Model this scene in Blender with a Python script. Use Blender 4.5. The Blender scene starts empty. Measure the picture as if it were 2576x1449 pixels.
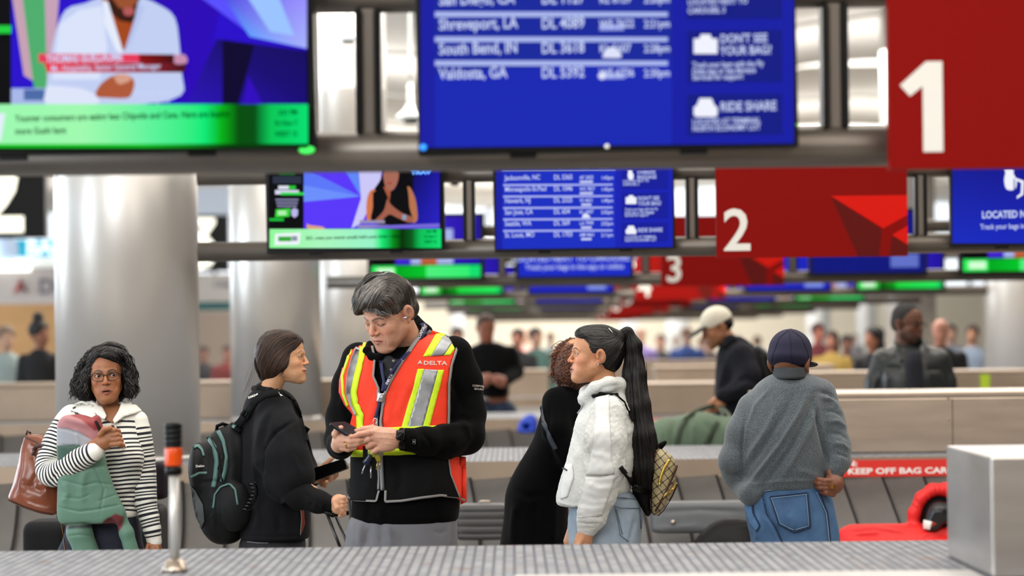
import bpy, math, random, time
import numpy as np
from mathutils import Vector, Matrix
from mathutils.bvhtree import BVHTree
from mathutils.geometry import delaunay_2d_cdt
random.seed(7); RNG = np.random.default_rng(7)
C = bpy.context.scene.collection
F = 7200.0; CX, CY = 1288.0, 852.0
CAM = np.array([0.0, 0.0, 1.6]); ROLL = math.radians(0.67)
RT = np.array([math.cos(ROLL), 0, math.sin(ROLL)]) * np.array([1, 1, -1]); UP = np.array([math.sin(ROLL), 0, math.cos(ROLL)])
FW = np.array([0.0, 1.0, 0.0])
def P(px, py, d):
    """the point of the place seen at a spot of the photo, d metres down the hall"""
    return CAM + d * (FW + (px - CX) / F * RT - (py - CY) / F * UP)
def PXY(v):
    v = np.atleast_2d(v) - CAM
    d = v[:, 1]
    return np.stack([CX + F * (v @ RT) / d, CY - F * (v @ UP) / d], 1)
# ---------------------------------------------------------------- materials
MATS = {}
def srgb(c):
    if isinstance(c, str):
        c = [int(c[i:i+2], 16) / 255 for i in (0, 2, 4)]
    return tuple(((x / 12.92) if x <= 0.04045 else ((x + 0.055) / 1.055) ** 2.4) for x in c)
def mat(name, col=None, rough=0.6, metal=0.0, emit=0.0, noise=0.0, nscale=20, bump=0.0, bscale=60, attr=None, sheen=0.0, sss=0.0, aniso=0.0, alpha=1.0, trans=0.0, coat=0.0, spec=None, stretch=None):
    if name in MATS: return MATS[name]
    m = bpy.data.materials.new(name); m.use_nodes = True; nt = m.node_tree; N = nt.nodes; L = nt.links
    b = N['Principled BSDF']; MATS[name] = m
    b.inputs['Roughness'].default_value = rough; b.inputs['Metallic'].default_value = metal
    if spec is None and col is not None and not metal and not isinstance(col, str) and max(col) < .13 and rough > .3: spec = .18
    if spec is not None: b.inputs['Specular IOR Level'].default_value = spec
    c = (*srgb(col), 1) if col is not None else (.5, .5, .5, 1)
    b.inputs['Base Color'].default_value = c
    src = None
    tc = N.new('ShaderNodeTexCoord')
    if attr:
        a = N.new('ShaderNodeAttribute'); a.attribute_name = attr; src = a.outputs['Color']
    if noise > 0:
        t = N.new('ShaderNodeTexNoise'); t.inputs['Scale'].default_value = nscale; t.inputs['Detail'].default_value = 5
        if stretch:
            mp = N.new('ShaderNodeMapping'); mp.inputs['Scale'].default_value = stretch
            L.new(tc.outputs['Object'], mp.inputs['Vector']); L.new(mp.outputs['Vector'], t.inputs['Vector'])
        else: L.new(tc.outputs['Object'], t.inputs['Vector'])
        mr = N.new('ShaderNodeMapRange'); mr.inputs['From Min'].default_value = .3; mr.inputs['From Max'].default_value = .7
        mr.inputs['To Min'].default_value = 1 - noise; mr.inputs['To Max'].default_value = 1 + noise
        L.new(t.outputs['Fac'], mr.inputs['Value'])
        mx = N.new('ShaderNodeVectorMath'); mx.operation = 'MULTIPLY'
        if src: L.new(src, mx.inputs[0])
        else: mx.inputs[0].default_value = c[:3]
        L.new(mr.outputs['Result'], mx.inputs[1]); src = mx.outputs['Vector']
    if src: L.new(src, b.inputs['Base Color'])
    if bump > 0:
        t = N.new('ShaderNodeTexNoise'); t.inputs['Scale'].default_value = bscale; t.inputs['Detail'].default_value = 4
        L.new(tc.outputs['Object'], t.inputs['Vector'])
        bp = N.new('ShaderNodeBump'); bp.inputs['Strength'].default_value = bump; bp.inputs['Distance'].default_value = .004
        L.new(t.outputs['Fac'], bp.inputs['Height']); L.new(bp.outputs['Normal'], b.inputs['Normal'])
    if emit > 0:
        b.inputs['Emission Strength'].default_value = emit
        if src: L.new(src, b.inputs['Emission Color'])
        else: b.inputs['Emission Color'].default_value = c
    if sheen: b.inputs['Sheen Weight'].default_value = sheen
    if sss:
        b.inputs['Subsurface Weight'].default_value = sss; b.inputs['Subsurface Radius'].default_value = (.012, .004, .002); b.inputs['Subsurface Scale'].default_value = 1
    if aniso: b.inputs['Anisotropic'].default_value = aniso
    if coat: b.inputs['Coat Weight'].default_value = coat
    if trans: b.inputs['Transmission Weight'].default_value = trans
    if alpha < 1: b.inputs['Alpha'].default_value = alpha
    return m
# ---------------------------------------------------------------- objects
def tag(o, label=None, cat=None, group=None, kind=None):
    if label: o['label'] = label
    if cat: o['category'] = cat
    if group: o['group'] = group
    if kind: o['kind'] = kind
    return o
def empty(name, loc, label=None, cat=None, group=None):
    o = bpy.data.objects.new(name, None); C.objects.link(o); o.location = Vector(loc); o.empty_display_size = .1
    return tag(o, label, cat, group)
def link(name, me, m, parent=None, label=None):
    o = bpy.data.objects.new(name, me)
    for mm in (m if isinstance(m, (list, tuple)) else [m]): me.materials.append(mm)
    C.objects.link(o)
    if parent is not None:
        o.parent = parent
        pm = Matrix.Translation(parent_loc(parent)); o.matrix_parent_inverse = pm.inverted()
    if label: o['label'] = label
    return o
def parent_loc(p):
    v = Vector((0, 0, 0))
    while p is not None:
        v += p.location; p = p.parent if p.type == 'EMPTY' else None
    return v
class MB:
    """collects vertices and faces of one mesh"""
    def __init__(s): s.v = []; s.f = []; s.n = 0; s.mi = []; s.cols = []
    def add(s, v, f, mi=0, col=None):
        v = np.asarray(v, float); s.v.append(v); s.f += [[i + s.n for i in q] for q in f]; s.mi += [mi] * len(f); s.n += len(v)
        s.cols.append(np.tile(np.array(col if col is not None else (1, 1, 1), float), (len(v), 1)) if np.ndim(col) < 2 else np.asarray(col))
        return s
    def box(s, lo, hi, M=None, mi=0):
        x0, y0, z0 = lo; x1, y1, z1 = hi
        v = np.array([[x0,y0,z0],[x1,y0,z0],[x1,y1,z0],[x0,y1,z0],[x0,y0,z1],[x1,y0,z1],[x1,y1,z1],[x0,y1,z1]], float)
        if M is not None: v = np.array([M @ Vector(p) for p in v])
        return s.add(v, [(0,3,2,1),(4,5,6,7),(0,1,5,4),(1,2,6,5),(2,3,7,6),(3,0,4,7)], mi)
    def tube(s, pts, r, n=8, mi=0, cap=True, flat=None, col=None):
        pts = np.asarray(pts, float); k = len(pts); r = np.broadcast_to(np.asarray(r, float), (k,))
        t = np.gradient(pts, axis=0); t /= np.linalg.norm(t, axis=1)[:, None] + 1e-9
        ref = np.array([0, 0, 1.]) if abs(t[0][2]) < .9 else np.array([1., 0, 0])
        if flat is not None: ref = np.asarray(flat[0], float)
        V = []; u = np.cross(t[0], ref); u /= np.linalg.norm(u) + 1e-9
        for i in range(k):
            u = u - t[i] * (u @ t[i]); u /= np.linalg.norm(u) + 1e-9; w = np.cross(t[i], u)
            if flat is not None:
                w = np.cross(t[i], np.cross(ref, t[i])); w = ref - t[i] * (ref @ t[i]); w /= np.linalg.norm(w) + 1e-9; u = np.cross(t[i], w)
            fy = flat[1] if flat is not None else 1
            for j in range(n):
                a = 2 * math.pi * (j + .5) / n
                V.append(pts[i] + r[i] * (math.cos(a) * u + math.sin(a) * fy * w))
        f = [(i*n+j, i*n+(j+1) % n, (i+1)*n+(j+1) % n, (i+1)*n+j) for i in range(k-1) for j in range(n)]
        if cap: f += [tuple(range(n))[::-1], tuple((k-1)*n + j for j in range(n))]
        return s.add(V, f, mi, col)
    def lathe(s, prof, c=(0, 0, 0), n=32, mi=0, M=None, capped=True):
        V = []; 
        for r, z in prof:
            for j in range(n):
                a = 2 * math.pi * j / n; p = Vector((r * math.cos(a), r * math.sin(a), z))
                if M is not None: p = M @ p
                V.append((p[0] + c[0], p[1] + c[1], p[2] + c[2]))
        k = len(prof)
        f = [(i*n+j, i*n+(j+1) % n, (i+1)*n+(j+1) % n, (i+1)*n+j) for i in range(k-1) for j in range(n)]
        if capped: f += [tuple(range(n))[::-1], tuple((k-1)*n + j for j in range(n))]
        return s.add(V, f, mi)
    def prism(s, poly, y0, y1, mi=0):
        """polygon in x,z pushed from y0 to y1"""
        n = len(poly); v = [(x, y0, z) for x, z in poly] + [(x, y1, z) for x, z in poly]
        return s.add(v, [tuple(range(n)), tuple(range(n, 2*n))[::-1]] + [(i, i+n, (i+1) % n + n, (i+1) % n) for i in range(n)], mi)
    def build(s, name, m, parent=None, label=None, smooth=True, bevel=0, cols=False):
        me = bpy.data.meshes.new(name); v = np.concatenate(s.v) if s.v else np.zeros((0, 3))
        me.from_pydata(v.tolist(), [], s.f)
        if cols:
            a = me.attributes.new('Col', 'FLOAT_COLOR', 'POINT'); cc = np.concatenate(s.cols); a.data.foreach_set('color', np.concatenate([cc, np.ones((len(cc), 1))], 1).astype(np.float32).ravel())
        if smooth: me.polygons.foreach_set('use_smooth', np.ones(len(me.polygons), bool))
        me.polygons.foreach_set('material_index', np.array(s.mi, np.int32)); me.update()
        o = link(name, me, m, parent, label)
        if bevel:
            b = o.modifiers.new('b', 'BEVEL'); b.width = bevel; b.segments = 2; b.limit_method = 'ANGLE'; b.harden_normals = False
        elif smooth: pass
        return o
def boxobj(name, lo, hi, m, parent=None, label=None, bevel=0, M=None):
    return MB().box(lo, hi, M).build(name, m, parent, label, smooth=False, bevel=bevel)
# ---------------------------------------------------------------- implicit surfaces
def cap(a, b, ra, rb, k=.02, op='u', flat=None): return ('cap', np.array(a, float), np.array(b, float), ra, rb, k, op, flat)
def ell(c, r, k=.02, op='u', R=None):
    if np.isscalar(r): r = (r, r, r)
    return ('ell', np.array(c, float), np.array(r, float), R, k, op)
def chain(pts, rs, k=.02, op='u', flat=None): return [cap(pts[i], pts[i+1], rs[i], rs[i+1], k, op, flat) for i in range(len(pts)-1)]
def plane(p, n, k=.01, op='s'):  # keeps the side the normal points away from
    return ('pl', np.array(p, float), np.array(n, float) / np.linalg.norm(n), k, op)
def loft(st, k=.02, op='u', rnd=.02, pw=2.3):
    """st rows: z, x centre, half width, y centre, half depth (metres)"""
    st = np.array(sorted(st), float)
    z = np.linspace(st[0, 0], st[-1, 0], 120); c = np.stack([np.interp(z, st[:, 0], st[:, i]) for i in range(1, 5)], 1)
    w = max(3, int(120 / len(st) * .8)) | 1; ker = np.hanning(w + 2)[1:-1]; ker /= ker.sum()
    cp = np.pad(c, ((w//2, w//2), (0, 0)), mode='reflect', reflect_type='odd'); c = np.stack([np.convolve(cp[:, i], ker, 'valid') for i in range(4)], 1)
    return ('loft', z, c, k, op, rnd, pw)
def _eval(p, X, Y, Z):
    t = p[0]
    if t == 'cap':
        _, a, b, ra, rb, k, op, flat = p; ab = b - a; L2 = ab @ ab + 1e-12
        dx, dy, dz = X - a[0], Y - a[1], Z - a[2]
        h = np.clip((dx*ab[0] + dy*ab[1] + dz*ab[2]) / L2, 0, 1)
        dx = dx - h*ab[0]; dy = dy - h*ab[1]; dz = dz - h*ab[2]
        if flat is not None:
            n, q = flat; n = np.asarray(n, float); n = n / np.linalg.norm(n); s = (dx*n[0] + dy*n[1] + dz*n[2]); m = s * (1/q - 1)
            dx = dx + m*n[0]; dy = dy + m*n[1]; dz = dz + m*n[2]
            l = np.sqrt(dx*dx + dy*dy + dz*dz); return (l - (ra + (rb-ra)*h)) * (q + (1-q) * np.clip(1 - np.abs(s)/q / (l + 1e-6), 0, 1))
        return np.sqrt(dx*dx + dy*dy + dz*dz) - (ra + (rb - ra)*h)
    if t == 'ell':
        _, c, r, R, k, op = p; dx, dy, dz = X - c[0], Y - c[1], Z - c[2]
        if R is not None:
            R = np.asarray(R); dx, dy, dz = (R[0,0]*dx + R[1,0]*dy + R[2,0]*dz, R[0,1]*dx + R[1,1]*dy + R[2,1]*dz, R[0,2]*dx + R[1,2]*dy + R[2,2]*dz)
        k0 = np.sqrt((dx/r[0])**2 + (dy/r[1])**2 + (dz/r[2])**2); k1 = np.sqrt((dx/r[0]**2)**2 + (dy/r[1]**2)**2 + (dz/r[2]**2)**2)
        return np.where(k1 > 1e-6, k0*(k0 - 1)/(k1 + 1e-9), -r.min())
    if t == 'pl': return -((X - p[1][0])*p[2][0] + (Y - p[1][1])*p[2][1] + (Z - p[1][2])*p[2][2])
    if t == 'loft':
        _, z, c, k, op, rnd, pw = p; zz = Z[0, 0, :]
        cx, a, cy, b = [np.interp(zz, z, c[:, i])[None, None, :] for i in range(4)]
        u = np.abs(X - cx)/a; v = np.abs(Y - cy)/b; e = (u**pw + v**pw)**(1/pw)
        g = np.sqrt((u/a)**2 + (v/b)**2) / np.maximum(np.sqrt(u*u + v*v), 1e-4)
        d = (e - 1)/np.maximum(g, 1e-3); dz = np.maximum(z[0] - Z, Z - z[-1])
        h = np.clip(.5 + .5*(dz - d)/rnd, 0, 1); return d*(1-h) + dz*h + rnd*h*(1-h)
def _bb(p, m):
    t = p[0]
    if t == 'cap':
        r = max(p[3], p[4]) + m; return np.minimum(p[1], p[2]) - r, np.maximum(p[1], p[2]) + r
    if t == 'ell':
        r = p[2] if p[3] is None else np.array([p[2].max()]*3); return p[1] - r - m, p[1] + r + m
    if t == 'loft':
        z, c = p[1], p[2]; return (np.array([(c[:, 0]-c[:, 1]).min(), (c[:, 2]-c[:, 3]).min(), z[0]]) - m, np.array([(c[:, 0]+c[:, 1]).max(), (c[:, 2]+c[:, 3]).max(), z[-1]]) + m)
    return None
def kop(p): return (p[5], p[6]) if p[0] == 'cap' else (p[4], p[5]) if p[0] == 'ell' else (p[3], p[4])
def sdf_mesh(prims, h):
    fl = []
    for p in prims: fl += p if isinstance(p, list) else [p]
    prims = fl
    bbs = [_bb(p, .01) for p in prims if kop(p)[1] == 'u' and p[0] != 'pl']
    lo = np.min([b[0] for b in bbs], 0) - 3*h; hi = np.max([b[1] for b in bbs], 0) + 3*h
    n = np.ceil((hi - lo)/h).astype(int) + 1
    ax = [lo[i] + h*np.arange(n[i]) for i in range(3)]
    G = np.full(n, 1.0, np.float32)
    for p in prims:
        k, op = kop(p); bb = _bb(p, k + 4*h)
        if bb is None: sl = [slice(0, n[i]) for i in range(3)]
        else: sl = [slice(max(0, int((bb[0][i]-lo[i])/h)), min(n[i], int((bb[1][i]-lo[i])/h) + 2)) for i in range(3)]
        if any(s.stop <= s.start for s in sl): continue
        X = ax[0][sl[0]][:, None, None].astype(np.float32); Y = ax[1][sl[1]][None, :, None].astype(np.float32); Z = ax[2][sl[2]][None, None, :].astype(np.float32)
        d = _eval(p, X, Y, Z).astype(np.float32); g = G[sl[0], sl[1], sl[2]]
        k = max(k, 1e-5)
        if op == 'u': hh = np.maximum(k - np.abs(g - d), 0)/k; r = np.minimum(g, d) - hh*hh*k*.25
        elif op == 's': hh = np.maximum(k - np.abs(g + d), 0)/k; r = np.maximum(g, -d) + hh*hh*k*.25
        else: hh = np.maximum(k - np.abs(g - d), 0)/k; r = np.maximum(g, d) + hh*hh*k*.25
        if p[0] == 'pl' and op == 's': d2 = -d; hh = np.maximum(k - np.abs(g - d2), 0)/k; r = np.maximum(g, d2) + hh*hh*k*.25
        G[sl[0], sl[1], sl[2]] = r
    return nets(G, lo, h)
def nets(G, lo, h):
    S = G < 0; n = np.array(G.shape)
    c = np.zeros(n - 1, np.int8)
    for i in (0, 1):
        for j in (0, 1):
            for k in (0, 1): c += S[i:n[0]-1+i, j:n[1]-1+j, k:n[2]-1+k]
    act = (c > 0) & (c < 8); idx = np.argwhere(act); m = len(idx)
    vid = np.full(n - 1, -1, np.int64); vid[act] = np.arange(m)
    acc = np.zeros((m, 3)); cnt = np.zeros(m); cor = [(i, j, k) for i in (0, 1) for j in (0, 1) for k in (0, 1)]
    vals = {q: G[idx[:, 0]+q[0], idx[:, 1]+q[1], idx[:, 2]+q[2]] for q in cor}
    for a in cor:
        for ax in range(3):
            if a[ax]: continue
            b = list(a); b[ax] = 1; b = tuple(b); ga, gb = vals[a], vals[b]; cr = (ga < 0) != (gb < 0)
            t = ga[cr]/(ga[cr] - gb[cr]); pt = np.tile(np.array(a, float), (cr.sum(), 1)); pt[:, ax] = t; acc[cr] += pt; cnt[cr] += 1
    V = lo + h*(idx + acc/cnt[:, None]); Q = []
    for ax in range(3):
        b = [slice(None)]*3; a = [slice(None)]*3; a[ax] = slice(0, -1); b[ax] = slice(1, None)
        s0, s1 = S[tuple(a)], S[tuple(b)]; e = np.argwhere(s0 != s1); o = [i for i in range(3) if i != ax]
        ok = (e[:, o[0]] > 0) & (e[:, o[1]] > 0) & (e[:, o[0]] < n[o[0]]-1) & (e[:, o[1]] < n[o[1]]-1); e = e[ok]
        def vv(d0, d1):
            w = e.copy(); w[:, o[0]] -= d0; w[:, o[1]] -= d1; return vid[w[:, 0], w[:, 1], w[:, 2]]
        q = np.stack([vv(1, 1), vv(0, 1), vv(0, 0), vv(1, 0)], 1); ins = S[e[:, 0], e[:, 1], e[:, 2]]
        flip = ~ins if ax != 1 else ins
        q[flip] = q[flip][:, ::-1]; Q.append(q)
    Q = np.concatenate(Q); Q = Q[(Q >= 0).all(1)]
    return V, Q
def normals(V, Q):
    q = Q[:, [0, 1, 2, -1]] if Q.shape[1] > 3 else Q[:, [0, 1, 2, 2]]
    fn = np.cross(V[q[:, 2]] - V[q[:, 0]], V[q[:, 3]] - V[q[:, 1]]); N = np.zeros_like(V)
    for i in range(Q.shape[1]): np.add.at(N, Q[:, i], fn)
    return N/(np.linalg.norm(N, axis=1)[:, None] + 1e-12)
def smooth(V, Q, it=1, f=.5):
    for _ in range(it):
        A = np.zeros_like(V); c = np.zeros(len(V))
        for i in range(4):
            np.add.at(A, Q[:, i], V[Q[:, (i+1) % 4]] + V[Q[:, (i+3) % 4]]); np.add.at(c, Q[:, i], 2)
        V = V*(1-f) + f*A/np.maximum(c, 1)[:, None]
    return V
def mk(name, V, Q, m, parent=None, label=None, cols=None, fac=None, extra=None):
    """a smooth mesh object from arrays; cols = per-vertex linear colour, fac = per-vertex number"""
    me = bpy.data.meshes.new(name); Q = np.asarray(Q)
    me.vertices.add(len(V)); me.vertices.foreach_set('co', np.asarray(V, np.float32).ravel())
    k = Q.shape[1]; me.loops.add(Q.size); me.loops.foreach_set('vertex_index', Q.astype(np.int32).ravel())
    me.polygons.add(len(Q)); me.polygons.foreach_set('loop_start', (np.arange(len(Q))*k).astype(np.int32)); me.polygons.foreach_set('loop_total', np.full(len(Q), k, np.int32))
    me.polygons.foreach_set('use_smooth', np.ones(len(Q), bool)); me.update(calc_edges=True)
    if cols is not None:
        a = me.attributes.new('Col', 'FLOAT_COLOR', 'POINT'); a.data.foreach_set('color', np.concatenate([cols, np.ones((len(V), 1))], 1).astype(np.float32).ravel())
    if fac is not None:
        a = me.attributes.new('Fac', 'FLOAT', 'POINT'); a.data.foreach_set('value', np.asarray(fac, np.float32))
    if extra:
        for kk, vv in extra.items():
            a = me.attributes.new(kk, 'FLOAT', 'POINT'); a.data.foreach_set('value', np.asarray(vv, np.float32))
    return link(name, me, m, parent, label)
def bvh(V, Q): return BVHTree.FromPolygons([tuple(v) for v in V.tolist()], Q.tolist())
def join(parts):
    V = []; Q = []; n = 0
    for v, q in parts: V.append(v); Q.append(q + n); n += len(v)
    return np.concatenate(V), np.concatenate(Q)
# distance of photo spots to a polyline / inside a polygon
def seg_dist(p, line):
    line = np.asarray(line, float); best = np.full(len(p), 1e9)
    for a, b in zip(line[:-1], line[1:]):
        ab = b - a; t = np.clip(((p - a) @ ab)/(ab @ ab + 1e-9), 0, 1); best = np.minimum(best, np.linalg.norm(p - a - t[:, None]*ab, axis=1))
    return best
def inside(p, poly):
    poly = np.asarray(poly, float); r = np.zeros(len(p), bool); j = len(poly) - 1
    for i in range(len(poly)):
        a, b = poly[i], poly[j]
        c = ((a[1] > p[:, 1]) != (b[1] > p[:, 1])) & (p[:, 0] < (b[0]-a[0])*(p[:, 1]-a[1])/(b[1]-a[1] + 1e-12) + a[0]); r ^= c; j = i
    return r
def facing(V, N): 
    d = V - CAM; d /= np.linalg.norm(d, axis=1)[:, None]; return -(N*d).sum(1)
def folds(V, Q, fl, side=None):
    """fl: (polyline in photo spots, width px, height m) - ridges (+) and creases (-) pressed into cloth"""
    N = normals(V, Q); px = PXY(V); fc = facing(V, N); w = np.clip(fc*3 + .6, 0, 1); D = np.zeros(len(V))
    for line, wd, amp in fl:
        ln = np.asarray(line, float); lo = ln.min(0) - 3*wd; hi = ln.max(0) + 3*wd
        m = np.where((px > lo).all(1) & (px < hi).all(1) & (w > 0))[0]
        if len(m) == 0: continue
        d = seg_dist(px[m], ln); g = np.exp(-(d/wd)**2)
        e = np.minimum(np.linalg.norm(px[m]-ln[0], axis=1), np.linalg.norm(px[m]-ln[-1], axis=1)); L = np.linalg.norm(np.diff(ln, axis=0), axis=1).sum()
        D[m] += amp*g*np.clip(e/(L*.25) + .15, 0, 1)
    return V + N*(D*w)[:, None]
def wob(V, Q, amp, scale, seed=0, stretch=(1, 1, 1)):
    r = np.random.default_rng(seed); N = normals(V, Q); D = np.zeros(len(V)); S = V*np.array(stretch)
    for i in range(14):
        k = r.normal(size=3); k *= scale*(.6 + 1.2*r.random())/np.linalg.norm(k); D += np.sin(S @ k + r.random()*6.28)
    return V + N*(D*amp/3.7)[:, None]
def paint(V, Q, base, items):
    """items: (polygon of photo spots, colour, soft px, strength)"""
    N = normals(V, Q); px = PXY(V); fc = facing(V, N); col = np.tile(np.array(srgb(base)), (len(V), 1))
    for it in items:
        poly, c, s = it[:3]; st = it[3] if len(it) > 3 else 1; poly = np.asarray(poly, float)
        d = seg_dist(px, np.vstack([poly, poly[:1]])); ins = inside(px, poly); a = np.clip(np.where(ins, d, -d)/max(s, .01)*.5 + .5, 0, 1)*st*(fc > -.05)
        col = col*(1 - a[:, None]) + np.array(srgb(c))*a[:, None]
    return col
def cast(tree, px, py, off=0.0):
    d = FW + (px - CX)/F*RT - (py - CY)/F*UP; d = d/np.linalg.norm(d); h = tree.ray_cast(Vector(CAM), Vector(d))
    if h[0] is None: return None
    n = h[1]
    if n.dot(Vector(d)) > 0: n = -n
    return np.array(h[0] + n*off) if off < .02 else np.array(h[0]) - d*off
def patch(poly, tree, off, m, name, parent, step=5, th=.0015, label=None, depth=None, holes=None):
    """a piece of cloth, tape or print of the given outline lying on a surface"""
    poly = [tuple(p) for p in poly]; dens = []
    for a, b in zip(poly, poly[1:] + poly[:1]):
        a = np.array(a, float); b = np.array(b, float); k = max(1, int(np.linalg.norm(b-a)/step)); dens += [tuple(a + (b-a)*i/k) for i in range(k)]
    P0 = np.array(dens); lo, hi = P0.min(0), P0.max(0); nb = len(dens)
    gx, gy = np.meshgrid(np.arange(lo[0]+step/2, hi[0], step), np.arange(lo[1]+step/2, hi[1], step)); g = np.stack([gx.ravel(), gy.ravel()], 1)
    if len(g): g = g[inside(g, P0)]
    if len(g): g = g[seg_dist(g, np.vstack([P0, P0[:1]])) > step*.4]
    pts = [Vector(p) for p in dens] + [Vector(p) for p in g]
    r = delaunay_2d_cdt(pts, [(i, (i+1) % nb) for i in range(nb)], [list(range(nb))], 1, 1e-4)
    V = []; ok = []; last = None
    for p in r[0]:
        q = cast(tree, p[0], p[1], off); ok.append(q is not None); V.append(q if q is not None else CAM)
    V = np.array(V); okn = np.array(ok)
    if okn.sum() < 3: return None
    if not okn.all():  # spill past the outline: keep the depth of the nearest hit
        P2 = np.array([tuple(p) for p in r[0]]); good = np.where(okn)[0]
        for i in np.where(~okn)[0]:
            j = good[np.argmin(((P2[good] - P2[i])**2).sum(1))]; V[i] = P(P2[i][0], P2[i][1], V[j][1])
    md = np.median(V[:, 1])
    f = [tuple(t) for t in r[2] if np.ptp(V[list(t), 1]) < .12]
    mb = MB(); mb.add(V, f); o = mb.build(name, m, parent, label)
    s = o.modifiers.new('t', 'SOLIDIFY'); s.thickness = th; s.offset = 0
    return o
def strip(line, w, tree, off, m, name, parent, step=4, th=.0015, label=None):
    """a band w px wide (number or one per point) along a polyline, lying on a surface"""
    ln = resample(np.asarray(line, float), step); t = np.gradient(ln, axis=0); t /= np.linalg.norm(t, axis=1)[:, None] + 1e-9; nn = np.stack([-t[:, 1], t[:, 0]], 1)
    ww = np.interp(np.linspace(0, 1, len(ln)), np.linspace(0, 1, np.size(w)), np.atleast_1d(w)) if np.size(w) > 1 else np.full(len(ln), float(w))
    mb = MB(); k = 3; rows = []
    for i in range(len(ln)):
        row = []
        for j in range(k):
            q = ln[i] + nn[i]*ww[i]*(j/(k-1) - .5); h = cast(tree, q[0], q[1], off); row.append(h)
        rows.append(row)
    dm = [h[1] for r in rows for h in r if h is not None]
    if not dm: return None
    V = []; prev = dm[0]
    for i, r in enumerate(rows):
        ds = [h[1] for h in r if h is not None]; dd = min(ds) if ds else prev; prev = dd
        for j, h in enumerate(r):
            if h is None or h[1] - dd > .03:
                q = ln[i] + nn[i]*ww[i]*(j/(k-1) - .5); h = P(q[0], q[1], dd)
            V.append(h)
    f = [(i*k+j, i*k+j+1, (i+1)*k+j+1, (i+1)*k+j) for i in range(len(rows)-1) for j in range(k-1)]
    mb.add(V, f); o = mb.build(name, m, parent, label); s = o.modifiers.new('t', 'SOLIDIFY'); s.thickness = th; s.offset = 0
    return o
def resample(ln, step):
    d = np.r_[0, np.cumsum(np.linalg.norm(np.diff(ln, axis=0), axis=1))]; n = max(2, int(d[-1]/step) + 1); t = np.linspace(0, d[-1], n)
    return np.stack([np.interp(t, d, ln[:, i]) for i in range(ln.shape[1])], 1)
def curve(pts, n=24):
    """smooth curve through points (Catmull-Rom)"""
    p = np.asarray(pts, float); p = np.vstack([2*p[0]-p[1], p, 2*p[-1]-p[-2]]); out = []
    seg = len(p) - 3; m = max(2, n//seg)
    for i in range(seg):
        for t in np.linspace(0, 1, m, endpoint=(i == seg-1)):
            a, b, c, d = p[i:i+4]; out.append(.5*((2*b) + (-a+c)*t + (2*a-5*b+4*c-d)*t*t + (-a+3*b-3*c+d)*t**3))
    return np.array(out)
FONT = None
def text_obj(s, size, loc, m, name, parent, rx=math.pi/2, rz=0, align='LEFT', extrude=.001, bold=0.0, squash=1.0, ry=0, shear=0):
    cu = bpy.data.curves.new('txt', 'FONT'); cu.body = s; cu.size = size; cu.align_x = align; cu.extrude = extrude; cu.offset = bold*size; cu.resolution_u = 3; cu.shear = shear
    o = bpy.data.objects.new('t', cu); C.objects.link(o); dg = bpy.context.evaluated_depsgraph_get(); me = bpy.data.meshes.new_from_object(o.evaluated_get(dg)); bpy.data.objects.remove(o)
    M = Matrix.Translation(Vector(loc)) @ Matrix.Rotation(rz, 4, 'Z') @ Matrix.Rotation(ry, 4, 'Y') @ Matrix.Rotation(rx, 4, 'X') @ Matrix.Scale(squash, 4, (1, 0, 0)); me.transform(M)
    me.materials.clear(); return link(name, me, m, parent)
def text_on(s, px, py, hpx, tree, off, m, name, parent, ang=0.0, bold=0.0, sq=1.0):
    """small print laid on a surface; px,py = left end of the baseline, ang in degrees"""
    cu = bpy.data.curves.new('txt', 'FONT'); cu.body = s; cu.size = hpx*1.35; cu.offset = bold*hpx; cu.resolution_u = 2
    o = bpy.data.objects.new('t', cu); C.objects.link(o); dg = bpy.context.evaluated_depsgraph_get(); me = bpy.data.meshes.new_from_object(o.evaluated_get(dg)); bpy.data.objects.remove(o)
    a = math.radians(ang); ca, sa = math.cos(a), math.sin(a); bad = 0
    for v in me.vertices:
        x, y = v.co.x*sq, v.co.y; q = cast(tree, px + x*ca - y*sa, py - x*sa - y*ca, off)
        if q is None: q = cast(tree, px, py, off)
        if q is None: q = P(px, py, 11)
        v.co = Vector(q)
    me.materials.clear(); return link(name, me, m, parent)

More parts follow.
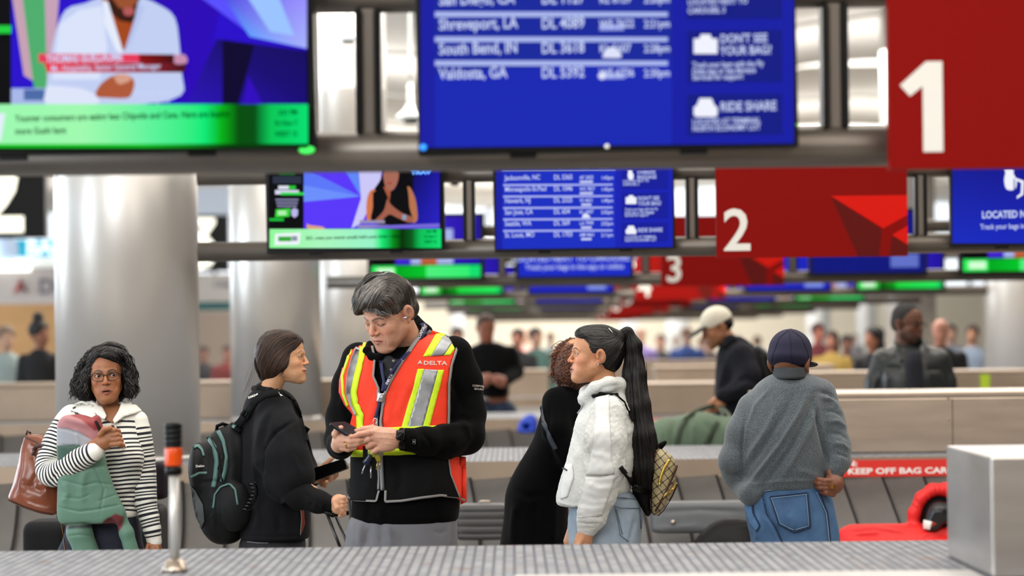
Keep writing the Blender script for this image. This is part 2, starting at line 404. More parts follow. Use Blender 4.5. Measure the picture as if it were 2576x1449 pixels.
def drift(d): return .0172*(d - 7.4)
steel = mat('brushed_steel', (.74, .68, .62), .32, .93, noise=.10, nscale=3, stretch=(1, 1, 6), bump=.04, bscale=8)
steel_b = mat('brushed_steel_warm', (.64, .57, .50), .42, .75, noise=.12, nscale=2)
pipe_m = mat('bronze_pipe', (.40, .37, .34), .38, .55, noise=.06, nscale=4)
rubber = mat('belt_rubber', (.30, .285, .275), .5, noise=.12, nscale=9)
black_m = mat('black_plastic', (.025, .025, .028), .35)
col_m = mat('column_metal', (.80, .785, .765), .38, .62, noise=.05, nscale=1.2, stretch=(1, 1, .15))
redsign = mat('red_panel', '7a0602', .6, spec=.08)
def deck_mat():
    m = bpy.data.materials.new('tread_plate'); m.use_nodes = True; N = m.node_tree.nodes; L = m.node_tree.links; b = N['Principled BSDF']
    tc = N.new('ShaderNodeTexCoord'); mp = N.new('ShaderNodeMapping'); mp.inputs['Rotation'].default_value = (0, 0, math.radians(90)); mp.inputs['Scale'].default_value = (1, 1, 1)
    L.new(tc.outputs['Object'], mp.inputs['Vector'])
    br = N.new('ShaderNodeTexBrick'); L.new(mp.outputs['Vector'], br.inputs['Vector'])
    br.inputs['Scale'].default_value = 1; br.inputs['Brick Width'].default_value = .085; br.inputs['Row Height'].default_value = .030; br.inputs['Mortar Size'].default_value = .0055; br.inputs['Mortar Smooth'].default_value = .5
    br.inputs['Color1'].default_value = (*srgb((.60, .605, .615)), 1); br.inputs['Color2'].default_value = (*srgb((.50, .51, .53)), 1); br.inputs['Mortar'].default_value = (*srgb((.34, .35, .39)), 1)
    no = N.new('ShaderNodeTexNoise'); no.inputs['Scale'].default_value = 9; L.new(tc.outputs['Object'], no.inputs['Vector'])
    cr = N.new('ShaderNodeValToRGB'); cr.color_ramp.elements[0].position = .66; cr.color_ramp.elements[0].color = (1, 1, 1, 1); cr.color_ramp.elements[1].position = .74; cr.color_ramp.elements[1].color = (1, .62, .45, 1)  # orange patches: warm reflections painted into the plate colour
    L.new(no.outputs['Fac'], cr.inputs['Fac']); mx = N.new('ShaderNodeMix'); mx.data_type = 'RGBA'; mx.blend_type = 'MULTIPLY'; mx.inputs[0].default_value = .8
    L.new(br.outputs['Color'], mx.inputs[6]); L.new(cr.outputs['Color'], mx.inputs[7]); L.new(mx.outputs[2], b.inputs['Base Color'])
    b.inputs['Metallic'].default_value = .12; b.inputs['Roughness'].default_value = .62; b.inputs['Specular IOR Level'].default_value = .2
    bp = N.new('ShaderNodeBump'); bp.inputs['Strength'].default_value = .5; bp.inputs['Distance'].default_value = .004; bp.invert = True; L.new(br.outputs['Fac'], bp.inputs['Height']); L.new(bp.outputs['Normal'], b.inputs['Normal'])
    return m
deck_m = deck_mat()
def struct(name, mb, m, **k):
    o = mb.build(name, m, **k); o['kind'] = 'structure'; return o
floor_m = mat('terrazzo', (.62, .60, .57), .3, noise=.06, nscale=30)
struct('floor', MB().box((-34, -6, -.1), (34, 100, 0)), floor_m, smooth=False)
# ---- ceiling: pale vaulted bays with light strips between them
cb = MB()
for i in range(13):
    y0 = -4 + i*8.1; xs = np.linspace(-30, 30, 5); 
    for j, (a, b) in enumerate(zip(xs[:-1], xs[1:])):
        z = lambda x, y: 6.3 + .35*math.cos((x - a)/(b - a)*2*math.pi - math.pi)
        gx = np.linspace(a, b, 9); V = [(x, y, z(x, y)) for y in (y0, y0 + 7.5) for x in gx]; V += [(x, y, z(x, y) + .15) for y in (y0, y0 + 7.5) for x in gx]
        f = [(q, q+1, 9+q+1, 9+q) for q in range(8)] + [(18+q, 18+9+q, 18+9+q+1, 18+q+1) for q in range(8)] + [(q, 18+q, 18+q+1, q+1) for q in range(8)] + [(9+q, 9+q+1, 27+q+1, 27+q) for q in range(8)]
        cb.add(V, f)
cb.box((-32, -6, 7.6), (32, 100, 7.8))
struct('ceiling', cb, mat('ceiling_panel', (.90, .885, .86), .7, noise=.02, nscale=1), smooth=False)
lamp_strip = mat('strip_light', (1, .98, .95), emit=2.2)
for i in range(6):
    y0 = 3.75 + i*16.2
    boxobj('ceiling_light', (-24, y0, 6.55), (24, y0 + .35, 6.62), lamp_strip)['label'] = 'x'
i = 0
for o in list(C.objects):
    if o.name.startswith('ceiling_light'):
        tag(o, 'long white strip light across the hall ceiling', 'ceiling light', 'strip lights running across the ceiling'); i += 1
# ---- far end wall with bright glazing above, side walls
wall_m = mat('far_wall', (.95, .92, .85), .8, noise=.03, nscale=.6)
struct('wall_back', MB().box((-34, 96, 0), (34, 96.4, 3.0)), wall_m, smooth=False)
glz = mat('bright_glazing', (.94, .97, 1), emit=1.05)
w = MB().box((-34, 96.1, 3.0), (34, 96.3, 7.6)); struct('window_1', w, glz, smooth=False)
w = MB()
for k in range(30): w.box((-33 + k*2.3, 95.9, 3.0), (-32.88 + k*2.3, 96.2, 7.6))
struct('trim_1', w, mat('mullion', (.55, .55, .56), .5), smooth=False)
struct('wall_right', MB().box((33, -6, 0), (33.4, 96, 7.6)), mat('side_wall', (.55, .48, .40), .8, noise=.04, nscale=.7), smooth=False)
struct('wall_left', MB().box((-33.4, -6, 0), (-33, 96, 2.2)), MATS['side_wall'], smooth=False)
struct('wall_front', MB().box((-34, -6.4, 0), (34, -6, 7.6)), mat('added_wall_brown', (.46, .40, .35), .8, noise=.1, nscale=.5), smooth=False)  # unseen wall added behind the camera, darkens and browns the steel's reflections
w = MB().box((-33.3, -6, 2.2), (-33.1, 96, 7.6)); struct('window_2', w, mat('left_glazing', (.86, .93, 1), emit=1.6), smooth=False)
# pale piers on the end wall
for k, (px, wd) in enumerate([(1150, 36), (1225, 40), (1585, 46), (1705, 60), (2060, 60), (2180, 50), (2310, 70)]):
    d = 92; c = P(px, 850, d); r = wd/2/F*d
    o = MB().lathe([(r, 0), (r, 4.8)], (c[0], d, 0), 20).build('pier', mat('pier_white', (.88, .90, .92), .5))
    tag(o, 'white round pier far down the hall near the end wall', 'pier', 'white piers near the far end wall')
# ---- brushed metal columns: one row each side, standing on the carousels
def column(x, d, lab, r=.40):
    top = 6.9
    t = empty('round_column', (x, d, 0), lab, 'column', 'brushed metal columns')
    m = MB().lathe([(r, .955), (r, 3.30), (r-.004, 3.302), (r-.004, 3.306), (r, 3.308), (r, top)], (x, d, 0), 64); m.build('shaft', col_m, t)
    MB().lathe([(r+.004, .953), (r+.004, .975), (r, .976)], (x, d, 0), 48, capped=False).build('base_collar', col_m, t)
    # seam cover strips seen on the right side of the shaft
    return t
LAB = ['nearest and widest brushed metal column, behind the woman in the striped sweater', 'second brushed metal column, behind the dark-haired woman with a backpack', 'third metal column, partly hidden behind the vest-wearing man']
ds = [16.0, 23.76, 32.0, 41.2, 49.6]
for i, d in enumerate(ds[:3]): column((-2.15, -1.96, -1.78)[i], d, LAB[i], (.40, .375, .40)[i])
column(5.85, 33.0, 'pale metal column at the right edge, behind the steel housing with a lime strip')
column(6.05, 43.5, 'metal column right of the lime-striped housing, second along the right row')
# ---- carousels
CD = [8.07, 16.15, 24.3, 32.4, 40.5, 48.6]
def slat_mesh():
    nu, nv = 7, 9; V = []; W = .232
    for v in range(nv):
        t = v/(nv-1)
        for u in range(nu):
            s = (0, .2, .4, .6, .8, .945, 1)[u]; bow = .055*math.sin(t*math.pi*.62)
            V.append((s*W + bow, -t*.80, -.435*t + .016*s - .03*math.sin(t*math.pi)))
    f = [(v*nu+u, v*nu+u+1, (v+1)*nu+u+1, (v+1)*nu+u) for v in range(nv-1) for u in range(nu-1)]
    n = len(V); V += [(x, y, z - .012) for x, y, z in V]; f += [tuple(q + n for q in g[::-1]) for g in f]
    for v in range(nv-1):
        for e in (0, nu-1): a, b = v*nu+e, (v+1)*nu+e; f.append((a, b, b+n, a+n))
    return V, f
def carousel(i, lab, x0, x1, slats):
    c = CD[i]; t = empty('baggage_carousel', (drift(c), c, 0), lab, 'baggage carousel', 'baggage carousels down the hall')
    boxobj('deck', (x0, c-.936, .925), (x1, c+.936, .95), deck_m, t)
    for s, nm in ((-1, 'front'), (1, 'rear')):
        y = c + s*.95
        o = MB().box((x0, min(y-.012*s, y), .845), (x1, max(y-.012*s, y), .949)); o.build('side_panel', steel_b, t, smooth=False)
        sk = MB().box((x0, c+s*1.75-.02, .0), (x1, c+s*1.75+.02, .40)); sk.build('skirt', steel_b, t, smooth=False)
        b = MB().tube([(x0, c+s*1.74, .41), (x1, c+s*1.74, .41)], .03, 10); b.build('rim', black_m, t)
        if not (slats and s < 0):
            f = MB(); f.add([(x0, c+s*.955, .85), (x1, c+s*.955, .85), (x1, c+s*1.73, .41), (x0, c+s*1.73, .41), (x0, c+s*.955, .84), (x1, c+s*.955, .84), (x1, c+s*1.73, .40), (x0, c+s*1.73, .40)], [(0,1,2,3),(7,6,5,4),(0,3,7,4),(1,5,6,2),(0,4,5,1),(2,6,7,3)]).build('belt', rubber, t, smooth=False)
    if slats:
        V, f = slat_mesh(); n = slats[2]; x = slats[0]; me = None
        for k in range(n):
            if me is None:
                m = MB(); m.add([(a, b, q) for a, b, q in V], f); m.mi = [1 if i < 48 and i % 6 == 5 else 0 for i in range(len(f))]; o = m.build('belt_slat', [rubber, mat('slat_edge', (.07, .065, .065), .6)], None); me = o.data
            else: o = bpy.data.objects.new('belt_slat', me); C.objects.link(o)
            o.parent = t; o.location = (x + k*.218 - drift(c), -.955, .85)
    MB().box((x0, c-.94, .02), (x1, c+.94, .92)).build('core', black_m, t, smooth=False)
    return t
c1 = carousel(0, 'nearest carousel, its tread-plate deck filling the bottom of the picture', -4.2, 4.2, None)
c2 = carousel(1, 'second carousel, directly behind the travelers, with dark curved slats', -5.2, 5.4, (-4.6, 5.4, 44))
c3 = carousel(2, 'third carousel, in front of the man in the black hoodie', -7, 7.5, (-4.4, 4.4, 36))
c4 = carousel(3, 'fourth carousel down the hall, blurred behind the third', -9, 8, None)
c5 = carousel(4, 'fifth carousel down the hall, only its top edge in view', -10, 9, None)
c6 = carousel(5, 'sixth carousel down the hall, farthest of the row', -11, 10, None)
boxobj('access_plate', (0.0, 7.15, .950), (1.24, 7.80, .956), mat('plate_steel', (.72, .71, .70), .4, .5, noise=.1, nscale=14), c1)
def housing(x0, x1, y0, y1, top, lab, z0=.952, rivets=(), seam=(), m=None, lid=True):
    t = empty('steel_housing', ((x0+x1)/2, (y0+y1)/2, z0), lab, 'steel housing')
    boxobj('body', (x0, y0, z0), (x1, y1, top - .035 if lid else top), m or steel, t, bevel=.006)
    if not lid: return t
    boxobj('top_cover', (x0-.006, y0-.006, top-.0345), (x1+.006, y1+.006, top), steel_b if m else steel, t, bevel=.008)
    for sx in seam: boxobj('seam', (sx-.002, y0-.001, z0+.01), (sx+.002, y0+.002, top-.04), black_m, t)
    for rx, rz in rivets: MB().lathe([(0.001, .005), (.006, .003), (.008, 0)], (0, 0, 0), 10, M=Matrix.Translation((rx, y0-.001, rz)) @ Matrix.Rotation(math.pi/2, 4, 'X')).build('rivet', steel_b, t)
    return t
housing(1.262, 2.6, 7.56, 8.34, 1.274, 'steel housing in the right foreground, on the near carousel deck', m=mat('brushed_steel_cool', (.74, .72, .70), .30, .88, noise=.10, nscale=3, stretch=(1, 1, 6)), lid=False)
h2x = lambda px: (px-1288)*15.66/F
housing(1.36, 4.3, 15.66, 16.45, 1.285, 'long steel housing right of the man in the grey sweater', rivets=[(h2x(2384), 1.255-.01), (h2x(2385), 1.13), (h2x(2386), 1.0)], seam=[h2x(2394)])
housing(-6.0, -.62, 24.2, 24.9, 1.27, 'steel housing behind the vest-wearing man, left half of the third carousel', m=steel_b)
housing(1.03, 2.05, 23.9, 24.7, 1.215, 'brown-grey housing left of the man in the cream cap', m=steel_b)
h3 = housing(2.15, 4.36, 24.0, 24.8, 1.29, 'steel housing behind the man in the leather jacket, lime strip at its end', m=steel_b)
boxobj('lime_strip', (3.92, 23.985, .96), (4.0, 23.995, 1.255), mat('lime', (.68, .78, .15), .5), h3)
housing(-1.0, .4, 32.0, 32.8, 1.25, 'low pale housing behind the man in the black hoodie', m=steel_b)
housing(1.6, 3.6, 32.0, 32.8, 1.27, 'pale housing beyond the cream-capped man, below the crowd', m=steel_b)
housing(-8.6, -5.1, 32.0, 32.8, 1.26, 'steel housing at the left edge, in front of the shop', m=steel_b)
housing(-.2, 5.2, 40.2, 41.0, 1.27, 'farthest housing, low under the crowd at the centre', m=steel_b)
# red notices on the carousel sides
white_p = mat('white_print', (.93, .92, .90), .5)
def notice(px0, px1, d, lab, lines, zc):
    d = d - .003
    x0, x1 = (px0-1288)*d/F, (px1-1288)*d/F; t = empty('notice_strip', ((x0+x1)/2, d, zc), lab, 'notice')
    boxobj('panel', (x0, d-.004, zc-.046), (x1, d, zc+.043), mat('notice_red', 'd2281c', .5), t)
    for s, x, z, h, al in lines: text_obj(s, h*1.38, ((x-1288)*d/F, d-.0045, z), white_p, 'lettering', t, align=al, bold=.03, squash=1.42)
notice(2050, 2560, 15.172, 'red notice on the second carousel reading KEEP OFF BAG CAROUSEL', [('CAUTION:', 2153, .904, .029, 'RIGHT'), ('KEEP OFF BAG CAROUSEL', 2128, .862, .031, 'LEFT')], .892)
notice(1612, 1860, 23.32, 'red notice behind the green duffel bag, on the third carousel', [('CAUTION:', 1640, .905, .028, 'LEFT'), ('KEEP OFF BAG CAROUSEL', 1640, .866, .028, 'LEFT')], .892)
# warning beacon
bx, bd = P(440, 1430, 8.1)[0], 8.1
t = empty('warning_beacon', (bx, bd, .951), 'orange and black warning beacon on a metal pole, left foreground', 'beacon')
MB().lathe([(.037, .951), (.037, .962), (.030, .968), (.026, .985), (.0145, .988)], (bx, bd, 0), 32).build('flange', steel, t)
MB().lathe([(.0135, .985), (.0135, 1.222)], (bx, bd, 0), 24).build('pole', mat('pole_metal', (.78, .77, .75), .4, .4), t)
zz = lambda y: 1.6 - (y - 852 - 10)*bd/F
MB().lathe([(.018, zz(1196)), (.024, zz(1192)), (.0245, zz(1172))], (bx, bd, 0), 32).build('socket', black_m, t)
MB().lathe([(.0245, zz(1172)), (.0252, zz(1168)), (.0252, zz(1128)), (.0245, zz(1126))], (bx, bd, 0), 32).build('amber_lens', mat('amber', (.80, .27, .02), .2, emit=.05), t)
pr = [(.0245, zz(1126)), (.0252, zz(1122))]
for k in range(4): a = zz(1120 - k*13); pr += [(.0252, a), (.0240, a + .001), (.0240, a + .003), (.0252, a + .004)]
pr += [(.0252, zz(1068)), (.022, zz(1063)), (.001, zz(1062))]
MB().lathe(pr, (bx, bd, 0), 32).build('cap', black_m, t)
# ---- left side: shop front and numbered signs
def plank(px0, py0, px1, py1, d, th=.1): a, b = P(px0, py1, d), P(px1, py0, d); return (a[0], d, a[2]), (b[0], d+th, b[2])
def numsign(ch, px0, py0, px1, py1, d, tx, ty, size, lab, sq=1.0):
    lo, hi = plank(px0, py0, px1, py1, d, .2); t = empty('numbered_sign', ((lo[0]+hi[0])/2, d, lo[2]), lab, 'sign')
    boxobj('panel', lo, hi, mat('sign_black', (.03, .03, .03), .4), t)
    p = P(tx, ty, d-.004); text_obj(ch, size, (p[0], d-.004, p[2]), mat('cream_lit', (.96, .95, .88), .5, emit=.75), 'numeral', t, bold=.03, squash=sq)
numsign('2', -80, 390, 113, 600, 34, -86, 578, 1.26, 'black overhead sign with a large cream 2, at the left edge', 1.1)
lo, hi = plank(395, 541, 574, 684, 50, .2); t = empty('numbered_sign', ((lo[0]+hi[0])/2, 50, lo[2]), 'black overhead sign with a cream 3, between the first two columns', 'sign')
boxobj('panel', lo, hi, MATS['sign_black'], t)
m = MB(); q = [(460, 549), (541, 549), (541, 562), (520, 592), (541, 615), (545, 645), (530, 668), (505, 678), (470, 678), (460, 660), (495, 660), (520, 648), (518, 622), (495, 604), (493, 594), (512, 568), (460, 568)]
m.prism([(P(x, y, 50)[0], P(x, y, 50)[2]) for x, y in q], 49.98, 49.995); m.build('numeral', MATS['cream_lit'], t, smooth=False)
t = empty('shop_front', (-10, 41, 0), 'pale shop front with a red triangle logo at the far left', 'shop')
for nm, a, m in (('teal_banner', (-60, 602, 128, 646), mat('teal', (.05, .60, .72), .5, emit=.55)), ('soffit', (-60, 647, 140, 672), mat('soffit_white', (.88, .90, .88), .6, emit=.35)), ('fascia', (-60, 672, 140, 766), mat('fascia', (.72, .69, .68), .7))):  # the soffit's glow stands in for light falling on it
    boxobj(nm, *plank(*a, 41, .3), m, t)
o = boxobj('soffit_lamp', *plank(-20, 657, 76, 683, 40.9, .05), mat('lamp_glow', (1, 1, .96), emit=1.6), t)
boxobj('back_wall', *plank(-90, 755, 200, 1050, 44, .1), mat('tan_wall', (.66, .50, .32), .8, noise=.1, nscale=2), t)
tr = MB(); f = lambda x, y: (P(x, y, 40.98)[0], P(x, y, 40.98)[2])
tr.prism([f(52, 698), f(34, 740), f(50, 730)], 40.97, 40.99).build('logo', mat('logo_red', (.62, .16, .12), .5), t, smooth=False)
MB().prism([f(52, 698), f(72, 738), f(52, 727)], 40.97, 40.99).build('logo', mat('logo_dark', (.40, .25, .25), .5), t, smooth=False)
p = P(97, 738, 40.96); text_obj('DELTA', .30, (p[0], 40.96, p[2]), mat('grey_print', (.42, .40, .44), .6), 'lettering', t, bold=.03)
p = P(-30, 644, 40.96); MB().lathe([(.22, 0), (.22, .01)], (0, 0, 0), 32, M=Matrix.Translation((P(8, 628, 40.96)[0], 40.97, P(8, 628, 40.96)[2])) @ Matrix.Rotation(math.pi/2, 4, 'X')).build('emblem', mat('emblem_pale', (.70, .78, .88), .5, emit=.3), t)
p = P(66, 640, 40.96); text_obj('BAGGAGE', .30, (p[0], 40.96, p[2]), mat('white_lit', (.9, .97, 1), .5, emit=.6), 'lettering', t, bold=.04)
t = empty('service_counter', (-6.5, 53, 0), 'beige counter front with a dark teal strip, between the first two columns', 'counter')
for nm, a, m in (('fascia', (430, 688, 640, 758), mat('fascia_pale', (.70, .68, .66), .7)), ('teal_strip', (430, 758, 640, 782), mat('teal_dark', (.08, .32, .33), .5)), ('wall_panel', (430, 782, 640, 940), mat('pinkish_wall', (.60, .54, .49), .8)), ('base_panel', (430, 940, 640, 1068), MATS['pinkish_wall']), ('head_panel', (430, 470, 640, 541), mat('head_pale', (.74, .78, .84), .6)), ):
    boxobj(nm, *plank(*a, 53, .3), m, t)
p = P(537, 722, 52.98); text_obj('Claims', .17, (p[0], 52.98, p[2]), MATS['grey_print'], 'lettering', t)
# pendant lamps over the far hall
for (px, py, lab) in ((876, 103, 'white bell-shaped pendant lamp in the gap left of the arrivals screen'), (1034, 303, 'white bell-shaped pendant lamp, lower, just left of the arrivals screen')):
    d = 30; p = P(px, py, d); u = d/F; t = empty('pendant_lamp', p, lab, 'pendant lamp')
    MB().lathe([(.001, 95*u), (8*u, 92*u), (9*u, 45*u), (18*u, 26*u), (34*u, 14*u), (38*u, 4*u), (36*u, 2*u)], p, 24).build('shade', mat('lamp_white', (.82, .85, .85), .4), t)
    MB().lathe([(.001, 6*u), (18*u, 3*u), (20*u, -6*u), (10*u, -9*u)], p, 20).build('bulb_housing', black_m, t)
    MB().tube([p + np.array([0, 0, 90*u]), p + np.array([0, 0, 5.3 - p[2] + .6])], .012, 6).build('rod', MATS['lamp_white'], t)

scr = mat('screen_light', (1, 1, 1), .4, emit=.90, attr='Col'); scr.node_tree.nodes['Principled BSDF'].inputs['Base Color'].default_value = (0, 0, 0, 1); scr.node_tree.nodes['Principled BSDF'].inputs['Specular IOR Level'].default_value = .03
for l in list(scr.node_tree.links):
    if l.to_socket.name == 'Base Color': scr.node_tree.links.remove(l)
txt_w = mat('screen_text', (.78, .83, .98), .4, emit=.85); txt_w.node_tree.nodes['Principled BSDF'].inputs['Base Color'].default_value = (0, 0, 0, 1)
led = mat('led_green', (.2, .8, .3), emit=.9)
class Scr:
    """flat picture of a lit screen, drawn as thin layers on its glass"""
    def __init__(s, d): s.d = d; s.mb = MB(); s.k = 0
    def poly(s, pts, c, c2=None):
        s.k += 1; d = s.d - .0006*s.k; v = [P(x, y, d) for x, y in pts]
        cc = np.tile(np.array(srgb(c)), (len(pts), 1))
        if c2 is not None:
            for i, q in enumerate(c2):
                if q is not None: cc[i] = srgb(q)
        s.mb.add(v, [tuple(range(len(pts)))], 0, cc); return s
    def rect(s, x0, y0, x1, y1, c, c2=None):
        r = CX  # photo spots are level with the frame: follow the tilt
        t = lambda x, y: (x, y)
        return s.poly([t(x0, y0), t(x1, y0), t(x1, y1), t(x0, y1)], c, c2)
    def grad(s, x0, y0, x1, y1, stops):
        for (a, ca), (b, cb) in zip(stops[:-1], stops[1:]):
            X0 = x0 + (x1-x0)*a; X1 = x0 + (x1-x0)*b; s.k -= 1
            s.poly([(X0, y0), (X1, y0), (X1, y1), (X0, y1)], ca, [ca, cb, cb, ca]); 
        s.k += 1; return s
    def text(s, t, x, y, h, parent, al='LEFT', m=None, bold=.01, sq=1.0):
        sq = sq*.80
        p = P(x, y, s.d - .03*0 - .0006*(s.k+2)); text_obj(t, h*s.d/F*1.38, (p[0], p[1], p[2]), m or txt_w, 'screen_text', parent, align=al, extrude=0.0002, bold=bold, squash=sq, ry=-ROLL)
def tilt(px, py): return py - (px - CX)*math.tan(ROLL)*1.0
GD = [7.4, 15.6, 24.25, 32.8, 41.4, 50.0, 58.6, 67.2, 75.8]
ORD = ['nearest', 'second', 'third', 'fourth', 'fifth', 'sixth', 'seventh', 'eighth', 'ninth']
def screen_box(name, x0, x1, z0, z1, d, lab, cat, grp):
    t = empty(name, ((x0+x1)/2, d, z0), lab, cat, grp)
    boxobj('casing', (x0-.018, d, z0-.018), (x1+.018, d+.06, z1+.018), black_m, t, bevel=.004 if d < 30 else 0)
    return t
def green_tv(x0, x1, z0, z1, d, t, var=0):
    X = lambda u: x0 + (x1-x0)*u; Zf = lambda v: z0 + (z1-z0)*v; m = MB()
    def R(u0, v0, u1, v1, c, k, c2=None):
        cc = np.tile(np.array(srgb(c)), (4, 1))
        if c2: cc[1] = cc[2] = srgb(c2)
        m.add([(X(u0), d-.001*k, Zf(v0)), (X(u1), d-.001*k, Zf(v0)), (X(u1), d-.001*k, Zf(v1)), (X(u0), d-.001*k, Zf(v1))], [(0, 1, 2, 3)], 0, cc)
    R(0, 0, 1, 1, '0a0a0e', 1); R(.22, .22, 1, 1, '4526d8', 2, '2010a0'); R(.36, .22, .75, .8, 'a9b4ea', 3); R(.45, .22, .6, .4, 'c0603a', 4)
    if var == 0: R(0, 0, .22, .20, '30f060', 2); R(.22, 0, .5, .20, '00a81e', 2, '00c82c'); R(.5, 0, .9, .20, '50f080', 2, '30f070'); R(.9, 0, 1, .2, '10e070', 2)
    else: R(0, 0, .25, .20, '50f870', 2, '20c030'); R(.25, 0, .45, .20, '033a08', 2, '02a018'); R(.45, 0, .95, .20, '18d840', 2, '20ee60'); R(.95, 0, 1, .2, '08c060', 2)
    R(.05, .04, .2, .16, 'd8ffd8', 5)
    m.build('picture', scr, t, smooth=False, cols=True)
def blue_scr(x0, x1, z0, z1, d, t, kind=0):
    X = lambda u: x0 + (x1-x0)*u; Zf = lambda v: z0 + (z1-z0)*v; m = MB()
    def R(u0, v0, u1, v1, c, k): m.add([(X(u0), d-.001*k, Zf(v0)), (X(u1), d-.001*k, Zf(v0)), (X(u1), d-.001*k, Zf(v1)), (X(u0), d-.001*k, Zf(v1))], [(0, 1, 2, 3)], 0, np.array(srgb(c)))
    base = '1a2cc8' if kind == 0 else '10187c' if kind == 1 else '1c25bb'
    R(0, 0, 1, 1, base, 1)
    if kind == 1: R(.7, .08, .95, .3, '6272c8', 2)
    if kind == 2: R(.70, .06, .92, .16, '8aa0ee', 2)
    m.build('picture', scr, t, smooth=False, cols=True)
    if kind == 0:
        for s, v, h in (('LOCATED NEXT TO CAROUSEL 3', .25, .056), ('Track your bags in the app or online', .115, .045)):
            text_obj(s, h*1.25, (X(.5), d-.003, Zf(v)), txt_w, 'screen_text', t, align='CENTER', extrude=.0002, bold=.015)
def red_board(x0, x1, z0, z1, d, n, t):
    boxobj('panel', (x0, d-.03, z0), (x1, d+.02, z1), redsign, t)
    for bz in (2.096, 2.515):
        for bx_ in (x0 + .2, x1 - .2): boxobj('bracket', (bx_-.03, d+.02, bz-.03), (bx_+.03, d+.085, bz+.03), black_m, t)
    W = x1-x0; H = z1-z0; y = d - .031; q = lambda u, v: (x0 + W*u, z0 + H*v)
    A = [q(.605, .635), q(1, .635), q(1, .435), q(.87, .3)]
    k = H/.54
    g = lambda px, py: (x0 + (px-1803)/480*W, z0 + (655-py)*.002164)
    MB().prism([g(2091, 502), g(2283, 502), g(2283, 552), g(2222, 585)], y, y+.001).build('logo_bright', mat('logo_bright', 'c61206', .6, spec=.1), t, smooth=False)
    MB().prism([g(2091, 502), g(2218, 587), g(2211, 654), g(2157, 654)], y, y+.001).build('logo_dark', mat('logo_deep', '560c08', .6, spec=.1), t, smooth=False)
    MB().prism([g(2244, 602), g(2283, 579), g(2283, 627)], y, y+.001).build('logo_bright', MATS['logo_bright'], t, smooth=False)
    MB().prism([g(2244, 602), g(2283, 627), g(2283, 652), g(2236, 654)], y, y+.001).build('logo_dark', MATS['logo_deep'], t, smooth=False)
    p = g(1816, 635)
    if n == '1':
        w = .233/227; MB().prism([(p[0] + a*w, p[1] + b*w) for a, b in ((57, 0), (107, 0), (107, 227), (66, 227), (0, 168), (25, 140), (57, 165))], y-.001, y).build('numeral', mat('board_white', (.84, .83, .80), .5), t, smooth=False); return
    text_obj(n, .233*1.375, (p[0] + .005, y, p[1]), mat('board_white', (.84, .83, .80), .5), 'numeral', t, bold=.014, squash=.98, extrude=.002)
def gantry(i):
    d = GD[i]; D = drift(d); t = empty('overhead_gantry', (D, d + .12, 2.04), ORD[i] + ' overhead pipe gantry carrying screens', 'gantry', 'pipe gantries over the carousels')
    L0, L1 = -1.86 + D, 5.35 + D
    if i == 0: L0, L1 = -1.95, 3.2
    yb = d + .13; n = 24 if i < 3 else 10
    for z, nm in ((2.096, 'lower_pipe'), (2.515, 'upper_pipe')):
        MB().tube([(L0, yb, z), (L1, yb, z)], .054, n).build(nm, pipe_m, t)
    for x in (-1.445, -.368, .855, 2.11, 3.62):
        X = x + D*1.0
        if X > L1: continue
        MB().box((X-.0185, yb-.03, 2.14), (X+.0185, yb+.03, 2.47)).build('post', pipe_m, t, smooth=False, bevel=.006)
        for s in (-1, 1): MB().box((X + s*.0262-.0075, yb-.045, 2.145), (X + s*.0262+.0075, yb+.045, 2.465)).build('mount_rail', black_m, t, smooth=False)
    return t
for i in range(9):
    d = GD[i]; D = drift(d); gantry(i)
    zs = 2.105 if i else 2.105
    e = lambda x: x + D
    if i >= 2:
        t = screen_box('television_screen', e(-1.49), e(-.53), 2.115, 2.65, d, 'green-tickered television on the %s gantry, left of its blue screen' % ORD[i], 'television', 'televisions on the gantries'); green_tv(e(-1.47), e(-.55), 2.125, 2.64, d, t, i % 2)
        t = screen_box('blue_display', e(-.235), e(.73), 2.115, 2.65, d, 'blue baggage display on the %s gantry, left of its red board' % ORD[i], 'display', 'blue displays on the gantries'); blue_scr(e(-.225), e(.72), 2.125, 2.64, d, t, 0 if i == 2 else 2)
    if i >= 1:
        if i > 1: t = screen_box('blue_display', e(2.25), e(3.22), 2.115, 2.65, d, 'blue baggage display on the %s gantry, right of its red board' % ORD[i], 'display', 'blue displays on the gantries'); blue_scr(e(2.26), e(3.21), 2.125, 2.64, d, t, 1 if i == 2 else 2)
        t = screen_box('television_screen', e(3.52), e(4.52), 2.115, 2.65, d, 'green-tickered television at the right end of the %s gantry' % ORD[i], 'television', 'televisions on the gantries'); green_tv(e(3.54), e(4.50), 2.125, 2.64, d, t, i % 2)
    x0 = e(.978); t = empty('carousel_number_board', (x0+.52, d-.03, 2.03), 'red board with a white %d on the %s gantry' % (i+1, ORD[i]), 'sign', 'red numbered boards')
    red_board(x0, x0+1.04, 2.025, 2.62, d, str(i+1), t)
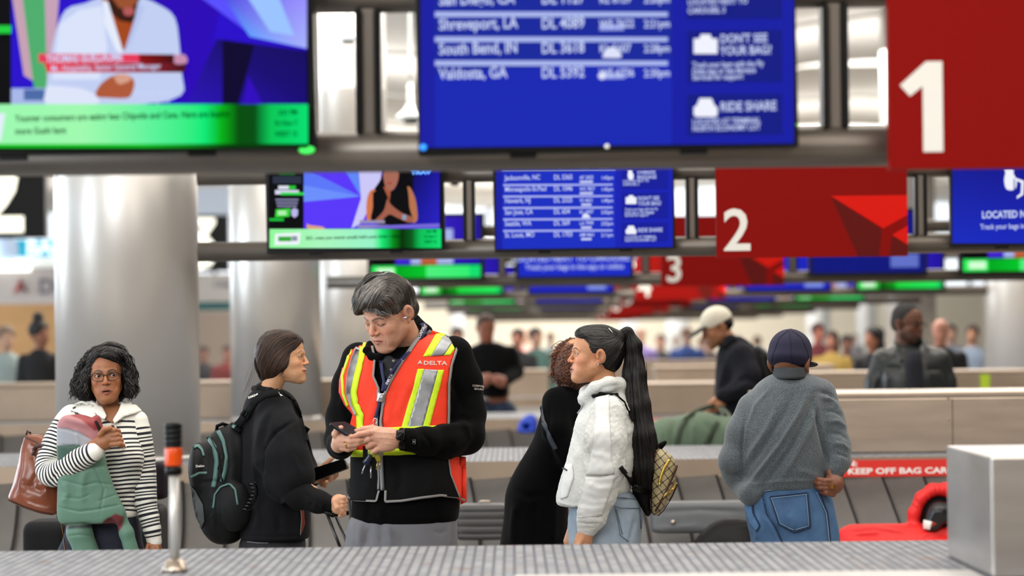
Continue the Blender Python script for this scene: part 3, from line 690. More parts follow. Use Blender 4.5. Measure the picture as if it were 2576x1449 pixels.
# ---- nearest gantry, television: a studio guest in a pale shirt above a green ticker
u = 7.4/F
def flat_casing(px0, py0, px1, py1, d, nm, lab, cat, grp):
    a = P(px0, py1, d); b = P(px1, py0, d); zc = (a[2]+b[2])/2; xc = (a[0]+b[0])/2; w = (px1-px0)/2*d/F; h = (py1-py0)/2*d/F
    t = empty(nm, (xc, d, zc), lab, cat, grp); M = Matrix.Translation((xc, d, zc)) @ Matrix.Rotation(-ROLL, 4, 'Y')
    boxobj('casing', (-w, .002, -h), (w, .06, h), black_m, t, bevel=.004, M=M)
    for fx in (-.45, .45): boxobj('bracket', (fx*w-.035, .01, -h-.012), (fx*w+.035, .05, -h+.01), black_m, t, M=M)
    return t
t = flat_casing(-270, -165, 790, 385, 7.4, 'television_screen', 'large television at the top left showing a guest in a pale shirt', 'television', 'televisions on the gantries')
S = Scr(7.399)
S.rect(-255, -150, 775, 372, '08080c'); S.rect(28, -150, 772, 262, '2a0ccc')
S.poly([(30, -10), (60, -10), (118, 225), (60, 190)], 'c7a2b4'); S.poly([(55, -20), (115, -20), (120, 230), (85, 220)], '4fae6e'); S.poly([(112, -20), (150, -20), (135, 160), (118, 200)], 'c6a2b8')
S.poly([(330, -20), (560, -20), (520, 180), (500, 250), (450, 260)], '2c04b8'); S.poly([(500, -10), (770, -10), (772, 118), (620, 78)], '5a50ff'); S.poly([(560, -10), (772, -10), (772, 122), (628, 92)], '78a8ff', ['4a48e8', '9a90ff', 'a8b4ff', '66a0ff'])
S.poly([(620, -10), (700, -10), (740, 90), (680, 80)], '9cc4ff'); S.poly([(545, 98), (772, 128), (772, 262), (470, 262)], '130a52', ['1a0c70', '150860', '180878', '2a10b8']); S.poly([(560, 100), (640, 112), (600, 262), (560, 262)], '0c0430'); S.poly([(625, 190), (660, 262), (610, 262)], '3208c0')
S.rect(28, 222, 120, 262, 'a8b8ea'); S.rect(60, 225, 112, 252, '4c6ca8')
def sm(pts, n=40): return [tuple(p) for p in curve(list(pts) + [pts[0]], n)[:-1]]
S.poly(sm([(112, 262), (120, 190), (138, 90), (165, 25), (215, 8), (262, -8), (345, -8), (400, 12), (440, 45), (452, 120), (458, 190), (455, 240), (350, 262)]), 'c3d0f4')
S.poly([(150, 60), (200, 25), (255, 15), (270, 120), (250, 200), (130, 200)], 'dbe4fb'); S.poly([(255, -5), (345, -5), (340, 40), (318, 125), (305, 128), (270, 60)], 'a4481c'); S.poly([(268, -20), (352, -20), (350, 30), (330, 58), (300, 52), (278, 30)], '3a1a10')
S.poly([(275, -30), (345, -30), (345, 5), (330, 22), (300, 20), (285, 0)], '9c5230'); S.poly(sm([(308, 22), (325, 18), (338, 24), (332, 38), (314, 38)], 20), 'b55a5a'); S.poly([(258, 0), (272, 5), (310, 130), (295, 132), (262, 60)], 'e6ecfc'); S.poly([(348, 0), (362, 20), (330, 110), (312, 130), (338, 50)], 'b6c4ee')
S.poly(sm([(120, 215), (200, 222), (240, 240), (240, 262), (118, 262)], 24), 'dfe6fb')
S.poly(sm([(240, 232), (255, 210), (285, 190), (320, 188), (338, 205), (332, 235), (318, 247), (270, 246), (245, 244)], 40), 'b05a3a'); S.poly(sm([(285, 192), (315, 186), (330, 200), (300, 212)], 20), 'd8a088')
S.poly([(97, 135), (350, 136), (350, 157), (97, 157)], 'e83a5c'); S.poly([(350, 136), (438, 137), (438, 158), (350, 158)], '5a0c10', ['8a1010', '3a0808', '3a0808', '8a1010']); S.poly([(110, 158), (470, 158), (465, 182), (120, 182)], 'd04058', ['f0304a', '40101a', '40101a', 'f0304a'])
S.poly(sm([(438, 138), (465, 138), (470, 158), (440, 160)], 16), 'c890b0')
S.text('THOMAS GUILLAUME', 116, 156, 18, t, bold=.03); S.text('Mr. Hospitality, Senior General Manager', 128, 179, 15, t, sq=1.02)
S.text('Is your use of', 340, 240, 13, t, sq=1.2); S.text('big sizing time', 352, 259, 12, t)
S.grad(-255, 262, 775, 370, [(0, '9cf8b4'), (.45, 'a0fbb0'), (.62, '5cf49c'), (.745, '0cec78'), (.785, '02b818'), (.83, '014e08'), (.87, '014e10'), (.91, '04c858'), (1, '04e072')])
S.grad(-255, 362, 775, 372, [(0, '18c828'), (.6, '10c028'), (.8, '024008'), (.92, '023008'), (1, '022008')]); S.k += 6
S.poly([(-60, 285), (14, 285), (2, 355), (-60, 360)], 'e4f0fa'); S.rect(-10, 64, 28, 84, '20d040')
dk = mat('ticker_dark', (0, .20, .04), .9, spec=0)
S.text('Younger consumers are eating less Chipotle and Cava. Here are buying', 38, 306, 17, t, m=dk, bold=.02, sq=.99); S.text('more Gushi bags', 38, 338, 17, t, m=dk, bold=.02)
for k, s in enumerate(('2:01 PM', 'Fri Nov 7', 'WEST 15')): S.text(s, 748, 288 + k*27, 13, t, 'RIGHT', dk, .02)
S.mb.build('picture', scr, t, smooth=False, cols=True)
p = P(772, 377, 7.39); MB().lathe([(.001, .004), (.02, .002), (.021, 0)], (0, 0, 0), 16, M=Matrix.Translation(p) @ Matrix.Rotation(math.pi/2, 4, 'X') @ Matrix.Scale(.5, 4, (0, 1, 0))).build('sticker', led, t)
# ---- arrivals display nearest
def info_panels(S, t, x0, x1, sc, oy, ox, rows):
    pass
ROW1 = [('San Diego, CA', 'DL 1127', 'KL 6129', '2:20pm'), ('Shreveport, LA', 'DL 4089', 'WS 7622', '2:21pm'), ('South Bend, IN', 'DL 3618', 'KL 5607', '2:28pm'), ('Valdosta, GA', 'DL 5392', 'WS 6736', '2:30pm')]
ROW2 = [('Jacksonville, NC', 'DL 5365', 'AF 2425', '1:43pm'), ('Minneapolis-St.Paul', 'DL 1046', 'WS 7827', '1:45pm'), ('Newark, NJ', 'DL 2325', 'VS 4651', '1:49pm'), ('San Jose, CA', 'DL 654', 'KL 6457', '2:02pm'), ('Seattle, WA', 'DL 569', 'LA 7999', '2:02pm'), ('St. Louis, MO', 'DL 1703', 'AM 4661', '2:11pm')]
white_c = 'f2f4ff'
def bagicon(S, x, y, w): S.poly([(x, y), (x+w*.24, y), (x+w*.30, y-w*.18), (x+w*.70, y-w*.18), (x+w*.76, y), (x+w, y), (x+w, y+w*.64), (x, y+w*.64)], white_c)
def caricon(S, x, y, w): S.poly([(x, y+w*.3), (x+w*.12, y+w*.22), (x+w*.25, y-w*.08), (x+w*.75, y-w*.08), (x+w*.88, y+w*.22), (x+w, y+w*.3), (x+w, y+w*.62), (x+w*.9, y+w*.7), (x+w*.1, y+w*.7), (x, y+w*.62)], white_c)
def golf(S, x, y, w): S.poly(sm([(x, y), (x+w*.7, y), (x+w*.75, y+w*.4), (x+w, y+w*.9), (x+w*.85, y+w*1.6), (x+w*.2, y+w*1.6), (x, y+w*.9), (x+w*.1, y+w*.3)], 30), white_c)
t = flat_casing(1046, -165, 2004, 380, 7.4, 'blue_display', 'large blue arrivals display at the top centre listing flights', 'display', 'blue displays on the gantries')
S = Scr(7.399); L = lambda x, y: (x, y - (x-1525)*math.tan(ROLL))
S.poly([L(1058, -150), L(1997, -150), L(1997, 366), L(1058, 366)], '1b2ab4'); S.poly([L(1058, -150), L(1094, -150), L(1094, 366), L(1058, 366)], '1c20a4'); S.poly([L(1690, -150), L(1997, -150), L(1997, 366), L(1690, 366)], '1a20a6'); S.poly([L(1094, -150), L(1690, -150), L(1690, 150), L(1094, 180)], '1a2a9e')
for k, y in enumerate((-38, 24, 87, 147)):
    S.poly([L(1094, y), L(1680, y+8), L(1680, y+20), L(1094, y+14)], 'aab8ee')
for k, r in enumerate(ROW1):
    y = 2 + k*62
    for s, x, h, al in ((r[0], 1104, 29, 'LEFT'), (r[1], 1362, 28, 'LEFT'), (r[2], 1508, 21, 'LEFT'), (r[3], 1686, 20, 'RIGHT')): S.text(s, x, L(x, y + 4)[1] + 2, h, t, al, bold=.02)
for x, y, w in ((1508, 62, 62), (1506, 184, 66)): S.poly([L(x, y), L(x+w, y), L(x+w, y+15), L(x, y+15)], '98a4e8')
S.poly(sm([L(1515, 145), L(1522, 128), L(1538, 118), L(1555, 128), L(1562, 145)], 20), 'dfe4fc'); S.poly(sm([L(1503, 190), L(1514, 180), L(1524, 190), L(1514, 201)], 16), 'dfe4fc')
for a, b in ((-150, 52), (80, 212), (240, 344)): S.poly([L(1728, a), L(1968, a), L(1968, b), L(1728, b)], '161e86')
bagicon(S, 1745, 97, 60); caricon(S, 1745, 252, 60)
for s, x, y, h in (("DON'T SEE", 1812, 108, 22), ('YOUR BAG?', 1812, 138, 22), ('RIDE SHARE', 1812, 280, 24), ('Track your bags with the Fly', 1742, 170, 14), ('Delta app or See Baggage', 1742, 186, 14), ('Services for support', 1742, 201, 14), ('LOCATED AT TERMINAL', 1742, 313, 14), ('NORTH ECONOMY LOT', 1742, 330, 14), ('LOCATED NEXT TO', 1730, 12, 15), ('CAROUSEL 3', 1730, 34, 15)): S.text(s, x, y, h, t, bold=.02)
S.mb.build('picture', scr, t, smooth=False, cols=True)
for x, y, m, r in ((1065, 371, mat('led_blue', (.1, .5, .9), emit=.8), .009), (1527, 368, mat('led_white', (.8, .8, .75), emit=.5), .006), (2006, 314, mat('led_dim', (.25, .5, .05), emit=.6), .004)):
    MB().lathe([(.001, .003), (r, .002), (r, 0)], (0, 0, 0), 14, M=Matrix.Translation(P(x, y, 7.395)) @ Matrix.Rotation(math.pi/2, 4, 'X')).build('indicator', m, t)
# ---- second gantry television
t = flat_casing(668, 360, 1118, 634, 15.6, 'television_screen', 'television on the second gantry showing a woman in a sleeveless black top', 'television', 'televisions on the gantries')
S = Scr(15.599); S.rect(676, 372, 1112, 628, '07070b'); S.rect(764, 372, 1106, 575, '5a38fa')
S.poly([(764, 422), (905, 493), (764, 508)], '5c78fa'); S.poly([(764, 466), (908, 494), (764, 508)], '6c90fc'); S.poly([(845, 390), (960, 390), (905, 490)], '6088f8'); S.poly([(900, 390), (965, 390), (955, 470), (910, 560), (884, 575), (908, 500)], 'ccc8f8'); S.poly([(964, 372), (1106, 372), (1106, 566), (1040, 570), (960, 570)], '2018b0', ['0c0828', '14108a', '2a20c8', '1818a0', '0a0840'])
S.poly([(985, 372), (1090, 372), (1040, 450), (1040, 560), (1000, 470)], '0a0820')
S.poly(sm([(962, 418), (975, 398), (1000, 392), (1024, 404), (1030, 440), (1034, 475), (980, 475), (940, 482), (958, 450)], 40), '06050a')
S.poly(sm([(922, 553), (922, 510), (930, 482), (945, 480), (950, 520), (942, 555)], 30), 'd2784e'); S.poly(sm([(1020, 470), (1032, 472), (1046, 505), (1050, 552), (1035, 558), (1022, 520)], 30), 'b8744e')
S.poly(sm([(938, 484), (960, 475), (980, 480), (1015, 472), (1025, 472), (1030, 520), (1032, 562), (940, 562), (938, 520)], 40), '08080c')
S.poly([(964, 470), (984, 470), (980, 505)], 'a85a40'); S.poly(sm([(963, 440), (968, 425), (985, 420), (1000, 425), (1003, 445), (996, 468), (984, 480), (970, 470)], 40), 'a86a58'); S.poly([(972, 458), (988, 458), (984, 464), (976, 464)], 'b04848')
S.poly(sm([(944, 553), (965, 530), (975, 500), (984, 515), (1010, 535), (1040, 548), (1030, 560), (1000, 548), (978, 540), (955, 560)], 50), 'a2604c'); S.rect(1012, 540, 1022, 553, '8aa0c0')
S.poly(sm([(772, 562), (780, 566), (810, 570), (815, 576), (775, 576)], 20), 'e0a080')
for k in range(2): S.rect(905 + k*-6, 554 + k*12, 968 + k*10, 562 + k*11, '9890b0')
S.poly([(964, 567), (1106, 562), (1106, 572), (900, 576)], '7868d8')
S.rect(686, 443, 758, 462, '2c3244'); S.rect(702, 430, 742, 441, '0c5c20'); S.rect(700, 467, 728, 476, 'dfe2ee'); S.rect(726, 467, 744, 476, '28c838'); S.rect(692, 478, 752, 489, 'd8d8f0'); S.rect(706, 484, 765, 491, '30d850')
for k in range(3): S.rect(693 + 2*k, 500 + k*8, 751 - k*2, 505 + k*8, '7e7ea0')
S.poly([(694, 527), (730, 524), (728, 545), (692, 547)], '3cd83c'); S.rect(699, 530, 720, 541, 'b4f0b4'); S.poly([(732, 528), (741, 523), (750, 528), (749, 542), (741, 548), (733, 542)], 'b8b8e8'); S.rect(678, 549, 714, 556, '14c038')
S.grad(678, 576, 1110, 624, [(0, '90fa9a'), (.3, 'acf8c0'), (.6, '98f4c8'), (.65, '18ec7a'), (.72, '018a18'), (.77, '012c04'), (.83, '025c18'), (.88, '08c058'), (1, '10e070')])
S.poly([(692, 588), (757, 585), (753, 615), (690, 617)], 'eef6f8'); S.rect(700, 595, 733, 607, '38a838'); S.rect(734, 594, 748, 606, '8c94a8'); S.k += 8
S.text('2021, create your smarter actually build a pool, bigger + global', 769, 603, 8.5, t, m=dk, bold=.02)
for k, s in enumerate(('2:01 PM', 'Fri Nov 7', 'WEST 15')): S.text(s, 1098, 585 + k*13, 7, t, 'RIGHT', dk, .02)
S.text('SUMMIT', 1018, 424, 11, t, m=mat('cyan_text', (.35, .62, 1), emit=.8), bold=.04, sq=1.1); S.text('TRAV', 1034, 438, 13, t, m=MATS['cyan_text'], bold=.05, sq=1.4)
S.mb.build('picture', scr, t, smooth=False, cols=True)
# ---- second gantry arrivals display
t = flat_casing(1241, 370, 1697, 630, 15.6, 'blue_display', 'blue arrivals display on the second gantry listing six flights', 'display', 'blue displays on the gantries')
S = Scr(15.599); L = lambda x, y: (x, y - (x-1470)*math.tan(ROLL))
S.poly([L(1248, 378), L(1692, 378), L(1692, 624), L(1248, 624)], '1c30c2'); S.poly([L(1248, 378), L(1264, 378), L(1264, 624), L(1248, 624)], '1a22a8'); S.poly([L(1548, 378), L(1692, 378), L(1692, 624), L(1548, 624)], '1a24b4')
S.poly([L(1263, 424), L(1548, 426), L(1548, 429), L(1263, 427)], 'aab8f0')
for k in range(5): y = 463 + k*28.8; S.poly([L(1266, y-2), L(1541, y), L(1541, y+4.5), L(1266, y+3)], 'aab4f2')
for k, r in enumerate(ROW2):
    y = 451 + k*28.8
    for s, x, h, al in ((r[0], 1270, 12.5, 'LEFT'), (r[1], 1393, 12.5, 'LEFT'), (r[2], 1458, 9.5, 'LEFT'), (r[3], 1543, 9.5, 'RIGHT')): S.text(s, x, L(x, y)[1] - (0 if x < 1500 else -1), h, t, al, bold=.012, sq=.98)
for s, x in (('DESTINATION', 1264), ('FLIGHT', 1405), ('PARTNER', 1461), ('EST. DELIVERY', 1506)): S.text(s, x, 421, 4, t)
for k, w in ((0, 33), (1, 33), (2, 25), (4, 26), (5, 26)): x = 1458 + (34-w)/2; y = 454.5 + k*28.8; S.poly([L(x, y), L(x+w, y), L(x+w, y+6), L(x, y+6)], 'c4ccf6')
S.poly(sm([L(1464, 548), L(1466, 541), L(1473, 537), L(1481, 541), L(1484, 548)], 16), 'dfe4fc')
for a, b in ((424, 478), (486, 552), (562, 610)): S.poly([L(1564, a), L(1681, a), L(1681, b), L(1564, b)], '171f9c')
golf(S, 1579, 427, 15); bagicon(S, 1574, 496, 27); caricon(S, 1574, 570, 27)
for s, x, y, h in (('OVERSIZE', 1603, 438, 9.5), ('BAGGAGE', 1603, 450, 9.5), ('LOCATED NEXT TO', 1567, 459, 6.5), ('CAROUSEL 3', 1567, 467, 6.5), ("DON'T SEE", 1605, 504, 10), ('YOUR BAG?', 1605, 517, 10), ('Track your bags with the Fly', 1572, 530, 6.5), ('Delta app or See Baggage', 1572, 538, 6.5), ('Services for support', 1572, 545, 6.5), ('RIDE SHARE', 1605, 584, 10.5), ('LOCATED AT TERMINAL', 1572, 600, 6.5), ('NORTH ECONOMY LOT', 1572, 608, 6.5)): S.text(s, x, y, h, t, bold=.015)
S.mb.build('picture', scr, t, smooth=False, cols=True)
# ---- second gantry right display
t = flat_casing(2390, 370, 2860, 618, 15.6, 'blue_display', 'blue oversize-baggage display at the right edge, on the second gantry', 'display', 'blue displays on the gantries')
S = Scr(15.599); S.rect(2396, 378, 2850, 612, '181e9e', ['16188a', '16188a', '1a24b4', '1a2cc0'])
golf(S, 2526, 425, 32); S.rect(2550, 450, 2553, 495, '1a1c8c'); S.poly([(2557, 448), (2576, 455), (2574, 490), (2558, 500), (2558, 494), (2568, 486), (2569, 460), (2557, 454)], white_c)
S.text('LOCATED NEXT TO CAROUSEL 3', 2470, 549, 18, t, bold=.03); S.text('Track your bags in the Fly Delta app', 2466, 577, 13.5, t, bold=.01)
S.mb.build('picture', scr, t, smooth=False, cols=True)
# ---- dome camera under the far ceiling
p = P(1144, 455, 22); t = empty('dome_camera', p, 'black dome camera seen in the gap between the second gantry screens', 'camera')
MB().lathe([(.001, -.04), (.03, -.033), (.042, -.01), (.043, .01), (.03, .03), (.012, .04), (.012, .12), (.012, 6.3 - p[2])], p, 20).build('dome', black_m, t)

# ---------------------------------------------------------------- people
def rotm(yaw, pitch, roll):
    return np.array((Matrix.Rotation(math.radians(yaw), 3, 'Z') @ Matrix.Rotation(math.radians(pitch), 3, 'X') @ Matrix.Rotation(math.radians(roll), 3, 'Y')))
def skin_mat(name='skin', rough=.46): return mat(name, None, rough, attr='Col', noise=.07, nscale=110, bump=.12, bscale=420, sss=.08, spec=.42)
class Head:
    def __init__(s, px, py, d, yaw=0, pitch=0, roll=0, sc=1.0, skin='c08a68', lip='a05048', brow='2a2220', o=None):
        s.c = P(px, py, d); s.R = rotm(yaw, pitch, roll); s.sc = sc; s.skin = skin; s.lip = lip; s.brow = brow; s.o = o or {}; s.d = d
    def w(s, p): return (np.atleast_2d(p)*s.sc) @ s.R.T + s.c
    def w1(s, *p): return s.w(np.array(p))[0]
    def loc(s, p): return ((np.atleast_2d(p) - s.c) @ s.R)/s.sc
    def prims(s):
        o = s.o; g = o.get; S = (-1, 1); q = []
        wd = g('w', 1.0); ch = g('chin', 0.0); no = g('nose', 1.0); mo = g('open', .0); sm_ = g('smile', 0.0); fat = g('fat', 0.0)
        q += [ell((0, .014, .030), (.073*wd, .094, .084), .02), ell((0, -.030, .036), (.060*wd, .056, .064), .03), ell((0, -.036, -.030), (.055*wd+fat, .050, .060), .03)]
        for x in S: q += [cap((x*(.047*wd+fat), -.002, -.050), (x*(.020+fat*.5), -.066, -.096-ch), .019+fat, .016, .028)]
        q += [ell((0, -.074, -.100-ch), (.022+fat, .020, .016), .018), ell((0, -.045, -.092-ch), (.030+fat, .04, .018+fat), .02), ell((0, -.073, -.062), (.027, .022, .028), .02)]
        for x in S: q += [ell((x*(.036*wd+fat*.5), -.058, -.028), (.022, .022, .022), .02), ell((x*.032, -.060, -.068), (.017+fat, .020, .022), .02),
                          cap((x*.010, -.0865, .0165), (x*.040*wd, -.071, .018), .0075, .006, .014)]
        for x in S: q += [ell((x*.030, -.095, .0005), (.015, .0125, .0105), .010, 's')]
        ez = .0005
        for x in S: q += [ell((x*.031, -.0735, ez), (.0142, .0136, .0136), .006)]
        ap = g('eye', .0050)
        if ap > 0:
            for x in S: q += [ell((x*.0315, -.090, ez - .0006), (.0128, .0125, ap), .0015, 's')]
        for x in S: q += [cap((x*.019, -.0835, ez+.0075), (x*.044, -.074, ez+.0070), .0026, .0022, .004), ]
        q += [cap((0, -.084, .012), (0, -.100*1, -.016), .0062, .0072*no, .008), ell((0, -.1035-.004*(no-1), -.028), (.0088*no, .0105, .0088*no), .008)]
        for x in S: q += [ell((x*.0108*no, -.0945, -.031), (.0062*no, .0085, .0060), .005)]
        for x in S: q += [ell((x*.0058*no, -.1005, -.0385), (.0030, .0050, .0030), .002, 's')]
        zu = -.0580; zl = -.0690 - mo; cw = .0215 + sm_*.006; cz = -.0635 + sm_*.006 - mo*.4
        q += [cap((-cw, -.0850, cz), (-.004, -.0955, zu), .0030, .0044, .004), cap((cw, -.0850, cz), (.004, -.0955, zu), .0030, .0044, .004), cap((-.004, -.0955, zu), (.004, -.0955, zu), .0042, .0042, .003)]
        q += [cap((-cw*.85, -.0850, cz - .002), (0, -.0940, zl), .0030, .0052, .005), cap((cw*.85, -.0850, cz - .002), (0, -.0940, zl), .0030, .0052, .005)]
        zm = (zu + zl)/2 + .0005; mr = .0012 + mo*.35 + sm_*.0012
        for a, b in ((-1, 0), (0, 1)): q += [cap((a*cw*.9, -.0905 + (a != 0)*.003, cz if a else zm), (b*cw*.9, -.0905 + (b != 0)*.003, cz if b else zm), mr if a == 0 else .0010, mr if b == 0 else .0010, .0015, 's')]
        q[-1] = q[-1]; q += [ell((0, -.099, zm), (cw*.75, .012, mr), .001, 's')]
        for x in S:
            Re = rotm(0, 12, x*8); ec = np.array((x*(.0745*wd), .012, -.006))
            q += [ell(ec, (.0065, .0175, .030), .006, R=Re), ell(ec + (x*.004, .004, .004), (.0085, .0185, .030), .006, R=rotm(x*-24, 12, x*10)),
                  ell(ec + (x*.0115, .000, .004), (.0055, .0095, .0165), .003, 's', R=rotm(x*-20, 12, 0)), ell(ec + (x*.001, -.006, -.024), (.006, .008, .009), .005), ell(ec + (x*.004, -.011, -.004), (.004, .004, .007), .003)]
        return q
    def build(s, neck, parent=None, h=.0019, extra=(), post=None):
        """neck: (base point in the world, radius top, radius base)"""
        q = s.prims()
        if neck is not None:
            b = s.loc(neck[0])[0]; t = np.array(neck[3]) if len(neck) > 3 else np.array((0, .022, -.052)); q = [q[0]] + [cap(t, b, neck[1], neck[2], .02)] + q[1:]
        q += list(extra)
        V, Q = sdf_mesh(q, h)
        V = smooth(V, Q, 1, .35)
        s.L = V.copy(); col = s.colour(V); s.V = s.w(V)
        if post: s.V = folds(s.V, Q, post); s.Q = Q; s.col = col
        return s.V, Q, col
    def colour(s, V):
        o = s.o; g = o.get; base = np.array(srgb(s.skin)); n = len(V); col = np.tile(base, (n, 1))
        def mixc(c, a): 
            nonlocal col; a = np.clip(a, 0, 1)[:, None]; col = col*(1-a) + np.array(c)*a
        def gauss(c, r): return np.exp(-(((V - np.array(c))/np.array(r))**2).sum(1))
        warm = base*np.array((1.12, .78, .74))
        for x in (-1, 1): mixc(warm, .55*gauss((x*.040, -.075, -.030), (.018, .03, .018))); mixc(base*np.array((1.05, .75, .7)), .6*gauss((x*.076, .01, -.006), (.014, .03, .035)))
        mixc(warm, .6*gauss((0, -.112, -.030), (.014, .02, .014)))
        for x in (-1, 1):
            mixc(base*.72, .45*gauss((x*.031, -.088, -.010), (.016, .02, .006))); mixc(base*.60, .5*gauss((x*.031, -.088, .008), (.015, .02, .005)))
            # lash line
            e = ((V[:, 0] - x*.0315)/.0138)**2 + ((V[:, 2] + .0001)/(g('eye', .005)+.0016))**2; mixc((.02, .015, .012), np.clip(1.5 - np.abs(e - 1)*3.2, 0, 1)*.75*((V[:, 1] < -.06) & (V[:, 2] > -.0015)))
            mixc((.03, .02, .018), np.clip(1.2 - np.abs(e - 1)*4, 0, 1)*.35*((V[:, 1] < -.06) & (V[:, 2] <= -.0015)))
        if g('eye', .005) == 0:
            for x in (-1, 1): mixc((.03, .02, .018), np.clip(1.6 - seg_dist(V[:, [0, 2]], [(x*.017, -.0035), (x*.024, -.0068), (x*.032, -.0078), (x*.040, -.0062), (x*.046, -.0030)])/.0016, 0, 1)*.85*(V[:, 1] < -.055)); mixc(base*.62, .45*gauss((x*.031, -.088, .006), (.014, .02, .0022)))
        bc = np.array(srgb(s.brow)); bz = g('browz', .0195); bw = g('browt', .0032)
        for x in (-1, 1):
            line = np.array([(x*.012, bz - .001), (x*.024, bz + .0035), (x*.036, bz + .004), (x*.046, bz - .003)]); d = seg_dist(V[:, [0, 2]], line); th = bw*(1 - .5*np.clip((np.abs(V[:, 0]) - .028)/.02, 0, 1))
            mixc(bc, np.clip(1.4 - d/th, 0, 1)*g('brows', .85)*(V[:, 1] < -.045))
        lc = np.array(srgb(s.lip)); sm_ = g('smile', 0); mo = g('open', 0); cw = .0225 + sm_*.006; cz = -.0635 + sm_*.006 - mo*.4
        up = seg_dist(V[:, [0, 2]], [(-cw, cz), (-.006, -.0575), (0, -.0592), (.006, -.0575), (cw, cz)]); lo = seg_dist(V[:, [0, 2]], [(-cw*.85, cz - .001), (-.006, -.0695 - mo), (.006, -.0695 - mo), (cw*.85, cz - .001)])
        m = np.clip(1.5 - np.minimum(up/.0036, lo/.0046), 0, 1)*(V[:, 1] < -.06); mixc(lc, m*.85)
        zm = (-.058 - .069 - mo)/2; mm = (np.abs(V[:, 0]) < cw*.85) & (np.abs(V[:, 2] - zm - (cz - zm)*(np.abs(V[:, 0])/cw)**2) < .0014 + mo*.4 + sm_*.001) & (V[:, 1] < -.06) & (V[:, 1] > -.096)
        mixc((.06, .02, .018), mm*.9)
        for x in (-1, 1): mixc((.08, .03, .02), .9*gauss((x*.0058, -.0990, -.0370), (.0035, .008, .0028))); mixc(base*.45, .7*gauss((x*.083, .010, -.003), (.007, .008, .012)))
        if g('beard'):
            c, st = g('beard'); a = np.clip((-.040 - V[:, 2])/.015, 0, 1)*np.clip((.02 - V[:, 1])/.02, 0, 1)*np.clip((V[:, 2] + .135)/.02, 0, 1)*(1 - m); mixc(srgb(c), a*st)
        if g('tint'): 
            for c, ctr, rad, st in g('tint'): mixc(srgb(c), st*gauss(ctr, rad))
        return col
    def eyes(s, parent, gaze=(0, 0), iris='3a2416'):
        for x in (-1, 1):
            gd = rotm(gaze[0], gaze[1], 0) @ np.array((0, -1, 0)); u = np.cross(gd, (0, 0, 1)); u /= np.linalg.norm(u); w = np.cross(u, gd); V = []; cc = []; n = 20; A = [0, 8, 11, 14, 24, 28, 31, 40, 55, 75, 100]
            for a in A:
                for j in range(n):
                    t = 2*math.pi*j/n; ar = math.radians(a); V.append(np.array((x*.031, -.0732, .0005)) + .0128*(math.cos(ar)*gd + math.sin(ar)*(math.cos(t)*u + math.sin(t)*w)))
                    cc.append((.008, .006, .006) if a <= 11 else srgb(iris) if a <= 28 else (.55, .50, .47))
            f = [(i*n+j, i*n+(j+1) % n, (i+1)*n+(j+1) % n, (i+1)*n+j) for i in range(len(A)-1) for j in range(n)]
            MB().add(s.w(np.array(V)), f, 0, np.array(cc)).build('eye', mat('eye', None, .12, attr='Col', spec=.7), parent, cols=True)
    def hairmesh(s, prims, h=.004, wobble=0, sm=1):
        V, Q = sdf_mesh(prims, h)
        if sm: V = smooth(V, Q, sm)
        return s.w(V), Q
def strands(guides, n, tree, r=.0009, off=.002, jit=2.0, m=None, name='hair_strands', parent=None, step=9, curl=0, cf=.1, cut=(0, .25), lift=.004, seed=1, cols=None, depthmax=None, base=None, seg=3, flat=None):
    """locks of hair combed between neighbouring guide lines (photo spots), lying on the hair mass"""
    rg = np.random.default_rng(seed); mb = MB(); G = [resample(curve(g, 40), step) for g in guides]; nn = 24; G = [np.stack([np.interp(np.linspace(0, 1, nn), np.linspace(0, 1, len(g)), g[:, i]) for i in (0, 1)], 1) for g in G]
    for _ in range(n):
        k = rg.integers(0, len(G)-1) if len(G) > 1 else 0; t = rg.random(); ln = G[k]*(1-t) + (G[k+1] if len(G) > 1 else G[k])*t
        a = rg.random()*cut[0]; b = 1 - rg.random()*cut[1]; i0, i1 = int(a*(nn-1)), max(int(a*(nn-1)) + 4, int(b*(nn-1)) + 1); ln = ln[i0:i1]; j = rg.normal(size=2)*jit; ph = rg.random()*6.28; L = len(ln)
        L = max(int(np.linalg.norm(np.diff(ln, axis=0), axis=1).sum()/step) + 2, 4); ln = resample(curve(ln, L), step) if L > 4 else ln
        tt = np.linspace(0, 1, len(ln)); ln = ln + j*(.3 + tt[:, None]) + rg.normal(size=2)*jit*1.5*np.sin(tt*3 + ph)[:, None]
        dd = np.zeros(len(ln))
        if curl: arc = np.arange(len(ln))*step; A = curl*(.6 + .8*rg.random()); fr = cf*(.7 + .6*rg.random()); ln = ln + np.stack([np.cos(arc*fr + ph)*A, np.sin(arc*fr*1.0 + ph)*A*.4], 1)*np.clip(tt*3, 0, 1)[:, None]; dd = np.sin(arc*fr + ph)*A*11/F
        pts = []; last = None; lf = off + rg.random()*lift
        for q, e in zip(ln, dd):
            p = cast(tree, q[0], q[1], 0)
            if p is None or (last is not None and abs(p[1] - last) > .05): p = P(q[0], q[1], last if last is not None else (base or 11))
            last = p[1]; pts.append(P(q[0], q[1], last - lf - abs(e)))
        rr = r*(.7 + .7*rg.random()); R = rr*np.clip(np.minimum(np.linspace(.5, 4, len(pts)), np.linspace(4, .25, len(pts))), .2, 1)
        c = None
        if cols is not None: c = np.array(srgb(cols[rg.integers(len(cols))]))
        mb.tube(pts, R, seg, cap=False, col=c)
    return mb.build(name, m, parent, cols=cols is not None)
def person(lab, px, d, group=None):
    p = P(px, 900, d); return empty('person', (p[0], d, 0), lab, 'person', group)
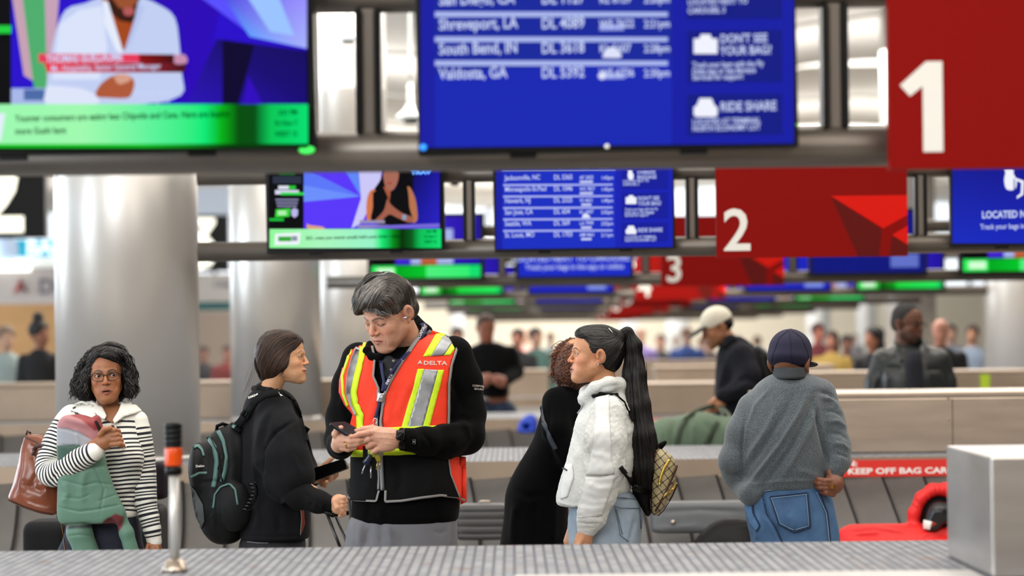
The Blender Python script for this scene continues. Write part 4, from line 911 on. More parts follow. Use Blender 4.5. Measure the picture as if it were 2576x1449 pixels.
def legs(root, hipc, d, m, shoe='2a2a2c', spread=.10, r=(.085, .06, .05), zhip=.92, name='trousers', dy=(0, 0), cols=None, build=True):
    x, y = hipc, d; q = []
    for i, s in enumerate((-1, 1)): q += chain([(x + s*.085, y, zhip), (x + s*spread, y + dy[i]*.5 - .01, .50), (x + s*spread*1.05, y + dy[i], .07)], [r[0]+.012, r[1]+.02, r[2]+.02], .02)
    if build: V, Q = sdf_mesh(q, .012); mk(name, smooth(V, Q, 1), Q, m, root)
    for i, s in enumerate((-1, 1)):
        a = (x + s*spread*1.05, y + dy[i] + .03, .045); b = (x + s*spread*1.2, y + dy[i] - .15, .034); V, Q = sdf_mesh([cap(a, b, .044, .034, .01), plane((0, 0, .003), (0, 0, -1), .004, 's')], .008); mk('shoe', V, Q, mat('shoe_'+shoe, shoe, .5), root)
    return q
def torso_loft(rows, d, k=.02, rnd=.03, pw=2.4):
    """rows: image y, left px, right px, depth offset m, half depth m"""
    st = []
    for y, l, r, dy, hd in rows:
        a = P(l, y, d); b = P(r, y, d); st.append(((a[2] + b[2])/2, (a[0] + b[0])/2, (b[0] - a[0])/2, d + dy, hd))
    return loft(st, k, 'u', rnd, pw)
def jp(d): return lambda x, y, o=0.0: P(x, y, d + o)
def hand(pts, palm, rs=.0085, kk=.006, flat=None):
    """pts: list of finger polylines (world points); palm: list of (point, point, r, r)"""
    q = []
    for a, b, ra, rb in palm: q.append(cap(a, b, ra, rb, .012, 'u', flat))
    for f in pts:
        n = len(f); R = [rs*(1.02 - .22*i/(n-1)) for i in range(n)]; q += chain(f, R, kk)
    return q
def body_core(rows_prims, h=.012): return sdf_mesh(rows_prims, h)
white_p = mat('white_print', (.93, .92, .90), .5); black_m = mat('black_plastic', (.025, .025, .028), .35); steel = mat('brushed_steel', (.72, .66, .60), .32, .92, noise=.10, nscale=3, stretch=(1, 1, 6), bump=.04, bscale=8)

# ---- woman in the striped sweater, far left
D = 11.6; J = jp(D)
root = person('woman with curly grey-black bob and glasses in a navy-striped white sweater', 262, D)
H = Head(267, 943, D - .02, yaw=6, pitch=2, roll=-3, sc=.965, skin='a26a48', lip='8e4840', brow='2c2320', o=dict(open=.0045, w=.98, eye=.0050, nose=1.1, browz=.0195, browt=.0034, brows=1.0, tint=[('8a5638', (0, -.03, -.115), (.06, .06, .02), .4)]))
V, Q, c = H.build((J(272, 1075, .03), .045, .052), root, post=[([(248, 958), (243, 972), (246, 984)], 2, -.0014), ([(288, 958), (293, 972), (289, 984)], 2, -.0014), ([(248, 950), (258, 953)], 1.6, -.001), ([(277, 951), (288, 950)], 1.6, -.001), ([(240, 890), (280, 888)], 2, -.0006)])
# right hand (on the left in the picture): a fist at the chest
hd = -.235; A = lambda x, y, o=0.0: P(x, y, D + hd + o)
fist = [cap(A(228, 1128, .035), A(262, 1112), .026, .030, .015), cap(A(262, 1112), A(284, 1098, -.005), .030, .022, .015)]
for k in range(4):
    x, y = 281 + k*3.5, 1082 + k*11.5; fist += chain([A(262, y+3, -.012), A(x+8, y, -.022), A(x+17, y+3, -.006), A(x+10, y+5, .02)], [.0105, .0105, .0100, .0085], .003)
fist += chain([A(252, 1094, -.02), A(262, 1081, -.032), A(276, 1078, -.026), A(286, 1082, -.010)], [.013, .0115, .0105, .008], .004)
V2, Q2 = sdf_mesh(fist, .0024); V2 = smooth(V2, Q2, 1)
B2 = lambda x, y, o=0: P(x, y, D - .02 + o)
lh = hand([[B2(375+k*7, 1378, -.01*k), B2(372+k*7, 1402, -.01*k), B2(374+k*6, 1425, .0), B2(376+k*6, 1440, .01)] for k in range(4)] + [[B2(372, 1372, -.03), B2(366, 1392, -.04), B2(367, 1408, -.04)]], [(B2(386, 1352), B2(388, 1390), .026, .034)])
V3, Q3 = sdf_mesh(lh, .004)
core = [torso_loft([(1045, 225, 310, .03, .03), (1100, 185, 330, .03, .06), (1250, 195, 325, .03, .07), (1330, 190, 325, .03, .08)], D)] + chain([J(200, 1340, .03), J(200, 1600, .03), J(200, 1820, .03)], [.05, .045, .04]) + chain([J(308, 1340, .03), J(305, 1600, .03), J(305, 1820, .03)], [.05, .045, .04])
core += chain([J(230, 1080, .03), J(160, 1110), J(128, 1178, -.06), A(190, 1160, .06), A(240, 1124, .02)], [.03, .03, .03, .026, .022]) + chain([J(300, 1080, .03), J(345, 1080), J(362, 1190), J(385, 1356, -.02)], [.03, .03, .026, .022]) + [cap(J(270, 1120, .03), J(270, 1040, .02), .04, .04)]
V4, Q4 = sdf_mesh(core, .012)
base = np.array(srgb('9c6544')); VV, QQ = join([(V, Q), (V2, Q2), (V3, Q3), (V4, Q4)]); cc = np.concatenate([c, np.tile(base, (len(VV) - len(V), 1))])
mk('body', VV, QQ, skin_mat(), root, cols=cc)
H.eyes(root, (16, -1), '2a1810')
0 and MB().add(*(lambda g: (g[0], g[1]))((H.w(np.array([(-.013, -.087, -.0615), (.013, -.087, -.0615), (.012, -.087, -.0665), (-.012, -.087, -.0665)])), [(0, 1, 2, 3)]))).build('teeth', mat('teeth', (.85, .82, .78), .3), root, smooth=False)
# sweater: striped along the body and round the sleeves
def stripe_mat():
    m = bpy.data.materials.new('navy_white_knit'); m.use_nodes = True; N = m.node_tree.nodes; L = m.node_tree.links; b = N['Principled BSDF']
    a = N.new('ShaderNodeAttribute'); a.attribute_name = 'Fac'; w = N.new('ShaderNodeAttribute'); w.attribute_name = 'Wid'
    fr = N.new('ShaderNodeMath'); fr.operation = 'FRACT'; L.new(a.outputs['Fac'], fr.inputs[0])
    gt = N.new('ShaderNodeMath'); gt.operation = 'LESS_THAN'; L.new(fr.outputs[0], gt.inputs[0]); L.new(w.outputs['Fac'], gt.inputs[1])
    mx = N.new('ShaderNodeMix'); mx.data_type = 'RGBA'; L.new(gt.outputs[0], mx.inputs[0]); mx.inputs[6].default_value = (*srgb((.93, .92, .88)), 1); mx.inputs[7].default_value = (*srgb((.07, .07, .12)), 1); L.new(mx.outputs[2], b.inputs['Base Color'])
    b.inputs['Roughness'].default_value = .85; b.inputs['Sheen Weight'].default_value = .15
    tc = N.new('ShaderNodeTexCoord'); t = N.new('ShaderNodeTexNoise'); t.inputs['Scale'].default_value = 350; L.new(tc.outputs['Object'], t.inputs['Vector']); bp = N.new('ShaderNodeBump'); bp.inputs['Strength'].default_value = .35; bp.inputs['Distance'].default_value = .002; L.new(t.outputs['Fac'], bp.inputs['Height']); L.new(bp.outputs['Normal'], b.inputs['Normal'])
    return m
knit = stripe_mat(); white_knit = mat('white_knit', (.93, .92, .88), .85, bump=.2, bscale=300)
TR = [(1018, 222, 318, .02, .05), (1032, 180, 345, .02, .075), (1050, 158, 358, .02, .095), (1090, 150, 362, .015, .115), (1150, 158, 370, .01, .125), (1210, 165, 366, .015, .12), (1260, 172, 348, .02, .115), (1303, 176, 347, .02, .118)]
tor = torso_loft(TR, D, .03, .02)
V, Q = sdf_mesh([tor, ell(J(225, 1140, -.07), (.06, .055, .06), .04), ell(J(318, 1150, -.08), (.06, .06, .06), .04)], .006)
V = smooth(V, Q, 2); V = folds(V, Q, [([(365, 1215), (330, 1245), (290, 1262)], 9, -.008), ([(345, 1130), (350, 1180), (340, 1215)], 10, .006), ([(352, 1262), (320, 1278), (290, 1280)], 7, -.006), ([(300, 1105), (320, 1160)], 9, .006)])
px = PXY(V)
def body_stripe(px):
    x, y = px[:, 0], px[:, 1]; t = y + .10*(x - 262) + 10*np.exp(-((x-330)/30)**2)*((y > 1080) & (y < 1300)) - .0011*(x - 300)**2*np.sign(1)
    t = y - 0.0016*(x-280)**2*1.0 + .10*(x-280) + 7*np.sin((y-1060)/70)*np.clip((x-300)/50, 0, 1)
    return t
t = body_stripe(px); per = np.where(t < 1105, 15.5, 10.4); fac = np.where(t < 1105, (t - 1058)/15.5, (t - 1105)/10.4 + 3.03); wid = np.where(t < 1105, .36, .46); wid = np.where((t < 1057) | (px[:, 1] > 1293), -1, wid)
o = mk('sweater', V, Q, knit, root, fac=fac, extra={'Wid': wid}); sw = bvh(V, Q)
def sleeve(pts, rs, per, wid, nm='sleeve', h=.005, k=.02, fl=(), phase=0, white=()):
    V, Q = sdf_mesh(chain(pts, rs, k), h); V = smooth(V, Q, 1)
    if fl: V = folds(V, Q, fl)
    P0 = np.array(pts); cum = np.r_[0, np.cumsum(np.linalg.norm(np.diff(P0, axis=0), axis=1))]; best = np.full(len(V), 1e9); arc = np.zeros(len(V))
    num = np.zeros(len(V)); den = np.zeros(len(V))
    for i in range(len(P0)-1):
        ab = P0[i+1]-P0[i]; L2 = ab @ ab; tt = ((V-P0[i]) @ ab)/L2; tc = np.clip(tt, 0, 1); dd = np.linalg.norm(V-P0[i]-tc[:, None]*ab, axis=1); w = np.exp(-((dd/.02)**2)*.5); num += w*(cum[i] + tc*math.sqrt(L2)); den += w
    arc = num/np.maximum(den, 1e-9); tot = cum[-1]
    w = np.full(len(V), wid); w[arc > tot - .018] = -1
    for a, b in white: w[(arc > a) & (arc < b)] = -1
    return V, Q, arc/per + phase, w
# left arm (right in the picture) hangs straight
pts = curve([J(345, 1060, .0), J(352, 1120, .0), J(360, 1190, .0), J(366, 1260, -.01), J(382, 1330, -.02), J(388, 1362, -.02)], 12)
V, Q, f, w = sleeve(pts, np.interp(np.linspace(0, 1, len(pts)), [0, .3, .6, .85, 1], [.045, .052, .046, .034, .031]), .0158, .48, fl=[([(352, 1215), (380, 1235)], 6, -.005), ([(365, 1275), (392, 1262)], 6, -.004), ([(375, 1310), (398, 1300)], 6, .004)], white=[(0, .03)])
mk('sleeve', V, Q, knit, root, fac=f, extra={'Wid': w}); sl2 = bvh(V, Q)
# right arm folded across, upper arm and forearm
pts = curve([J(182, 1048, .02), J(160, 1085, .0), J(136, 1130, -.03), J(122, 1180, -.07), J(142, 1192, -.12), J(180, 1168, -.17), J(215, 1148, -.205), J(243, 1134, -.235)], 26)
V, Q, f, w = sleeve(pts, np.interp(np.linspace(0, 1, len(pts)), [0, .25, .5, .62, .8, 1], [.05, .052, .047, .047, .042, .033]), .0162, .47, fl=[([(100, 1165), (135, 1150), (160, 1140)], 6, -.006), ([(130, 1215), (150, 1180)], 6, -.005), ([(180, 1200), (190, 1165)], 6, .003)], white=[(0, .045)])
mk('sleeve', V, Q, knit, root, fac=f, extra={'Wid': w}); sl1 = bvh(V, Q)
# collar and placket
patch([(182, 1022), (230, 1012), (243, 1050), (262, 1084), (240, 1078), (218, 1052), (200, 1044), (178, 1036)], sw, .012, white_knit, 'collar', root, th=.006)
patch([(180, 1020), (206, 1014), (226, 1022), (246, 1046), (262, 1056), (268, 1046), (258, 1024), (230, 1010), (205, 1008)], sw, .02, white_knit, 'collar', root, th=.006)
patch([(318, 1010), (340, 1024), (355, 1038), (332, 1046), (310, 1052), (287, 1070), (284, 1060), (297, 1040), (306, 1018)], sw, .016, white_knit, 'collar', root, th=.006)
nk = patch([(246, 1040), (262, 1056), (284, 1066), (297, 1040), (306, 1022), (290, 1010), (258, 1010)], sw, .004, mat('neck_skin', '94603f', .5), 'neckline', root, th=.002)
patch([(281, 1068), (288, 1066), (318, 1126), (310, 1130)], sw, .005, knit_p := mat('placket', (.91, .90, .86), .85), 'placket', root)
strip([(284, 1070), (314, 1128)], 1.6, sw, .008, mat('navy_trim', (.07, .07, .12), .8), 'placket_edge', root)
for x, y in ((283, 1075), (298, 1062)): MB().lathe([(.001, .004), (.006, .003), (.0065, 0)], (0, 0, 0), 14, M=Matrix.Translation(cast(sw, x, y, .012)) @ Matrix.Rotation(math.pi/2, 4, 'X')).build('button', mat('button_brown', (.30, .16, .09), .3), root)
jeans = mat('dark_denim', (.07, .09, .16), .8, noise=.15, nscale=60, bump=.2, bscale=400)
V, Q = sdf_mesh([torso_loft([(1290, 172, 345, .02, .11), (1340, 160, 352, .03, .12), (1400, 152, 356, .03, .12)], D)] + chain([J(195, 1400, .03), J(200, 1600, .03), J(200, 1850, .03)], [.085, .065, .06]) + chain([J(312, 1400, .03), J(305, 1600, .03), J(305, 1850, .03)], [.085, .065, .06]), .010)
mk('jeans', smooth(V, Q, 1), Q, jeans, root); jt = bvh(V, Q); strip([(134, 1300), (130, 1340), (128, 1390)], 2, jt, .002, mat('gold_stitch', (.5, .32, .12), .7), 'seam', root)
strip([(152, 1310), (160, 1350), (164, 1385)], 1.5, jt, .002, MATS['gold_stitch'], 'seam', root)
legs(root, P(255, 900, D)[0], D + .03, jeans, build=False, spread=.09)
# glasses
gm = mat('glasses_frame', (.10, .05, .03), .25); rim = []
fx = lambda x: -.098 + 1.9*x*x
mb = MB()
for s in (-1, 1):
    a = np.linspace(0, 2*math.pi, 33); ex = .0245; cx = s*.0315
    pts = [(cx + ex*np.sign(math.cos(t))*abs(math.cos(t))**.75, fx(cx + ex*math.cos(t)), -.003 + .0165*np.sign(math.sin(t))*abs(math.sin(t))**.8 + .0015*s*math.cos(t)) for t in a]
    mb.tube(H.w(np.array(pts)), [.0013 + .0008*(math.sin(t) > 0) for t in a], 8, cap=False)
    mb.tube(H.w(np.array([(s*.0565, fx(.0565), .006), (s*.069, -.070, .006), (s*.076, 0, .004)])), .0017, 6)
mb.tube(H.w(np.array([(-.009, fx(0), .002), (0, fx(0)-.002, .005), (.009, fx(0), .002)])), .0017, 6)
gl = mb.build('glasses', gm, root)
# pearl earring
p = H.w1(.082, -.012, -.045); MB().lathe([(.0005, -.0045), (.003, -.0035), (.0045, 0), (.003, .0035), (.0005, .0045)], p, 12).build('earring', mat('pearl', (.95, .93, .9), .15), root)
# hair: loose curls over a dark mass
hm = mat('grey_black_hair', None, .62, attr='Col', spec=.25); hb = mat('hair_mass_dark', (.07, .065, .065), .7, bump=.6, bscale=120)
hp = [ell((0, .024, .034), (.086, .100, .088), .02), ell((-.086, .020, -.035), (.030, .050, .070), .03), ell((.086, .020, -.035), (.028, .050, .072), .03), ell((0, .06, -.05), (.085, .05, .085), .03),
      ell((-.098, .010, -.070), (.028, .040, .036), .02), ell((.094, .010, -.072), (.026, .040, .036), .02), ell((.02, -.040, .084), (.058, .045, .028), .03),
      ell((0, -.100, -.026), (.073, .090, .094), .010, 's'), ell((.0, -.1, -.09), (.070, .11, .09), .012, 's')]
V, Q = H.hairmesh(hp, .005); mk('hair', wob(V, Q, .004, 70, 3), Q, hb, root); ht = bvh(V, Q)
cl = ['151212', '1c1919', '2a2625', '403c3a', '100e0e', '201d1c', '5a5653']
GL = [[(272, 868), (238, 882), (212, 920), (202, 965), (196, 1008)], [(262, 870), (228, 886), (204, 930), (190, 972), (186, 1010)], [(255, 872), (220, 888), (196, 938), (180, 980), (180, 1006)], [(275, 868), (238, 890), (218, 930), (212, 975), (212, 1012)]]
GR = [[(272, 868), (303, 878), (322, 912), (331, 960), (328, 1008)], [(270, 866), (308, 882), (332, 925), (341, 972), (334, 1004)], [(272, 870), (302, 888), (318, 930), (323, 975), (318, 1014)], [(280, 866), (314, 886), (336, 940), (343, 985), (338, 1008)]]
strands(GL, 420, ht, .0017, .001, 2.2, hm, 'curls', root, 2.6, curl=5, cf=.13, cut=(.55, .4), lift=.008, seed=3, cols=cl, base=D, seg=4)
strands(GR, 420, ht, .0017, .001, 2.2, hm, 'curls', root, 2.6, curl=5, cf=.13, cut=(.55, .4), lift=.008, seed=4, cols=cl, base=D, seg=4)
strands([[(258, 868), (238, 885), (222, 910), (216, 945), (214, 985), (218, 1012)], [(266, 870), (248, 882), (232, 897), (222, 918), (218, 950), (216, 990)], [(272, 872), (256, 880), (240, 891), (229, 906), (222, 930)]], 240, ht, .0016, .001, 2, hm, 'curls', root, 2.6, curl=3.2, cf=.12, cut=(.5, .35), lift=.006, seed=6, cols=cl, base=D, seg=4)
strands([[(262, 868), (292, 878), (312, 900), (321, 940), (321, 985), (316, 1012)], [(258, 872), (286, 880), (308, 900), (318, 930), (319, 970), (316, 1005)], [(256, 876), (278, 882), (300, 895), (313, 915), (318, 945)], [(254, 880), (274, 886), (294, 896), (308, 912)]], 320, ht, .0016, .001, 2, hm, 'curls', root, 2.6, curl=3.2, cf=.12, cut=(.5, .35), lift=.006, seed=7, cols=cl, base=D, seg=4)
strands([[(250, 886), (262, 880), (280, 884), (300, 896), (314, 916)], [(248, 892), (262, 887), (280, 891), (298, 902), (312, 920)], [(256, 894), (272, 894), (290, 902), (306, 916)]], 170, ht, .0016, .003, 1.8, hm, 'curls', root, 2.6, curl=1.8, cf=.11, cut=(.3, .35), lift=.007, seed=8, cols=cl, base=D, seg=4)
strands([[(258, 884), (242, 890), (230, 904), (222, 925)], [(256, 891), (244, 896), (234, 908), (226, 930)]], 90, ht, .0016, .003, 1.8, hm, 'curls', root, 2.6, curl=1.8, cf=.11, cut=(.3, .35), lift=.007, seed=9, cols=cl, base=D, seg=4)
strands([[(250, 872), (275, 866), (300, 872), (318, 890)], [(252, 880), (275, 876), (298, 884), (312, 905)]], 90, ht, .0016, .002, 2.5, hm, 'curls', root, 3, curl=2.5, cf=.1, lift=.008, seed=5, cols=cl, base=D, seg=4)

# ---- folded puffer jacket held against her
DJ = D - .155; root = empty('puffer_jacket', J(230, 1390, -.15), 'green, grey and rose puffer jacket hanging over the striped-sweater woman\'s arm', 'jacket'); G = lambda x, y, o=0: P(x, y, DJ + o)
q = [torso_loft([(1043, 165, 215, 0, .03), (1060, 144, 250, 0, .045), (1130, 143, 262, .0, .05), (1170, 146, 268, .0, .05), (1230, 145, 288, .0, .045), (1290, 143, 318, -.0, .045), (1318, 150, 310, 0, .04)], DJ, .01, .02, 3)]
q += chain([G(195, 1290, .02), G(200, 1340, .02), G(222, 1400, .03)], [.045, .05, .05], .015) + chain([G(300, 1290, .02), G(318, 1340, .02), G(335, 1400, .03)], [.02, .028, .03], .015) + [cap(G(243, 1055, -.01), G(250, 1095, -.01), .018, .022, .015)]
q += [ell(G(278, 1335, -.04), (.032, .05, .05), .01, 's')]
V, Q = sdf_mesh(q, .0045); V = smooth(V, Q, 2)
fl = [([(200, 1150), (235, 1170), (262, 1230), (250, 1300)], 3, -.004), ([(144, 1170), (200, 1180), (270, 1172)], 5, -.005), ([(150, 1205), (210, 1222), (240, 1214), (290, 1220)], 2.5, -.004), ([(145, 1275), (200, 1287), (240, 1282), (310, 1268)], 2.2, -.005), ([(150, 1250), (200, 1255), (235, 1240)], 2, -.003), ([(240, 1262), (270, 1252), (305, 1240)], 2, -.003),
      ([(143, 1078), (165, 1080), (200, 1090), (228, 1106)], 2.4, -.005), ([(190, 1085), (196, 1110), (198, 1130)], 5, .006), ([(150, 1050), (185, 1058), (232, 1072)], 8, .006), ([(150, 1120), (180, 1122), (200, 1118)], 2.5, -.004), ([(165, 1350), (200, 1345), (240, 1350)], 2.5, -.004), ([(160, 1210), (170, 1240), (158, 1270)], 8, .006), ([(215, 1180), (205, 1230), (210, 1270)], 9, .006), ([(150, 1330), (165, 1322), (230, 1318)], 4, -.008)]
V = folds(V, Q, fl)
c = paint(V, Q, '587d6a', [([(120, 1030), (265, 1030), (262, 1150), (120, 1150)], '989ba3', 2), ([(120, 1020), (262, 1020), (262, 1130), (232, 1108), (196, 1084), (165, 1077), (120, 1076)], 'aa7376', 1.5), ([(178, 1036), (262, 1030), (262, 1078), (238, 1084), (205, 1056), (180, 1046)], '8c2f33', 1.5), ([(120, 1122), (200, 1118), (206, 1136), (190, 1160), (120, 1160)], '2e4f42', 1.5),
      ([(262, 1310), (290, 1292), (312, 1300), (308, 1325), (282, 1360), (266, 1340), (255, 1318)], '6e272c', 2), ([(150, 1322), (262, 1316), (262, 1326), (152, 1332)], '26352f', 2)])
mk('shell', V, Q, mat('puffer', None, .55, attr='Col', sheen=.1, bump=.12, bscale=120), root, cols=c); jk = bvh(V, Q)
strip([(240, 1060), (250, 1080), (250, 1105)], 7, jk, .006, mat('cuff_dark', (.12, .08, .08), .7), 'cuff', root)
# ---- brown leather tote on her arm
DT = D + .03; root = empty('tote_bag', J(85, 1292, .03), 'brown leather tote bag hanging from the arm of the striped-sweater woman', 'bag')
V, Q = sdf_mesh([torso_loft([(1092, 64, 100, 0, .02), (1112, 58, 150, 0, .035), (1160, 48, 155, 0, .055), (1220, 34, 158, 0, .07), (1255, 20, 160, 0, .075), (1280, 60, 160, 0, .07), (1292, 105, 160, .0, .06)], DT, .01, .012, 2.6)], .005); V = smooth(V, Q, 2)
V = folds(wob(V, Q, .004, 22, 5), Q, [([(62, 1110), (60, 1180), (45, 1240)], 10, .008), ([(80, 1130), (95, 1190), (70, 1240)], 8, -.007), ([(100, 1180), (120, 1210), (110, 1250)], 9, .009), ([(60, 1215), (100, 1235), (140, 1220)], 7, -.006), ([(75, 1110), (110, 1128), (140, 1135)], 4, .005), ([(55, 1262), (90, 1275), (135, 1285)], 5, .006)])
mk('body', V, Q, mat('brown_leather', (.50, .27, .18), .28, noise=.18, nscale=9, bump=.15, bscale=60), root); bt = bvh(V, Q); lt = mat('leather_dark', (.25, .12, .09), .4)
strip([(62, 1098), (90, 1112), (125, 1128), (150, 1134)], 3, bt, .003, lt, 'rim_piping', root); strip([(20, 1257), (60, 1275), (100, 1288), (135, 1294)], 2.5, bt, .003, lt, 'base_piping', root)
MB().tube(curve([P(88, 1130, DT-.07), P(92, 1122, DT-.09), P(112, 1122, DT-.10), P(140, 1124, DT-.10), P(160, 1120, DT-.06)], 20), .010, 8, flat=((0, 1, 0), .5)).build('handle', lt, root)
MB().tube([P(86, 1128, DT-.066), P(84, 1146, DT-.072)], .009, 6).build('handle_tab', lt, root)
MB().tube([P(66, 1096, DT), P(68, 1084, DT), P(78, 1090, DT)], .005, 6).build('clasp_tab', lt, root)
strip([(186, 1024), (190, 1034), (196, 1050)], 8, sw, .022, lt, 'shoulder_strap', root, step=3)

# ---- man in the orange safety vest, centre
D = 10.6; J = jp(D)
root = person('man in an orange reflective safety vest looking down at a phone', 1010, D)
H = Head(979, 786, D - .085, yaw=-43, pitch=27, roll=4, sc=1.07, skin='d6a084', lip='b06a60', brow='4a4038', o=dict(eye=0, w=1.0, nose=1.22, fat=.003, browz=.0185, browt=.0038, brows=.85, beard=('7a6258', .16), chin=.002, tint=[('d8836a', (0, -.112, -.03), (.015, .02, .02), .35)]))
nb = J(1030, 892, .045)
V, Q, c = H.build((nb, .056, .066, (0, .02, -.05)), root, h=.0022, post=[([(953, 838), (964, 846), (972, 858), (974, 872)], 2.0, -.0022), ([(958, 832), (972, 842), (982, 858)], 5, .0016), ([(938, 800), (941, 812)], 1.5, -.0014), ([(978, 802), (992, 797)], 1.4, -.0010), ([(978, 806), (994, 806)], 1.4, -.0010), ([(948, 815), (958, 820), (970, 817)], 2.2, -.0012), ([(930, 790), (955, 783)], 1.5, -.0007), ([(1000, 845), (990, 868), (975, 882)], 5, -.0012), ([(970, 878), (990, 880), (1008, 868)], 3, .0016)])
def hand_mesh(q, h=.0024):
    V, Q = sdf_mesh(q, h); return smooth(V, Q, 1, .4), Q
hd = -.30; A = lambda x, y, o=0.0: P(x, y, D + hd + o)
# his left hand, over the phone (right in the picture)
LHq = [cap(A(1012, 1105, .03), A(975, 1103, .0), .031, .036, .02, 'u', ((0, 1, 0), .75)), cap(A(975, 1103), A(948, 1096, -.01), .036, .026, .02, 'u', ((0, 1, 0), .75)), cap(A(978, 1118, 0), A(962, 1124, 0), .025, .020, .015)]
LHq += chain([A(948, 1086, -.012), A(926, 1089, -.022), A(904, 1093, -.024), A(884, 1101, -.018)], [.0135, .0118, .0108, .0088], .004)
LHq += chain([A(948, 1100, -.008), A(928, 1104, -.016), A(914, 1110, -.004), A(922, 1116, .012)], [.0130, .0115, .0105, .009], .003)
LHq += chain([A(952, 1112, -.004), A(934, 1119, -.012), A(926, 1124, .0), A(936, 1128, .01)], [.0125, .0110, .0100, .009], .003)
LHq += chain([A(962, 1124, -.002), A(946, 1132, -.008), A(938, 1136, .0), A(946, 1138, .01)], [.0115, .0100, .009, .008], .003)
LHq += chain([A(965, 1086, .0), A(935, 1078, .005), A(912, 1080, .012), A(896, 1085, .016)], [.016, .0125, .011, .009], .005)
LV, LQ = hand_mesh(LHq)
LV = folds(LV, LQ, [([(995, 1090), (960, 1088), (940, 1086)], 2.2, .0016), ([(996, 1105), (965, 1101), (940, 1100)], 2.0, .0014), ([(990, 1118), (965, 1115)], 2.0, .0012), ([(926, 1083), (926, 1095)], 1.2, -.001), ([(906, 1088), (906, 1098)], 1.2, -.001)])
# his right hand, under the phone (left in the picture)
RHq = [cap(A(852, 1120, .04), A(860, 1108, .01), .028, .030, .02), cap(A(860, 1108, .01), A(880, 1112, -.004), .030, .024, .02)]
RHq += chain([A(862, 1098, -.012), A(880, 1100, -.02), A(900, 1100, -.014)], [.012, .0112, .0095], .004)
RHq += chain([A(858, 1108, -.014), A(880, 1111, -.022), A(902, 1108, -.018), A(914, 1105, -.01)], [.0125, .0115, .0105, .009], .003)
RHq += chain([A(858, 1118, -.012), A(878, 1121, -.02), A(898, 1117, -.016), A(910, 1113, -.006)], [.012, .0112, .010, .0085], .003)
RHq += chain([A(862, 1127, -.008), A(876, 1130, -.014), A(892, 1126, -.01)], [.0115, .0105, .009], .003)
RHq += chain([A(850, 1105, .0), A(843, 1092, -.012), A(848, 1082, -.02), A(858, 1076, -.024)], [.014, .0125, .011, .009], .004)
RV, RQ = hand_mesh(RHq)
q = [torso_loft([(900, 950, 1090, .03, .06), (960, 905, 1120, .03, .08), (1100, 910, 1110, .03, .09), (1300, 905, 1120, .03, .09)], D)] + chain([J(950, 1330, .03), J(950, 1620, .03), J(945, 1900, .03)], [.07, .055, .045]) + chain([J(1075, 1330, .03), J(1080, 1620, .03), J(1085, 1900, .03)], [.07, .055, .045])
q += chain([J(1090, 930, .03), J(1150, 930, .02), J(1172, 1092, -.04), J(1030, 1106, -.26), A(1000, 1104, .01)], [.03, .035, .032, .024, .022]) + chain([J(950, 930, .05), J(903, 930, .06), J(882, 975, .07), J(862, 1050, .03), J(852, 1105, -.05), A(856, 1120, .04)], [.03, .028, .026, .026, .026, .022]) + [cap(J(1020, 960, .03), nb, .05, .05)]
CV, CQ = sdf_mesh(q, .012)
VV, QQ = join([(V, Q), (LV, LQ), (RV, RQ), (CV, CQ)]); n = len(V); rest = np.tile(np.array(srgb('d6a288')), (len(VV)-n, 1)); pxx = PXY(VV[n:]); 
rg = np.exp(-(seg_dist(pxx, [(884, 1101), (926, 1089), (940, 1100), (935, 1120)])/7)**2)[:, None]; rest = rest*(1 - .35*rg) + np.array(srgb('c2705c'))*.35*rg
mk('body', VV, QQ, skin_mat(), root, cols=np.concatenate([c, rest])); H.eyes(root, (0, 25), '3a4a50'); hdt = bvh(VV, QQ)
p0 = A(868, 1119, -.030); MB().tube([A(866, 1111, -.030), A(869, 1117, -.038), A(871, 1124, -.036), A(872, 1128, -.028)], .0024, 8).build('ring', mat('gold', (.85, .62, .25), .2, 1.0), root)
# black jacket
fleece = mat('black_fleece', (.022, .022, .024), .92, spec=.08, noise=.12, nscale=40, bump=.2, bscale=260, sheen=.02)
T = torso_loft([(846, 1010, 1110, .045, .05), (862, 930, 1140, .035, .08), (884, 885, 1158, .025, .105), (920, 870, 1166, .02, .125), (960, 860, 1163, .012, .135), (990, 860, 1160, .01, .135), (1025, 873, 1155, .005, .138), (1060, 887, 1150, .0, .14), (1140, 890, 1152, -.005, .15), (1220, 888, 1160, -.005, .155), (1285, 884, 1156, .0, .15), (1316, 884, 1152, .0, .148)], D, .03, .03, 2.3)
AL = chain([J(1140, 895, .03), J(1162, 960, .03), J(1175, 1040, .01), J(1172, 1096, -.04)], [.075, .072, .066, .066], .03) + chain([J(1172, 1096, -.04), J(1120, 1112, -.13), J(1070, 1110, -.20), J(1022, 1106, -.262)], [.064, .056, .048, .043], .03)
AR = chain([J(903, 905, .06), J(880, 970, .07), J(860, 1050, .03), J(852, 1105, -.05)], [.066, .062, .055, .052], .03) + chain([J(852, 1108, -.06), J(856, 1122, -.15), J(858, 1122, -.215)], [.050, .046, .040], .02)
V, Q = sdf_mesh([T] + AL + AR, .0065); V = smooth(V, Q, 1)
